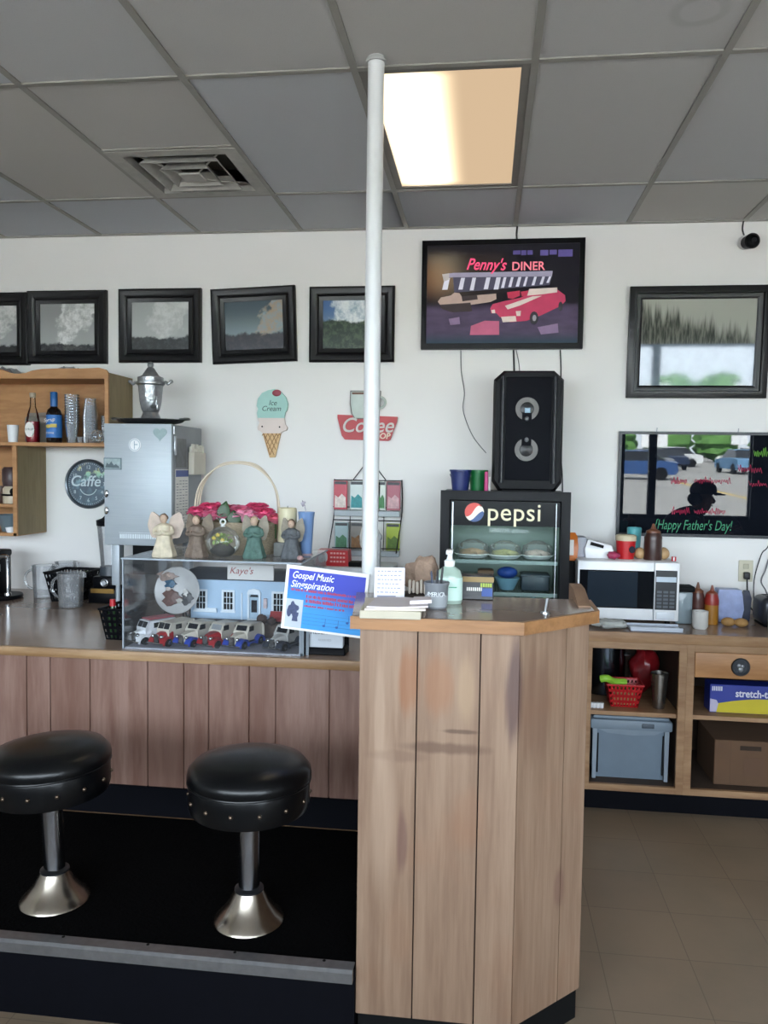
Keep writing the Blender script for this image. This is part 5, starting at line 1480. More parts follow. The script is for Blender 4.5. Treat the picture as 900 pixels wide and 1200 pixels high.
m = MB(); m.box(-.1325, -.0012, -.1025, -.074, -.0003, -.005); c_ = m.build('printed_portrait', mat('portrait_card', '#b9c2cc', .6, vary=.1), pn)
m = MB(); m.ball((-.108, -.0012, -.035), (.022, .0008, .022), 16, 8, lambda d: .85 + .25 * math.sin(5 * d.x + 2)); m.ball((-.098, -.0012, -.06), (.013, .0008, .026), 14, 8, lambda d: .85 + .3 * math.sin(7 * d.z)); m.ball((-.12, -.0012, -.05), (.008, .0008, .018), 12, 7); m.build('portrait_print', mat('portrait_dark', '#3a4468', .6, vary=.6, nscale=120), c_)
m = MB()
for k in range(4): m.box(-.07, -.001, -.05 - k * .012, .13, -.0004, -.0492 - k * .012)
for (x, z) in ((.005, -.085), (.05, -.085), (.085, -.065)):
    m.ball((x, -.0009, z), (.005, .0006, .004), 10, 6); m.box(x + .003, -.0011, z, x + .0045, -.0005, z + .025)
m.build('music_stave', mat('stave_blue', '#25539a', .6), pn)
rt = thing('reserved_sign', 'stack of white reserved cards in a black holder under the notice', 'sign', (-.63, 3.2, WT))
m = MB(rt); m.box(-.715, 3.165, WT, -.545, 3.25, WT + .03, .004, 1); m.box(-.715, 3.25, WT, -.545, 3.258, WT + .13); m.box(-.72, 3.165, WT, -.715, 3.25, WT + .1); m.build('holder', BLACK, rt)
m = MB(rt)
for k in range(5): m.box(-.704 + k * .0015, 3.172 + k * .014, WT + .0305, -.556 - k * .001, 3.175 + k * .014, WT + .112, .0005, 1)
m.build('cards', mat('reserved_card', '#c3cad2', .5), rt)
text('RESERVED', .029, (-.63, 3.1715, WT + .093), mat('reserved_ink', '#4a4f58', .6), rt, shear=.15, ext=.0004, sx=.9)
text('RESERVED', .012, (-.63, 3.1715, WT + .06), mat('reserved_faint', '#9da3aa', .6), rt, ext=.0003)

# ------------------------------------------------------------------ on the cashier stand
before_stand = set(COL.objects)
t = thing('order_pad', 'cream pad of papers lying at the left edge of cashier stand', 'papers', (-.27, 2.44, ST), R(3))
m = MB(); m.box(-.095, -.105, 0, .085, .1, .024, .002, 1); m.build('pad', mat('pad_cream', '#b9b2a0', .8, vary=.15), t)
m = MB(); m.xf = Matrix.Rotation(R(5), 4, 'Z'); m.box(-.09, -.1, .0242, .09, .095, .031, .001, 1); m.build('cover_sheet', mat('cover_pale', '#cfc6bb', .8), t)
m = MB()
vs = [(-.075, -.1), (.02, -.102), (.105, -.07), (.1, .06), (.03, .085), (-.06, .07)]
m.prism(vs, 'xy', .0312, .036)
m.prism([(.05, -.05), (.115, -.02), (.11, .04), (.06, .03)], 'xy', .036, .047); m.build('loose_sheets', mat('loose_lilac', '#d3ccd0', .8), t)
t = thing('note_card', 'handwritten white note standing upright behind the paper pad', 'note', (-.3, 2.57, ST), R(4))
m = MB(); m.xf = Matrix.Rotation(R(-9), 4, 'X'); m.box(-.05, 0, 0, .048, .0016, .122); m.build('card', mat('note_lilac', '#d6d4de', .8), t)
m = MB(); m.xf = Matrix.Rotation(R(-9), 4, 'X'); rnd = random.Random(9)
for k in range(6):
    x = -.04
    while x < .03:
        w = rnd.uniform(.004, .012); m.box(x, -.0006, .108 - k * .0135, x + w, .0, .1115 - k * .0135); x += w + .004
m.box(-.04, -.0006, .02, .02, 0, .032); m.build('handwriting', mat('pencil_grey', '#8d8fa0', .7), t)
t = thing('pen_cup', 'small grey bucket cup holding pens on the cashier stand', 'cup', (-.148, 2.56, ST))
m = MB(); m.lathe([(0, 0), (.032, 0), (.034, .01), (.038, .072), (.041, .078), (.041, .083), (.037, .083), (.032, .006), (0, .006)], (0, 0, 0), 32); m.build('body', mat('grey_cup', '#73777c', .45), t)
m = MB(); m.lathe([(.0345, .006), (.0372, .042), (.0372, .043), (.0345, .007)], (0, 0, 0), 32); m.build('label_band', mat('cup_band', '#9aa0a5', .5), t)
for i, ch in enumerate('AMERICA'):
    a = R(-90 + (i - 3) * 13)
    o = text(ch, .02, (0, 0, 0), mat('cup_letters', '#d0d4d6', .5), None, ext=.0004)
    o.parent = t; o.location = (math.cos(a) * .0388, math.sin(a) * .0388, .047); o.rotation_euler = (R(-4), 0, a + R(90))
for i, (dx, dy, c_, h, lab) in enumerate(((.012, .006, '#1a1b20', .125, 'black pen standing in the grey cup, right one'), (.002, -.006, '#2a2c33', .118, 'black pen standing in the grey cup, front one'), (-.012, .008, '#20304a', .11, 'navy pen standing in the grey cup, left one'))):
    m = MB(); m.cyl((dx * .6, dy * .6, .008), (dx * 1.5, dy * 1.5, h), .0038, .0034, 10); m.cyl((dx * 1.5, dy * 1.5, h), (dx * 1.53, dy * 1.53, h + .006), .0028, .0015, 8)
    o = m.build('pen', mat('pen' + c_, c_, .35)); o.location = (-.148, 2.56, ST); tag(o, lab, 'pen', 'pens in the grey cup')
t = thing('sanitizer_bottle', 'clear pump bottle of hand sanitizer with a green label', 'bottle', (-.112, 2.66, ST))
m = MB(); m.lathe([(0, 0), (.041, 0), (.043, .006), (.043, .085), (.036, .108), (.018, .122), (.014, .128), (0, .128)], (0, 0, 0), 28, 1, .72); m.build('bottle', mat('sanitizer_gel', '#a9bfb2', .12, alpha=.85), t)
m = MB(); m.lathe([(.0436, .012), (.0438, .012), (.0438, .086), (.0436, .086)], (0, 0, 0), 28, 1, .72); m.build('label', mat('sanitizer_label', '#c3ded4', .5), t)
m = MB(); m.ball((-.012, -.031, .03), (.009, .002, .01), 12, 8); m.box(.0, -.0325, .055, .026, -.031, .058); m.build('label_mark', mat('label_green', '#3fa27c', .5), t)
m = MB(); m.lathe([(.017, .122), (.018, .14), (.01, .146), (.006, .165), (0, .165)], (0, 0, 0), 18); m.box(-.011, -.04, .163, .011, .012, .178, .003, 2); m.tube([(0, -.036, .17), (0, -.05, .165), (0, -.052, .155)], .004, 8); m.build('pump', WHITE, t)
# brown fuzzy bag behind the note
t = thing('fabric_bag', 'slouchy tan fabric bag behind the pen cup', 'bag', (-.205, 2.74, ST))
rnd = random.Random(31)
m = MB(); m.ball((.0, 0, .075), (.075, .05, .078), 26, 16, lambda d: .86 + .08 * math.sin(9 * d.x + 4) + .08 * math.sin(7 * d.z + 3 * d.x)); m.build('bag_body', mat('tan_fabric', '#8b7565', .95, vary=.3, nscale=60, bump=.6), t)
m = MB()
for k in range(7): m.box(-.045 + k * .013, -.06, .022 + .003 * (k % 2), -.036 + k * .013, -.042, .07 - .003 * (k % 3), .003, 1)
m.build('pale_tag', mat('tag_pale', '#c9bfb2', .8), t)
m = MB(); m.box(-.07, -.045, 0, .065, .03, .02, .006); m.build('bag_base', mat('bag_dark', '#3b322d', .9), t)
t = thing('tea_box', 'low black box with a gold band at the fridge foot', 'box', (-.028, 2.775, ST))
m = MB(t); m.box(-.088, 2.745, ST, .034, 2.805, ST + .082, .002, 1); m.build('carton', mat('carton_black', '#17181d', .4), t)
m = MB(t); m.box(-.0885, 2.7443, ST + .06, .0345, 2.7455, ST + .078); m.build('gold_band', mat('gold_band', '#8d7340', .4), t)
m = MB(t)
for k in range(8): m.box(-.056 + k * .0068, 2.744, ST + .03, -.052 + k * .0068, 2.7455, ST + .042)
m.build('white_print', PAPER, t)
m = MB(t)
for k in range(5): m.box(-.01 + k * .008, 2.744, ST + .044, -.004 + k * .008, 2.7455, ST + .057)
m.build('lime_print', mat('lime_print', '#9db23c', .5), t)
m = MB(t); m.box(-.006, 2.744, ST + .012, .03, 2.7455, ST + .04); m.build('blue_print', mat('blue_print', '#2c4a8c', .5), t)
m = MB(); m.xf = Matrix.Translation((.19, 2.52, ST)) @ Matrix.Rotation(R(6), 4, 'Y'); m.lathe([(0, 0), (.014, 0), (.013, .006), (0, .007)]); m.cyl((0, 0, .006), (.002, 0, .05), .0035, .005, 10)
solo(m, 'pen_stand', STEEL, 'small chrome pen stub standing on the cashier stand', 'pen stand', (.19, 2.52, ST))

for o in [o for o in COL.objects if o not in before_stand and o.parent is None]:   # everything that stands on the cashier stand
    o.location = (o.location.x * .938, o.location.y * .938, ST)
    o.scale = (.94, .94, .94)

# ------------------------------------------------------------------ drinks fridge and what sits on it
FX0, FX1, FY0, FY1, FZ0, FZ1 = -.213, .407, 4.0, 4.52, BC + .003, 1.576
fr = thing('drinks_fridge', 'black countertop glass-door drinks fridge with a lit cola header', 'fridge', (.097, 4.26, BC))
INS = mat('fridge_inside', '#8b9994', .5)
fl_d = bpy.data.lights.new('fridge_tube', 'AREA'); fl_d.shape = 'RECTANGLE'; fl_d.size = .5; fl_d.size_y = .04; fl_d.energy = .55; fl_d.color = (.85, 1, .95)
fl = bpy.data.objects.new('fridge_tube', fl_d); COL.objects.link(fl); fl.location = (.097, FY0 + .09, FZ1 - .165); fl.rotation_euler = (R(20), 0, 0)
m = MB(fr)
m.box(FX0, FY0 + .05, FZ0, FX0 + .03, FY1, FZ1, .004); m.box(FX1 - .03, FY0 + .05, FZ0, FX1, FY1, FZ1, .004); m.box(FX0 + .03, FY0 + .05, FZ1 - .03, FX1 - .03, FY1, FZ1); m.box(FX0 + .03, FY0 + .05, FZ0, FX1 - .03, FY1, FZ0 + .06); m.box(FX0 + .03, FY1 - .02, FZ0 + .06, FX1 - .03, FY1, FZ1 - .03)
m.build('cabinet_shell', BLACK, fr)
m = MB(fr); m.box(FX0 + .0305, FY1 - .03, FZ0 + .061, FX1 - .0305, FY1 - .021, FZ1 - .16); m.box(FX0 + .0301, FY0 + .06, FZ0 + .061, FX0 + .034, FY1 - .03, FZ1 - .16); m.box(FX1 - .034, FY0 + .06, FZ0 + .061, FX1 - .0301, FY1 - .03, FZ1 - .16); m.build('lining', INS, fr)
m = MB(fr); m.frame(FX0 - .006, FZ0 + .01, FX1 + .006, FZ1 + .006, [(0, FY0 + .048), (0, FY0), (.02, FY0 - .004), (.045, FY0 - .004), (.05, FY0 + .01), (.05, FY0 + .048)]); dr = m.build('door_frame', BLACK, fr)
m = MB(fr); m.box(FX0 + .052, FY0 - .0055, FZ0 + .062, FX0 + .058, FY0 - .002, FZ1 - .05); m.box(FX1 - .064, FY0 - .0055, FZ0 + .062, FX1 - .061, FY0 - .002, FZ1 - .05); m.build('door_trim', STEEL, dr)
m = MB(fr); m.box(FX0 + .044, FY0 + .012, FZ0 + .058, FX1 - .044, FY0 + .016, FZ1 - .16); m.build('door_glass', glass('fridge_glass', (.9, .94, .93), .8), dr)
m = MB(fr); m.box(FX0 + .044, FY0 + .008, FZ1 - .165, FX1 - .044, FY0 + .03, FZ1 - .044); hd = m.build('header_sign', mat('header_black', '#0b0c12', .25, spec=.12), fr)
PC = mat('cola_letter', '#c9c2a4', .4, emit=.25)
text('pepsi', .125, (.142, FY0 + .0065, FZ1 - .1), PC, hd, ext=.0012, sx=.98, bold=.0004, spacing=1.05)
lg = (-.052, FZ1 - .1)
def disc_part(nm, pts, mm, dy): 
    m = MB(fr); m.prism(pts, 'xz', FY0 + .0075 - dy, FY0 + .0079); return m.build(nm, mm, hd)
rl = .047
def wave(x): return .012 * math.sin(x / rl * 2.4)
def arc(a0, a1, n=16): return [(rl * math.cos(R(a0 + (a1 - a0) * i / n)), rl * math.sin(R(a0 + (a1 - a0) * i / n))) for i in range(n + 1)]
def tilt2(pts, a=28): return [(lg[0] + x * math.cos(R(a)) - z * math.sin(R(a)), lg[1] + x * math.sin(R(a)) + z * math.cos(R(a))) for x, z in pts]
disc_part('logo_disc', tilt2(arc(0, 354, 36)), mat('logo_white', '#d5cfc0', .4, emit=.2), .001)
up = arc(8, 172); xs_ = [rl * .95 * (1 - 2 * i / 10) for i in range(11)]
disc_part('logo_red', tilt2(up + [(-x, wave(-x) + .008) for x in xs_]), mat('logo_red', '#c2382c', .4, emit=.2), .0016)
lo_ = arc(-152, -28); xs_ = [rl * .82 * (1 - 2 * i / 10) for i in range(11)]
disc_part('logo_blue', tilt2(lo_ + [(x, wave(x) * .6 - .02) for x in xs_]), mat('logo_blue', '#23457c', .4, emit=.15), .0016)
for i, z in enumerate((1.225, 1.065)):
    m = MB(fr); n = 40
    for k in range(n + 1): x = FX0 + .04 + (FX1 - FX0 - .08) * k / n; m.tube([(x, FY0 + .07, z), (x, FY1 - .04, z)], .0018, 5)
    m.box(FX0 + .036, FY0 + .062, z - .008, FX1 - .036, FY0 + .07, z + .01); m.box(FX0 + .036, FY1 - .045, z - .006, FX1 - .036, FY1 - .04, z + .004)
    m.build('wire_shelf', mat('fridge_shelf', '#8f9c9a', .4, .3), fr)
def pie(loc, r, c, label):
    t = thing('pie_plate', label, 'pie', loc, 0, 'plates of food in the drinks fridge')
    m = MB(); m.lathe([(0, 0), (r * .75, 0), (r, .018), (r * .98, .02), (r * .72, .004), (0, .004)], (0, 0, 0), 24); m.build('plate', WHITE, t)
    m = MB(); m.ball((0, 0, .02), (r * .8, r * .8, .026), 18, 9, lambda d: .85 + .18 * math.sin(8 * d.x + 6 * d.y)); m.build('food', c, t)
    m = MB(); m.lathe([(r * .96, .02), (r * .85, .065), (r * .3, .09), (0, .092)], (0, 0, 0), 24); m.build('wrap', CLEARP, t)
pie((-.06, 4.2, 1.2355), .095, mat('pie_crust', '#8f6a44', .8, vary=.4, nscale=60), 'wrapped brown pie at left on the upper fridge shelf')
pie((.105, 4.18, 1.2355), .09, mat('salad_tan', '#8a8350', .8, vary=.4, nscale=60), 'wrapped green-tan plate in the middle of the upper fridge shelf')
pie((.27, 4.2, 1.2355), .085, mat('cake_rose', '#a58f86', .8, vary=.4, nscale=60), 'wrapped pale plate at right on the upper fridge shelf')
def tub(loc, w, d, h, mm, label, name='food_tub', cat='container'):
    m = MB(); m.box(loc[0] - w / 2, loc[1] - d / 2, loc[2], loc[0] + w / 2, loc[1] + d / 2, loc[2] + h, min(w, h) * .12, 2); m.box(loc[0] - w * .53, loc[1] - d * .53, loc[2] + h * .85, loc[0] + w * .53, loc[1] + d * .53, loc[2] + h * .95, .002, 1)
    return solo(m, name, mm, label, cat, loc, 'containers on the lower fridge shelf')
tub((-.1, 4.2, 1.0755), .12, .12, .075, mat('tub_clear', '#8c9a9a', .3), 'pale lidded tub at left on the lower fridge shelf')
tub((.01, 4.22, 1.0755), .08, .1, .095, mat('tub_brown', '#7c5a44', .5), 'brown carton on the lower fridge shelf')
lath('bowl', [(0, 0), (.035, 0), (.062, .055), (.065, .06), (.062, .062), (.03, .006), (0, .006)], (.12, 4.17, 1.0755), mat('bowl_pale_blue', '#7fa6bd', .3), 'pale blue bowl on the lower fridge shelf', 'bowl')
m = MB(); m.ball((0, 0, .0), (.052, .05, .03), 16, 9); o = m.build('blue_wrap', mat('wrap_blue', '#274a9c', .5, vary=.4, nscale=40)); o.location = (.12, 4.17, 1.1625); tag(o, 'blue wrapped bundle sitting in the pale blue bowl', 'bundle')
tub((.26, 4.2, 1.0755), .14, .14, .085, mat('tub_dark', '#3a4550', .4), 'dark lidded tub at right on the lower fridge shelf')
for i, (x, y, c_, lab) in enumerate(((.17, 4.13, '#5d6b66', 'grey-green bottle, left one on the fridge floor'), (.25, 4.13, '#5c8a97', 'blue bottle in the middle of the fridge floor'), (.31, 4.1, '#b9c7a8', 'pale green bottle at right on the fridge floor'))):
    lath('drink_bottle', [(0, 0), (.022, 0), (.023, .05), (.01, .075), (.009, .083), (0, .083)], (x, y, FZ0 + .0605), mat('bottle' + c_, c_, .3), lab, 'bottle', 'bottles on the fridge floor', 18)

# party speaker
sp_t = thing('party_speaker', 'large black two-woofer speaker standing on the drinks fridge', 'speaker', (.207, 4.33, FZ1))
SX0, SX1, SY0, SY1, SZ0, SZ1 = .032, .382, 4.16, 4.5, FZ1 + .004, 2.19
def octo(x0, x1, z0, z1, c): return [(x0 + c * .7, z0), (x1 - c * .7, z0), (x1, z0 + c), (x1, z1 - c), (x1 - c * 1.1, z1), (x0 + c * 1.1, z1), (x0, z1 - c), (x0, z0 + c)]
m = MB(sp_t)
m.rings([[(x, y, z) for x, z in octo(SX0 + k, SX1 - k, SZ0 + k, SZ1 - k, .045)] for k, y in ((.012, SY0), (.0, SY0 + .03), (0, SY1 - .03), (.015, SY1))])
m.build('cabinet', mat('speaker_black', '#0c0d10', .45, vary=.2, spec=.12), sp_t)
m = MB(sp_t); m.box(SX0 + .062, SY0 - .008, SZ0 + .055, SX1 - .062, SY0 + .002, SZ1 - .035, .006); m.build('grille', mat('speaker_mesh', '#12141a', .7, vary=.35, nscale=420, spec=.1), sp_t)
for sx__ in (SX0 + .045, SX1 - .045):
    m = MB(sp_t); m.tube([(sx__, SY0 - .004, SZ0 + .04), (sx__, SY0 - .004, SZ1 - .03)], .012, 10); m.build('side_rail', mat('rail_grey', '#1b1d22', .35, spec=.3), sp_t)
m = MB(sp_t); m.box(SX0 + .05, SY0 + .01, FZ1 + .0, SX1 - .05, SY1 - .03, SZ0 + .006); m.build('foot', MATTE_BLACK, sp_t)
for z, up_ in ((SZ1 - .195, 1), (SZ0 + .21, -1)):
    cx = .2
    m = MB(sp_t); m.xf = Matrix.Translation((cx, SY0 - .0095, z)) @ Matrix.Rotation(R(90), 4, 'X')
    m.lathe([(.034, 0), (.058, 0), (.058, .003), (.034, .003)], (0, 0, 0), 36)
    w_ = m.build('woofer_ring', mat('woofer_ring_grey', '#6a6865', .5), sp_t)
    m = MB(sp_t); m.box(cx - .024, SY0 - .0135, z - up_ * .066, cx + .024, SY0 - .0085, z - up_ * .02); m.build('lower_gap', _mc['speaker_mesh'], w_)
    m = MB(sp_t); m.xf = Matrix.Translation((cx, SY0 - .0085, z)) @ Matrix.Rotation(R(90), 4, 'X'); m.lathe([(0, 0), (.033, 0), (.02, .003), (0, .006)], (0, 0, 0), 24); m.build('cone', mat('cone_black', '#0f1013', .35), w_)
    m = MB(sp_t); m.ball((cx, SY0 - .015, z - up_ * .05), (.011, .004, .012), 12, 8); m.build('small_badge', mat('badge_grey', '#55585c', .4), w_)
m = MB(sp_t); m.box(.188, SY0 - .0155, SZ1 - .215, .216, SY0 - .0095, SZ1 - .19, .001, 1); m.build('blue_sticker', mat('sticker_blue', '#7f9fb5', .4), sp_t)

def bucket(loc, r, h, mm, label):
    t = thing('bucket', label, 'bucket', loc, 0, 'small plastic buckets on the drinks fridge')
    m = MB(); m.lathe([(0, 0), (r * .78, 0), (r * .98, h * .9), (r * 1.06, h * .92), (r * 1.06, h), (r * .95, h), (r * .74, .004), (0, .004)], (0, 0, 0), 30); m.build('body', mm, t)
    m = MB(); m.torus((0, 0, h * .92), r * 1.05, .002, 'y', 18, 6, math.pi * 1.08, math.pi * 1.92); m.build('bail', mat('bail_dark', '#3b3f4c', .5), t)
    return t
bucket((-.13, 4.22, FZ1 + .0005), .054, .108, mat('bucket_navy', '#232f66', .4), 'navy plastic bucket at the fridge top left corner')
bucket((-.04, 4.29, FZ1 + .0005), .05, .108, mat('bucket_green', '#156b37', .4), 'green plastic bucket between the navy one and the speaker')
m = MB(); m.box(-.006, 4.15, FZ1 + .0005, .012, 4.2, FZ1 + .1, .003, 1); solo(m, 'pink_packet', mat('hot_pink', '#b5266f', .5), 'hot pink packet beside the green bucket', 'packet', (0, 4.17, FZ1))
m = MB(); m.box(.014, 4.19, FZ1 + .0005, .026, 4.24, FZ1 + .075, .002, 1); solo(m, 'white_packet', PAPER, 'white packet squeezed against the speaker foot', 'packet', (.02, 4.21, FZ1))

# ------------------------------------------------------------------ right back counter: microwave and clutter
mwz = BC + .026
mw = thing('microwave', 'white microwave oven with a black door on the back counter', 'microwave', (.72, 4.33, BC))
MX0, MX1, MY0, MY1, MZ1 = .472, .97, 4.16, 4.55, 1.236
m = MB(mw); m.box(MX0, MY0 + .02, mwz, MX1, MY1, MZ1, .006); m.build('body', WHITE, mw)
m = MB(mw)
for x in (MX0 + .04, MX1 - .04):
    for y in (MY0 + .06, MY1 - .05): m.cyl((x, y, BC + .0005), (x, y, mwz + .003), .014, seg=12)
m.build('feet', MATTE_BLACK, mw)
m = MB(mw); m.box(MX0, MY0, mwz + .004, MX0 + .375, MY0 + .019, MZ1 - .002, .005); d_ = m.build('door', WHITE, mw)
m = MB(mw); m.box(MX0 + .01, MY0 - .003, mwz + .062, MX0 + .374, MY0 + .001, MZ1 - .046, .001, 1); m.build('door_glass', mat('microwave_glass', '#0c0f14', .08, spec=.7), d_)
m = MB(mw); m.box(MX0 + .05, MY0 - .0038, mwz + .068, MX0 + .295, MY0 - .0028, MZ1 - .052); m.build('door_window', mat('microwave_window', '#1d2731', .12), d_)
m = MB(mw); m.box(MX0 + .378, MY0, mwz + .004, MX1, MY0 + .019, MZ1 - .002, .004); p_ = m.build('control_panel', WHITE, mw)
m = MB(mw); m.box(MX0 + .382, MY0 - .002, mwz + .06, MX1 - .012, MY0 + .001, MZ1 - .04, .001, 1); m.build('keypad', mat('keypad_dark', '#171a20', .3), p_)
m = MB(mw); m.box(MX0 + .385, MY0 - .0028, MZ1 - .098, MX1 - .016, MY0 - .0015, MZ1 - .072); m.build('display', mat('display_pale', '#b7c4d0', .3), p_)
for r_ in range(5):
    for c_ in range(3):
        x = MX0 + .39 + c_ * .031; z = mwz + .07 + r_ * .0185
        m = MB(mw); m.box(x, MY0 - .0032, z, x + .024, MY0 - .0015, z + .012, .001, 1); m.build('button', mat('button_grey', '#4c525a', .4), p_)
m = MB(mw); m.box(MX0 + .389, MY0 - .006, mwz + .012, MX1 - .02, MY0 + .001, mwz + .05, .003); m.build('door_release', mat('release_white', '#cfd5dc', .35), p_)
MT = MZ1 + .0006
# pale tray and a bag in front
t = thing('paper_tray', 'low pale plastic tray in front of the microwave right half', 'tray', (.84, 4.07, BC))
m = MB(t); m.box(.715, 4.02, BC + .0005, .962, 4.13, BC + .012, .003); m.box(.715, 4.02, BC + .012, .962, 4.026, BC + .022, .001, 1); m.box(.715, 4.124, BC + .012, .962, 4.13, BC + .022, .001, 1); m.build('tray_body', mat('tray_pale', '#b7bfcc', .4), t)
m = MB(); m.ball((.62, 4.06, BC + .025), (.1, .045, .026), 22, 10, lambda d: .85 + .12 * math.sin(7 * d.x + 3) + .08 * math.sin(11 * d.y + 5 * d.z)); solo(m, 'plastic_bag', mat('bag_cloudy', '#a8aba8', .3, vary=.25, nscale=30), 'cloudy flattened plastic bag in front of the microwave', 'bag', (.62, 4.06, BC))
# left of the microwave
t = thing('snack_box', 'black stand with an orange bag beside the fridge', 'stand', (.44, 4.35, BC))
m = MB(t); m.box(.415, 4.25, BC + .0005, .466, 4.45, 1.22, .003); m.build('stand_body', MATTE_BLACK, t)
t = thing('snack_bag', 'orange snack bag standing between fridge and microwave', 'bag', (.45, 4.3, 1.2205))
m = MB(t)
m.rings([[(.418, 4.27, 1.221), (.478, 4.27, 1.221), (.478, 4.33, 1.221), (.418, 4.33, 1.221)], [(.412, 4.262, 1.29), (.484, 4.262, 1.29), (.484, 4.338, 1.29), (.412, 4.338, 1.29)], [(.418, 4.285, 1.345), (.48, 4.285, 1.345), (.48, 4.315, 1.345), (.418, 4.315, 1.345)], [(.43, 4.298, 1.365), (.47, 4.298, 1.365), (.47, 4.302, 1.365), (.43, 4.302, 1.365)]])
m.build('bag', mat('snack_orange', '#c46a1e', .4, vary=.15), t)
m = MB(t); m.box(.438, 4.2585, 1.25, .46, 4.2615, 1.33, .001, 1); m.build('white_print', PAPER, t)
# on top of the microwave
m = MB(); m.box(.482, 4.3, MT, .53, 4.42, MT + .105, .006); solo(m, 'paper_packet', mat('packet_grey', '#a5a9b3', .6, vary=.15), 'pale grey packet at the microwave top left', 'packet', (.505, 4.36, MT))
t = thing('roll_dispenser', 'white roll with a black slot lying on the microwave', 'dispenser', (.6, 4.36, MT))
m = MB(t); m.rings([[(.525, 4.28, MT), (.655, 4.28, MT), (.655, 4.44, MT), (.525, 4.44, MT)], [(.518, 4.275, MT + .045), (.665, 4.275, MT + .03), (.665, 4.445, MT + .03), (.518, 4.445, MT + .045)], [(.535, 4.29, MT + .095), (.655, 4.29, MT + .065), (.655, 4.43, MT + .065), (.535, 4.43, MT + .095)]]); m.build('body', WHITE, t)
m = MB(t); m.prism([(.545, MT + .068), (.61, MT + .052), (.614, MT + .066), (.55, MT + .084)], 'xz', 4.27, 4.29); m.build('slot', MATTE_BLACK, t)
m = MB(); m.ball((.655, 4.235, MT + .022), (.038, .03, .0225), 16, 9, lambda d: .88 + .12 * math.sin(9 * d.x)); solo(m, 'candy_bag', mat('raspberry', '#9c2f52', .5, vary=.5, nscale=50), 'raspberry coloured bag in front of the red cup', 'bag', (.655, 4.235, MT))
t = thing('red_tub', 'red tub with a cream lid and dark emblem on the microwave', 'tub', (.728, 4.3, MT))
m = MB(t); m.lathe([(0, 0), (.042, 0), (.05, .092), (.05, .094), (0, .094)], (.728, 4.3, MT), 28); m.build('body', RED, t)
m = MB(t); m.lathe([(0, .094), (.053, .094), (.053, .118), (.046, .124), (0, .124)], (.728, 4.3, MT), 28); m.build('lid', mat('lid_cream', '#c3b79a', .5), t)
m = MB(t); m.xf = Matrix.Translation((.752, 4.2605, MT + .05)) @ Matrix.Rotation(R(28), 4, 'Z') @ Matrix.Rotation(R(85), 4, 'X'); m.lathe([(0, 0), (.018, 0), (.018, .004), (0, .005)], (0, 0, 0), 20); m.build('emblem', mat('emblem_navy', '#1d2433', .4), t)
lath('teal_cup', [(0, 0), (.03, 0), (.038, .15), (.034, .155), (.03, .1), (0, .1)], (.79, 4.42, MT), mat('teal_plastic', '#4d9aa0', .4), 'teal cup behind the brown squeeze bottle', 'cup')
def squeeze(x, y, z, r, h, mm, capm, label, grp='squeeze sauce bottles'):
    t = thing('squeeze_bottle', label, 'bottle', (x, y, z), 0, grp)
    m = MB(); m.lathe([(0, 0), (r, 0), (r * 1.02, .006), (r, h * .45), (r * .98, h * .55), (r, h * .62), (r * .8, h * .76), (0, h * .77)], (0, 0, 0), 24); m.build('body', mm, t)
    m = MB(); m.lathe([(r * .82, h * .75), (r * .8, h * .8), (r * .3, h * .86), (r * .12, h), (0, h)], (0, 0, 0), 20); m.build('nozzle', capm, t)
    return t
BRN = mat('bbq_brown', '#37201b', .3); BRC = mat('nozzle_brown', '#6a3f2a', .4)
squeeze(.86, 4.28, MT, .045, .185, BRN, BRC, 'tall dark brown sauce bottle standing on the microwave')
for x, y, r, lab in ((.8, 4.3, .03, 'tan onion left of the brown bottle on the microwave'), (.917, 4.3, .032, 'tan onion right of the brown bottle on the microwave')):
    m = MB(); m.ball((0, 0, r * .95), (r, r, r * .95), 16, 10, lambda d: 1 + .1 * max(0, d.z) ** 8); o = m.build('onion', mat('onion_tan', '#b08f66', .5, vary=.2)); o.location = (x, y, MT); tag(o, lab, 'onion', 'onions on the microwave')
t = thing('salt_shaker', 'tiny red and white shaker at the microwave top right', 'shaker', (.957, 4.24, MT))
m = MB(t); m.lathe([(0, 0), (.012, 0), (.012, .022), (0, .024)], (.957, 4.24, MT), 16); m.build('body', mat('shaker_red', '#b3323a', .4), t)
m = MB(t); m.box(.951, 4.226, MT + .002, .957, 4.229, MT + .022); m.build('white_band', WHITE, t)

# right of the microwave
t = thing('canister', 'clear canister with a black lid right of the microwave', 'canister', (1.02, 4.3, BC))
m = MB(); m.box(-.042, -.042, 0, .042, .042, .165, .008); m.build('body', mat('canister_clear', '#9aabb3', .15, alpha=.55), t)
m = MB(); m.box(-.05, -.05, .1655, .05, .05, .195, .008); m.build('lid', MATTE_BLACK, t)
m = MB(); m.box(-.034, -.034, .006, .034, .034, .11, .004); m.build('contents', mat('white_contents', '#aab4b8', .8), t)
squeeze(1.1, 4.32, BC, .034, .21, mat('brown_sauce', '#4b2a25', .3), BRC, 'brown squeeze bottle behind the white mug')
kt = squeeze(1.165, 4.3, BC, .034, .2, mat('mustard_ochre', '#9c6a1e', .35), mat('ketchup_nozzle', '#7a3a26', .4), 'red and mustard coloured squeeze bottle right of the white mug')
m = MB(); m.lathe([(.0352, .1), (.0352, .124), (.0285, .155), (.0275, .155), (.034, .1)], (0, 0, 0), 24); m.build('red_shoulder', mat('ketchup_red', '#8d231b', .35), kt)
mug('mug', (1.075, 4.16, BC), .038, .088, mat('mug_white', '#c9c8c4', .35), 'plain white mug on the back counter right of microwave', 'mug', 60)
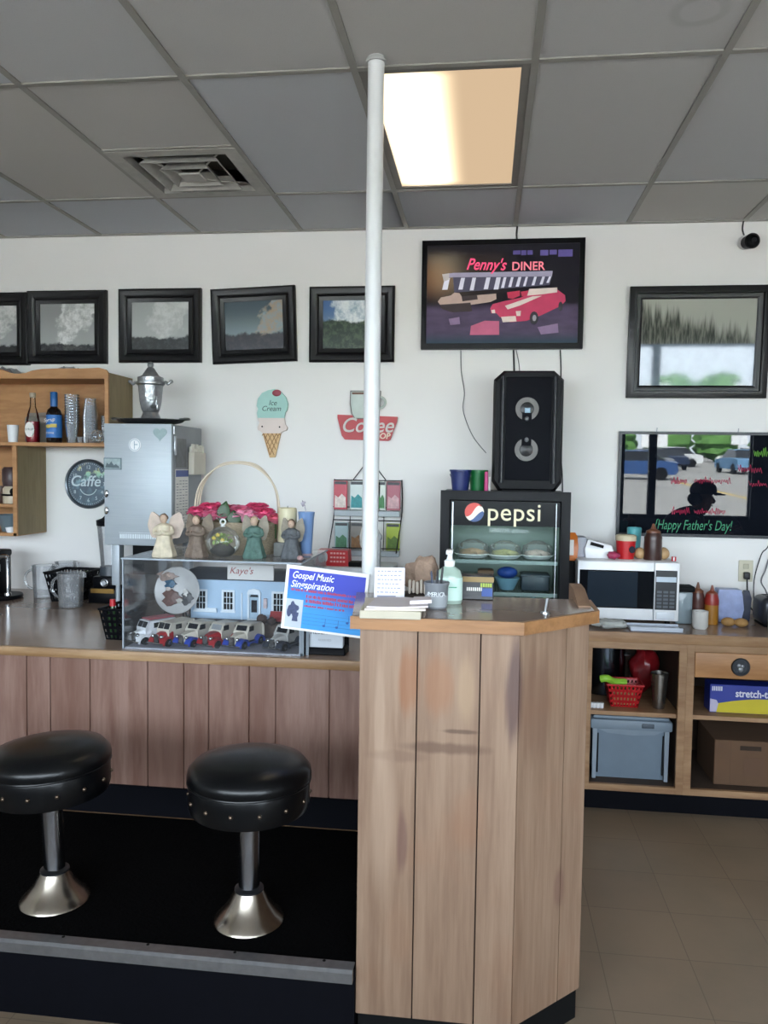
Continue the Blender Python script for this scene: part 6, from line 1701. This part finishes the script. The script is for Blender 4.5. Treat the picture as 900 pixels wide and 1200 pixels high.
m = MB(); m.rings([[(x, y, BC + z) for x, y in ((1.215 - k, 4.36 - k * .4), (1.33 + k, 4.36 - k * .4), (1.33 + k, 4.44), (1.215 - k, 4.44))] for k, z in ((0, .001), (.012, .07), (.004, .14), (-.002, .17))]); solo(m, 'bread_bag', mat('bag_periwinkle', '#8f9cc4', .4, vary=.3, nscale=22, bump=.4), 'pale blue plastic bread bag near the wall outlet', 'bag', (1.27, 4.4, BC))
for i, (x, y, lab) in enumerate(((1.235, 4.25, 'tan bread roll left in front of the blue bag'), (1.295, 4.24, 'tan bread roll right in front of the blue bag'))):
    m = MB(); m.ball((0, 0, .022), (.035, .028, .0225), 16, 9); o = m.build('bread_roll', mat('bread_tan', '#a07a48', .7, vary=.3, nscale=40)); o.location = (x, y, BC); tag(o, lab, 'bread', 'bread rolls on the back counter')
m = MB(); m.rings([[(1.335, 4.4, BC + .001), (1.385, 4.4, BC + .001), (1.385, 4.46, BC + .001), (1.335, 4.46, BC + .001)], [(1.345, 4.41, BC + .12), (1.395, 4.41, BC + .12), (1.395, 4.45, BC + .12), (1.345, 4.45, BC + .12)], [(1.36, 4.42, BC + .16), (1.385, 4.42, BC + .16), (1.385, 4.44, BC + .16), (1.36, 4.44, BC + .16)]]); solo(m, 'dark_bottle', mat('navy_bottle', '#232a40', .3), 'dark navy bottle beside the blue bread bag', 'bottle', (1.365, 4.43, BC))
t = thing('toaster', 'dark rounded toaster at the right photo edge', 'toaster', (1.48, 4.35, BC))
m = MB(t); m.box(1.395, 4.24, BC + .008, 1.59, 4.42, BC + .15, .035, 4); m.build('shell', mat('toaster_dark', '#30343c', .3, .3), t)
m = MB(t); m.box(1.41, 4.25, BC + .0005, 1.575, 4.41, BC + .012, .003); m.build('base', MATTE_BLACK, t)
m = MB(t)
for y in (4.29, 4.35): m.box(1.43, y, BC + .1495, 1.56, y + .025, BC + .152)
m.build('slots', MATTE_BLACK, t)
t = thing('squeeze_bottle', 'pale green bottle with red cap at the right photo edge', 'bottle', (1.44, 4.16, BC))
m = MB(); m.lathe([(0, 0), (.04, 0), (.042, .01), (.042, .1), (.02, .15), (0, .15)], (0, 0, 0), 24); m.build('body', mat('pale_green_bottle', '#96a68c', .35), t)
m = MB(); m.lathe([(.021, .145), (.024, .15), (.02, .19), (0, .192)], (0, 0, 0), 20); m.build('cap', mat('maroon_cap', '#5e1f24', .4), t)
ol = thing('wall_outlet', 'cream wall outlet plate with a black plug above the toaster', 'outlet', (1.432, YB - .001, 1.15))
m = MB(ol); m.box(1.394, YB - .007, 1.09, 1.47, YB - .001, 1.208, .002, 1); m.build('plate', mat('outlet_cream', '#c3bea9', .5), ol)
m = MB(ol)
for z in (1.128, 1.175):
    m.lathe([(0, 0), (.001, 0)], (0, 0, 0), 3) if 0 else None
    m.box(1.417, YB - .009, z - .014, 1.447, YB - .006, z + .014, .003, 1)
m.build('sockets', mat('socket_cream', '#b0ab96', .5), ol)
m = MB(); m.box(1.418, YB - .04, 1.105, 1.448, YB - .0095, 1.145, .006); m.tube([(1.433, YB - .03, 1.108), (1.43, YB - .05, 1.05), (1.425, YB - .09, .98), (1.45, YB - .16, .94), (1.47, YB - .22, .935)], .0045, 8, 5)
solo(m, 'power_plug', WIRE, 'black plug with its cord in the wall outlet', 'plug', (1.433, YB - .0095, 1.125))
cable([(1.62, 4.64, 1.33), (1.56, 4.64, 1.25), (1.53, 4.63, 1.16), (1.5, 4.6, 1.1), (1.5, 4.52, 1.06), (1.5, 4.45, 1.0)], 'grey cord running down the wall at right photo edge', .004, mm=_mc['grey_cable'])
cable([(1.58, 4.645, 1.36), (1.54, 4.645, 1.28), (1.51, 4.645, 1.24), (1.47, 4.62, 1.1), (1.47, 4.6, .95)], 'thin black cord crossing beside the wall outlet', .003)

# ------------------------------------------------------------------ inside the open cabinets
SH = .5085
t = thing('stock_pot', 'tall dark steel stock pot behind the red basket', 'pot', (.65, 4.42, SH))
m = MB(); m.lathe([(0, 0), (.11, 0), (.112, .01), (.112, .25), (.117, .255), (.11, .256), (.105, .01), (0, .01)], (0, 0, 0), 36); m.build('body', mat('pot_steel', '#5b646e', .2, 1.0), t)
for s in (-1, 1):
    m = MB(); m.torus((s * .112, 0, .2), .028, .005, 'z', 14, 7); m.build('handle', STEEL, t)
t = thing('plastic_basket', 'red slotted plastic basket on the open cabinet shelf', 'basket', (.71, 4.18, SH))
crate(t, .625, .8, 4.09, 4.24, SH, SH + .115, .022, RED, 9, 6, 4)
m = MB(); m.box(.655, 4.122, SH + .006, .77, 4.208, SH + .085, .008); solo(m, 'snack_packets', mat('yellow_print', '#b3a06a', .7, vary=.5, nscale=40), 'yellowish packets inside the red basket', 'packets', (.715, 4.17, SH + .004))
m = MB(); m.tube([(.59, 4.085, SH + .145), (.62, 4.08, SH + .15), (.66, 4.12, SH + .125), (.72, 4.14, SH + .12)], .018, 10, 5); solo(m, 'green_gloves', mat('neon_green', '#8cc43c', .5, vary=.15), 'bright green roll draped over the red basket', 'gloves', (.6, 4.09, SH + .13))
m = MB(); m.ball((.86, 4.4, SH + .13), (.085, .08, .13), 18, 12, lambda d: .9 + .1 * math.sin(6 * d.x + 4 * d.z)); solo(m, 'red_bag', mat('dark_red_bag', '#7c161c', .35, vary=.5, nscale=26), 'dark red plastic bag behind the steel shaker', 'bag', (.86, 4.4, SH))
lath('drink_shaker', [(0, 0), (.028, 0), (.03, .01), (.044, .175), (.042, .178), (.028, .008), (0, .008)], (.882, 4.13, SH), mat('shaker_steel', '#9a9691', .25, .95), 'brushed steel tumbler right of the red basket', 'tumbler')
t = thing('cup_row', 'row of small striped white cups at the left shelf front', 'cups', (.57, 4.08, SH))
for k in range(4):
    m = MB(); m.lathe([(0, 0), (.009, 0), (.011, .026), (0, .026)], (-.028 + k * .0185, 0, 0), 14); m.build('cup', WHITE, t)
# grey tote
GT = mat('tote_grey_blue', '#70808f', .5)
tt = thing('storage_tote', 'grey-blue lidded plastic tote on the cabinet floor', 'tote', (.742, 4.25, .1465))
TX0, TX1, TY0, TY1 = .56, .93, 4.1, 4.42
m = MB(tt); m.rings([[(TX0 + k, TY0 + k, z), (TX1 - k, TY0 + k, z), (TX1 - k, TY1 - k, z), (TX0 + k, TY1 - k, z)] for k, z in ((.015, .147), (.0, .4))]); m.build('bin', GT, tt)
m = MB(tt)
m.bm.free()
for x in (TX0 + .001, TX1 - .02):
    m = MB(tt); m.prism([(x, .147), (x + .018, .147), (x + .02, .4), (x - .002, .4)], 'xz', TY0 - .01, TY0 + .012); m.build('corner_rib', mat('tote_rib', '#8d9aa6', .5), tt)
for x in (TX0 + .024, TX1 - .024 - .006):
    m = MB(tt); m.box(x, TY0 - .0035, .175, x + .006, TY0 + .008, .375); m.build('rib_slot', MATTE_BLACK, tt)
m = MB(tt); m.box(TX0 - .014, TY0 - .018, .4, TX1 + .014, TY1 + .01, .45, .008); m.box(TX0, TY0 - .004, .45, TX1, TY1, .466, .006)
lid_ = m.build('lid', mat('tote_lid', '#7d8c99', .5), tt)
m = MB(tt); m.box(TX1 - .135, TY0 - .024, .415, TX1 - .075, TY0 - .014, .438, .004); m.build('latch', mat('latch_dark', '#4a5560', .5), lid_)
m = MB(tt); m.prism([(TX0 + .02, .402), (TX1 - .02, .402), (TX1 - .07, .382), (.75, .374), (TX0 + .07, .382)], 'xz', TY0 - .014, TY0 + .004); m.build('front_lip', _mc['tote_lid'], tt)
# cling film box and cardboard box
t = thing('cling_film_box', 'blue and yellow stretch-tite cling film box on the right shelf', 'box', (1.33, 4.15, SH))
m = MB(t); m.box(1.118, 4.1, SH, 1.6, 4.2, SH + .14, .002, 1); m.build('carton', mat('film_box_blue', '#24348c', .4), t)
m = MB(t)
pts = [(1.16 + .44 * i / 20, SH + .03 + .045 * math.sin(math.pi * (.12 + .75 * i / 20))) for i in range(21)]
m.prism([(1.15, SH + .002), (1.6, SH + .002)] + list(reversed(pts)), 'xz', 4.0985, 4.1); m.build('yellow_swoosh', mat('film_yellow', '#c2b325', .45), t)
m = MB(t); m.prism([(1.12, SH + .004), (1.155, SH + .004), (1.165, SH + .035), (1.15, SH + .062), (1.12, SH + .068)], 'xz', 4.0987, 4.1); m.build('pale_panel', mat('film_pale', '#b9b4cc', .5), t)
text('stretch-tite', .052, (1.335, 4.0983, SH + .098), mat('film_white', '#d5d6e2', .5), t, ext=.0006, sx=.82, bold=.001)
m = MB(t)
for k in range(6): m.box(1.128 + k * .0085, 4.0985, SH + .108, 1.133 + k * .0085, 4.1, SH + .13)
m.build('small_print', _mc['film_white'], t)
t = thing('cardboard_box', 'brown cardboard box on the floor of the right cabinet', 'box', (1.34, 4.25, .1465))
CB = mat('cardboard', '#604733', .85, vary=.12)
m = MB(t); m.box(1.15, 4.1, .147, 1.55, 4.42, .372, .003, 1); m.build('carton', CB, t)
m = MB(t); m.box(1.225, 4.0992, .15, 1.228, 4.1002, .37); m.build('seam', mat('cardboard_dark', '#5b4330', .85), t)
m = MB(t); m.box(1.27, 4.0985, .325, 1.37, 4.1005, .347, .001, 1); m.build('hand_hole', mat('hole_dark', '#33261c', .9), t)
m = MB(t); m.box(1.165, 4.0988, .33, 1.19, 4.1, .352); m.box(1.29, 4.0988, .2, 1.38, 4.1, .29); m.build('printed_mark', mat('cardboard_print', '#5f4634', .85), t)

# ------------------------------------------------------------------ white appliance and red carton behind the notice
t = thing('counter_cabinet', 'white boxy appliance on the back counter behind the notice', 'appliance', (-.69, 4.35, BC))
m = MB(t); m.box(-.9, 4.2, BC + .0005, -.48, 4.5, 1.16, .008); m.build('body', mat('appliance_white', '#cfd5d9', .4), t)
m = MB(t); m.box(-.88, 4.196, BC + .02, -.5, 4.201, 1.1, .003, 1); m.build('front_panel', mat('appliance_panel', '#b9c3ca', .4), t)
t = thing('red_carton', 'red printed carton on top of the white appliance', 'box', (-.8, 4.28, 1.1605))
m = MB(t); m.prism([(-.895, 1.161), (-.715, 1.161), (-.72, 1.245), (-.885, 1.245)], 'xz', 4.23, 4.33); m.build('carton', RED, t)
m = MB(t); m.ball((-.862, 4.2295, 1.2), (.017, .001, .022), 12, 8); m.ball((-.838, 4.2295, 1.208), (.008, .001, .025), 12, 8); m.build('printed_figure', mat('carton_white', '#c7ccd0', .6, vary=.3, nscale=70), t)
m = MB(t)
for k in range(3):
    for q in range(5): m.box(-.815 + q * .017, 4.229, 1.225 - k * .022, -.803 + q * .017, 4.2305, 1.234 - k * .022)
m.build('printed_words', mat('carton_pink', '#d29a96', .6), t)
m = MB(); m.box(-.715, 4.22, 1.1605, -.63, 4.3, 1.185, .003); solo(m, 'black_case', MATTE_BLACK, 'flat black case right of the red carton', 'case', (-.67, 4.26, 1.1605))
m = MB(); m.ball((-.93, 4.19, BC + .16), (.02, .02, .16), 14, 14, lambda d: .85 + .2 * math.sin(14 * d.z)); solo(m, 'paper_roll', mat('lacy_white', '#c7cfd6', .7, vary=.2, nscale=70), 'lacy white paper column left of the red carton', 'paper', (-.93, 4.19, BC))
m = MB(); m.box(-.605, 4.2, 1.1605, -.545, 4.26, 1.3, .006); m.ball((-.575, 4.23, 1.32), (.04, .03, .05), 14, 9, lambda d: .85 + .2 * math.sin(8 * d.x + 6 * d.z)); solo(m, 'tissue_holder', mat('tissue_grey', '#adb1b3', .7, vary=.4, nscale=40), 'grey tissue holder just behind the white post', 'tissue holder', (-.575, 4.23, 1.1605))

# ------------------------------------------------------------------ stools
def stool(x, y, rz, label, leanx=0, leany=0):
    t = thing('bar_stool', label, 'stool', (x, y, .2408), R(rz), 'round black diner stools')
    m = MB(); m.lathe([(0, 0), (.11, 0), (.112, .004), (.108, .012), (.09, .028), (.064, .062), (.05, .092), (.046, .1), (.0, .1)], (0, 0, 0), 40); m.build('base', mat('worn_chrome', '#a59c90', .24, 1.0, vary=.2, nscale=30), t)
    m = MB(); m.lathe([(.038, .098), (.046, .1), (.046, .106), (.038, .11), (.034, .112)], (0, 0, 0), 32); m.build('collar', mat('collar_dark', '#4a4c50', .35, .9), t)
    tl = Matrix.Translation((0, 0, .1)) @ Matrix.Rotation(R(leanx), 4, 'Y') @ Matrix.Rotation(R(leany), 4, 'X')
    m = MB(); m.xf = tl; m.lathe([(0, .005), (.034, .005), (.034, .28), (0, .28)], (0, 0, 0), 32); m.build('column', mat('column_steel', '#8f9298', .22, 1.0), t)
    VIN = mat('black_vinyl', '#07080a', .28, vary=.2, spec=.3)
    m = MB(); m.xf = tl; m.lathe([(0, .262), (.157, .262), (.184, .27), (.19, .29), (.19, .352), (.187, .36), (0, .36)], (0, 0, 0), 56); sk = m.build('seat_band', VIN, t)
    m = MB(); m.xf = tl; m.lathe([(0, .36), (.187, .36), (.194, .366), (.196, .378), (.192, .396), (.174, .416), (.126, .43), (.06, .437), (0, .439)], (0, 0, 0), 56); m.build('cushion', VIN, t)
    m = MB(); m.xf = tl; m.torus((0, 0, .362), .192, .004, 'z', 56, 8); m.build('piping', VIN, t)
    for k in range(14):
        a = 2 * math.pi * k / 14 + .22
        m = MB(); m.xf = tl; m.ball((.19 * math.cos(a), .19 * math.sin(a), .315), (.007, .007, .007), 10, 6); m.build('stud', mat('stud_bronze', '#6b5d4f', .35, .9), sk)
    return t
stool(-.722, 2.44, 0, 'black vinyl diner stool nearest the cashier stand', .0, 0)
stool(-1.392, 2.46, 10, 'black vinyl diner stool at left, cut by the photo edge', -2.2, 0)

# ------------------------------------------------------------------ customer standing out of frame, mirrored in the menu board
def skin_mesh(verts, edges, radii, root=0, sub=2):
    me = bpy.data.meshes.new('tmp_skin'); me.from_pydata([Vector(v) for v in verts], edges, [])
    o = bpy.data.objects.new('tmp_skin', me); COL.objects.link(o)
    sk = o.modifiers.new('skin', 'SKIN'); sk.use_smooth_shade = True
    for i, r_ in enumerate(radii):
        me.skin_vertices[0].data[i].radius = r_ if hasattr(r_, '__len__') else (r_, r_)
        me.skin_vertices[0].data[i].use_root = (i == root)
    bpy.context.view_layer.update()
    base = bpy.data.meshes.new_from_object(o.evaluated_get(bpy.context.evaluated_depsgraph_get()))
    bm = bmesh.new(); bm.from_mesh(base)
    bmesh.ops.holes_fill(bm, edges=[e for e in bm.edges if e.is_boundary], sides=0)
    bmesh.ops.recalc_face_normals(bm, faces=bm.faces)
    bm.to_mesh(base); bm.free()
    o.modifiers.remove(sk); o.data = base
    sb = o.modifiers.new('sub', 'SUBSURF'); sb.levels = sub; sb.render_levels = sub
    bpy.context.view_layer.update()
    res = bpy.data.meshes.new_from_object(o.evaluated_get(bpy.context.evaluated_depsgraph_get()))
    bpy.data.objects.remove(o); bpy.data.meshes.remove(me); bpy.data.meshes.remove(base)
    for f in res.polygons: f.use_smooth = True
    return res
def add_mesh(name, me, mm, parent):
    me.name = name; me.materials.clear(); me.materials.append(mm)
    o = bpy.data.objects.new(name, me); COL.objects.link(o); o.parent = parent
    return o
def garment(name, body, bones, own, thick, mm, parent):
    """cloth that follows the body: the faces nearest to the given bones, moved outwards"""
    bm = bmesh.new(); bm.from_mesh(body)
    bm.normal_update()
    def dist(p, a, b):
        d = b - a; t = max(0, min(1, (p - a).dot(d) / max(d.length_squared, 1e-9)))
        return (p - a - d * t).length
    bad = []
    for f in bm.faces:
        c = f.calc_center_median()
        k = min(range(len(bones)), key=lambda q: dist(c, bones[q][0], bones[q][1]) / bones[q][2])
        if k not in own: bad.append(f)
    nr = {v.index: v.normal.copy() for v in bm.verts}
    for v in bm.verts: v.co += nr[v.index] * thick
    bmesh.ops.delete(bm, geom=bad, context='FACES')
    for _ in range(3):
        bmesh.ops.smooth_vert(bm, verts=[v for v in bm.verts if v.is_boundary], factor=.5, use_axis_x=True, use_axis_y=True, use_axis_z=True)
    me = bpy.data.meshes.new(name); bm.to_mesh(me); bm.free()
    for f in me.polygons: f.use_smooth = True
    o = add_mesh(name, me, mm, parent)
    md = o.modifiers.new('thickness', 'SOLIDIFY'); md.thickness = .006; md.offset = 1
    return o
pr = thing('person', 'person in a dark shirt and baseball cap mirrored in the menu board', 'person', (1.56, 2.75, 0))
# joints, facing +X, bent forward over a phone; the left side is +Y
PV = [(-.24, 0, .92), (-.19, 0, 1.03), (-.1, 0, 1.14), (.0, 0, 1.24), (.06, 0, 1.3), (.1, 0, 1.345), (.115, 0, 1.42), (.105, 0, 1.48)]
PE = [(0, 1), (1, 2), (2, 3), (3, 4), (4, 5), (5, 6), (6, 7)]
PR = [(.15, .115), (.14, .105), (.155, .11), (.12, .09), (.056, .058), (.08, .074), (.1, .082), (.075, .068)]
ROLE = ['torso', 'torso', 'torso', 'torso', 'skin', 'skin', 'skin']
def add_v(p, r_): PV.append(p); PR.append(r_); return len(PV) - 1
def add_e(a, b_, role): PE.append((a, b_)); ROLE.append(role)
HAND = {1: [(.0, .2, 1.2), (.03, .25, .95), (.12, .22, .74), (.14, .21, .66)], -1: [(.0, -.2, 1.2), (.1, -.25, 1.0), (.31, -.18, 1.12), (.37, -.15, 1.16)]}
for sg in (1, -1):
    sh, el, wr, ha = HAND[sg]
    c = add_v((-.005, sg * .1, 1.225), .08); add_e(3, c, 'torso')
    a = add_v(sh, .062); add_e(c, a, 'torso')
    mid = tuple((p + q) / 2 for p, q in zip(sh, el))
    a2 = add_v(mid, .055); add_e(a, a2, 'torso')
    b0 = add_v(el, .045); add_e(a2, b0, 'skin')
    w = add_v(wr, .031); add_e(b0, w, 'skin')
    h_ = add_v(ha, (.038, .022)); add_e(w, h_, 'skin')
    d = (Vector(ha) - Vector(wr)).normalized()
    side = Vector((0, 1, 0)); side = (side - d * side.dot(d)).normalized()
    curl = side.cross(d) * (1 if (side.cross(d)).x > 0 else -1)
    for k in range(4):
        L = (.032, .038, .036, .028)[k]
        p0 = Vector(ha) + d * .03 + side * (k - 1.5) * .02
        p1 = p0 + d * L + curl * .006; p2 = p1 + d * L * .55 + curl * .018
        q0 = add_v(tuple(p0), .0098); q1 = add_v(tuple(p1), .009); q2 = add_v(tuple(p2), .0075)
        add_e(h_, q0, 'skin'); add_e(q0, q1, 'skin'); add_e(q1, q2, 'skin')
    t0 = Vector(ha) - d * .012 - side * sg * .036 + curl * .01; t1 = t0 + d * .032 - side * sg * .012 + curl * .012
    q0 = add_v(tuple(t0), .011); q1 = add_v(tuple(t1), .009); add_e(h_, q0, 'skin'); add_e(q0, q1, 'skin')
    hp = add_v((-.25, sg * .085, .83), .098); add_e(0, hp, 'legs')
    th = add_v((-.21, sg * .1, .66), .082); add_e(hp, th, 'legs')
    kn = add_v((-.17, sg * .105, .48), .06); add_e(th, kn, 'legs')
    cf = add_v((-.2, sg * .108, .32), .056); add_e(kn, cf, 'legs')
    an = add_v((-.23, sg * .11, .1), .042); add_e(cf, an, 'legs')
    ft = add_v((-.13, sg * .115, .042), (.044, .034)); add_e(an, ft, 'feet')
    te = add_v((-.05, sg * .12, .034), (.04, .026)); add_e(ft, te, 'feet')
SKIN = mat('skin_tone', '#9a6f58', .55)
body_me = skin_mesh(PV, PE, PR)
bo = add_mesh('body', body_me, SKIN, pr)
BN = [(Vector(PV[a]), Vector(PV[b_]), max(.03, .5 * sum((r_ if not hasattr(r_, '__len__') else sum(r_) / 2) for r_ in (PR[a], PR[b_])))) for a, b_ in PE]
pick = lambda *ro: {k for k, r_ in enumerate(ROLE) if r_ in ro}
garment('trousers', body_me, BN, pick('legs') | {0}, .008, mat('dark_trousers', '#20232c', .9), pr)
garment('shirt', body_me, BN, pick('torso'), .016, mat('dark_shirt', '#1d1f2a', .9, vary=.3), pr)
garment('shoe', body_me, BN, pick('feet'), .008, mat('dark_shoe', '#15130f', .6), pr)
m = MB(); m.xf = Matrix.Translation((1.56 + .43, 2.75 - .15, 1.2)) @ Matrix.Rotation(R(-35), 4, 'Y'); m.box(-.004, -.036, -.06, .004, .036, .085, .003, 2)
solo(m, 'phone', mat('phone_black', '#0b0c10', .15), 'dark phone held up by the person in the cap', 'phone', (1.99, 2.6, 1.2))
m = MB(); m.ball((.11, 0, 1.475), (.1, .086, .085), 24, 14, lambda d: 1 if d.z > -.25 else .8)
rr = []
for k in range(9):
    a = R(-70 + 140 * k / 8)
    rr.append([(.13 + .07 * math.cos(a), .085 * math.sin(a), 1.465), (.13 + .145 * math.cos(a), .085 * math.sin(a), 1.448), (.13 + .145 * math.cos(a), .085 * math.sin(a), 1.443), (.13 + .07 * math.cos(a), .085 * math.sin(a), 1.459)])
m.rings(rr); m.build('baseball_cap', mat('maroon_cap_cloth', '#3b1620', .9), pr)
m = MB(); m.ball((.186, 0, 1.395), (.018, .014, .022), 12, 8)
m.build('nose', SKIN, pr)
for sg in (1, -1):
    m = MB(); m.ball((.176, sg * .032, 1.420), (.008, .012, .008), 10, 7); m.build('eye', mat('eye_white', '#c9c6c0', .3), pr)
    m = MB(); m.ball((.105, sg * .083, 1.405), (.018, .01, .03), 12, 8); m.build('ear', SKIN, pr)
m = MB(); m.ball((.178, 0, 1.360), (.006, .024, .006), 12, 6); m.build('mouth', mat('lip_tone', '#7a4a42', .5), pr)
m = MB(); m.ball((.07, 0, 1.410), (.075, .083, .06), 18, 10); m.build('hair', mat('dark_hair', '#1c1512', .8), pr)

# ------------------------------------------------------------------ the street outside the front windows (mirrored in the board)
m = MB(); m.box(-60, -90, -.6, 80, YF - .2, -.15)
structure(m, 'street', mat('pale_asphalt', '#8a8885', .9, vary=.12, nscale=.6))
m = MB(); m.box(8.9, -30, -.15, 9.1, -8, -.146)
tag(m.build('road_line', mat('road_yellow', '#c9a43c', .8)), 'yellow painted line on the street outside', 'road marking')
def car(x, y, rz, body, label):
    t = thing('parked_car', label, 'car', (x, y, -.15), R(rz), 'cars in the street outside')
    m = MB(); prof = [(-2.1, .28), (-2.15, .62), (-1.9, .78), (-1.0, .9), (1.5, .95), (2.1, .85), (2.15, .4), (2.0, .28)]
    m.rings([[(a, -.82, b_) for a, b_ in prof], [(a, -.72, b_ + .02) for a, b_ in prof], [(a, .72, b_ + .02) for a, b_ in prof], [(a, .82, b_) for a, b_ in prof]]); m.build('body', body, t)
    m = MB(); cab = [(-1.1, .88), (-.45, 1.4), (.9, 1.42), (1.6, .93)]
    m.rings([[(a, -.74 + (.16 if b_ > 1 else 0), b_) for a, b_ in cab], [(a, .74 - (.16 if b_ > 1 else 0), b_) for a, b_ in cab]]); m.build('cabin_glass', mat('car_glass', '#12161c', .1), t)
    m = MB(); m.box(-.5, -.58, 1.4, .95, .58, 1.45, .02); m.build('roof', body, t)
    for cx_ in (-1.35, 1.35):
        for sy_ in (-1, 1):
            m = MB(); m.cyl((cx_, sy_ * .66, .32), (cx_, sy_ * .84, .32), .32, seg=20); m.build('wheel', MATTE_BLACK, t)
    return t
cars = [(7.4, -33, 12, '#2c4a7a', 'blue parked car outside'), (9.4, -40, 80, '#6d7076', 'grey parked car outside'), (12.0, -47, 85, '#1d2a44', 'navy parked car outside'), (15.2, -42, 88, '#5f86a8', 'pale blue car driving outside'),
        (8.0, -51, 5, '#b02a2a', 'red van parked outside'), (13.6, -53, 5, '#cdd0d2', 'white parked car outside'), (19.0, -53, 10, '#c9c9c4', 'cream parked car outside'), (23.6, -52, 0, '#a83a30', 'red parked car outside'), (5.0, -42, 5, '#d8dadc', 'silver parked car outside')]
for x, y, rz, c, lab in cars: car(x, y, rz, mat('car_' + c, c, .3), lab)
for i in range(12):
    rnd = random.Random(i); x = -6 + i * 4.4; y = -66 + 1 * (i % 2); h = rnd.uniform(2.8, 3.3)
    t = thing('street_tree', 'green leafy tree lining the far side of the street', 'tree', (x, y, -.15), 0, 'street trees outside')
    m = MB(); m.cyl((0, 0, 0), (0, 0, h * .4), .22, .15, 10); m.build('trunk', mat('bark', '#4a3a2c', .9), t)
    m = MB(); m.ball((0, 0, h * .52), (2.15, 1.8, h * .5), 18, 12, lambda d: .7 + .4 * rnd.random()); m.build('crown', mat('street_leaves', '#4f7a3a', .8, vary=.5, nscale=2.5), t)
for i, (x, y) in enumerate(((6.6, -24), (16.6, -47))):
    t = thing('street_sign', ('white street sign on a post near the window', 'small white street sign far down the street')[i], 'sign', (x, y, -.15))
    m = MB(); m.cyl((0, 0, 0), (0, 0, 2.0), .06, seg=10); m.build('pole', WHITE, t)
    m = MB(); m.box(-.5, -.03, 1.7, .5, .03, 2.3); m.build('panel', WHITE, t)

# ------------------------------------------------------------------ unseen benches, added to shade the lower part of the room
BV = mat('shade_bench_vinyl', '#23252c', .5, vary=.2); BW = mat('shade_bench_wood', '#5a4232', .6)
for i, (x, lab) in enumerate(((-3.1, 'unseen high-backed dark bench added at left to shade the room'), (-1.35, 'unseen high-backed dark bench added in the middle to shade the room'), (.4, 'unseen high-backed dark bench added at right to shade the room'))):
    t = thing('added_shade_bench', lab, 'bench', (x, -1.3, 0), 0, 'added benches that shade the lower room')
    m = MB(t); m.box(x - .8, -1.6, 0, x + .8, -1.0, .4, .01); m.build('base', BW, t)
    m = MB(t); m.box(x - .8, -1.62, .4, x + .8, -1.0, .5, .04, 3); m.build('seat', BV, t)
    m = MB(t); m.box(x - .8, -1.12, .5, x + .8, -.98, 1.3, .04, 3); m.build('backrest', BV, t)
    m = MB(t); m.box(x - .82, -1.13, 1.3, x + .82, -.97, 1.34, .01); m.build('top_rail', BW, t)
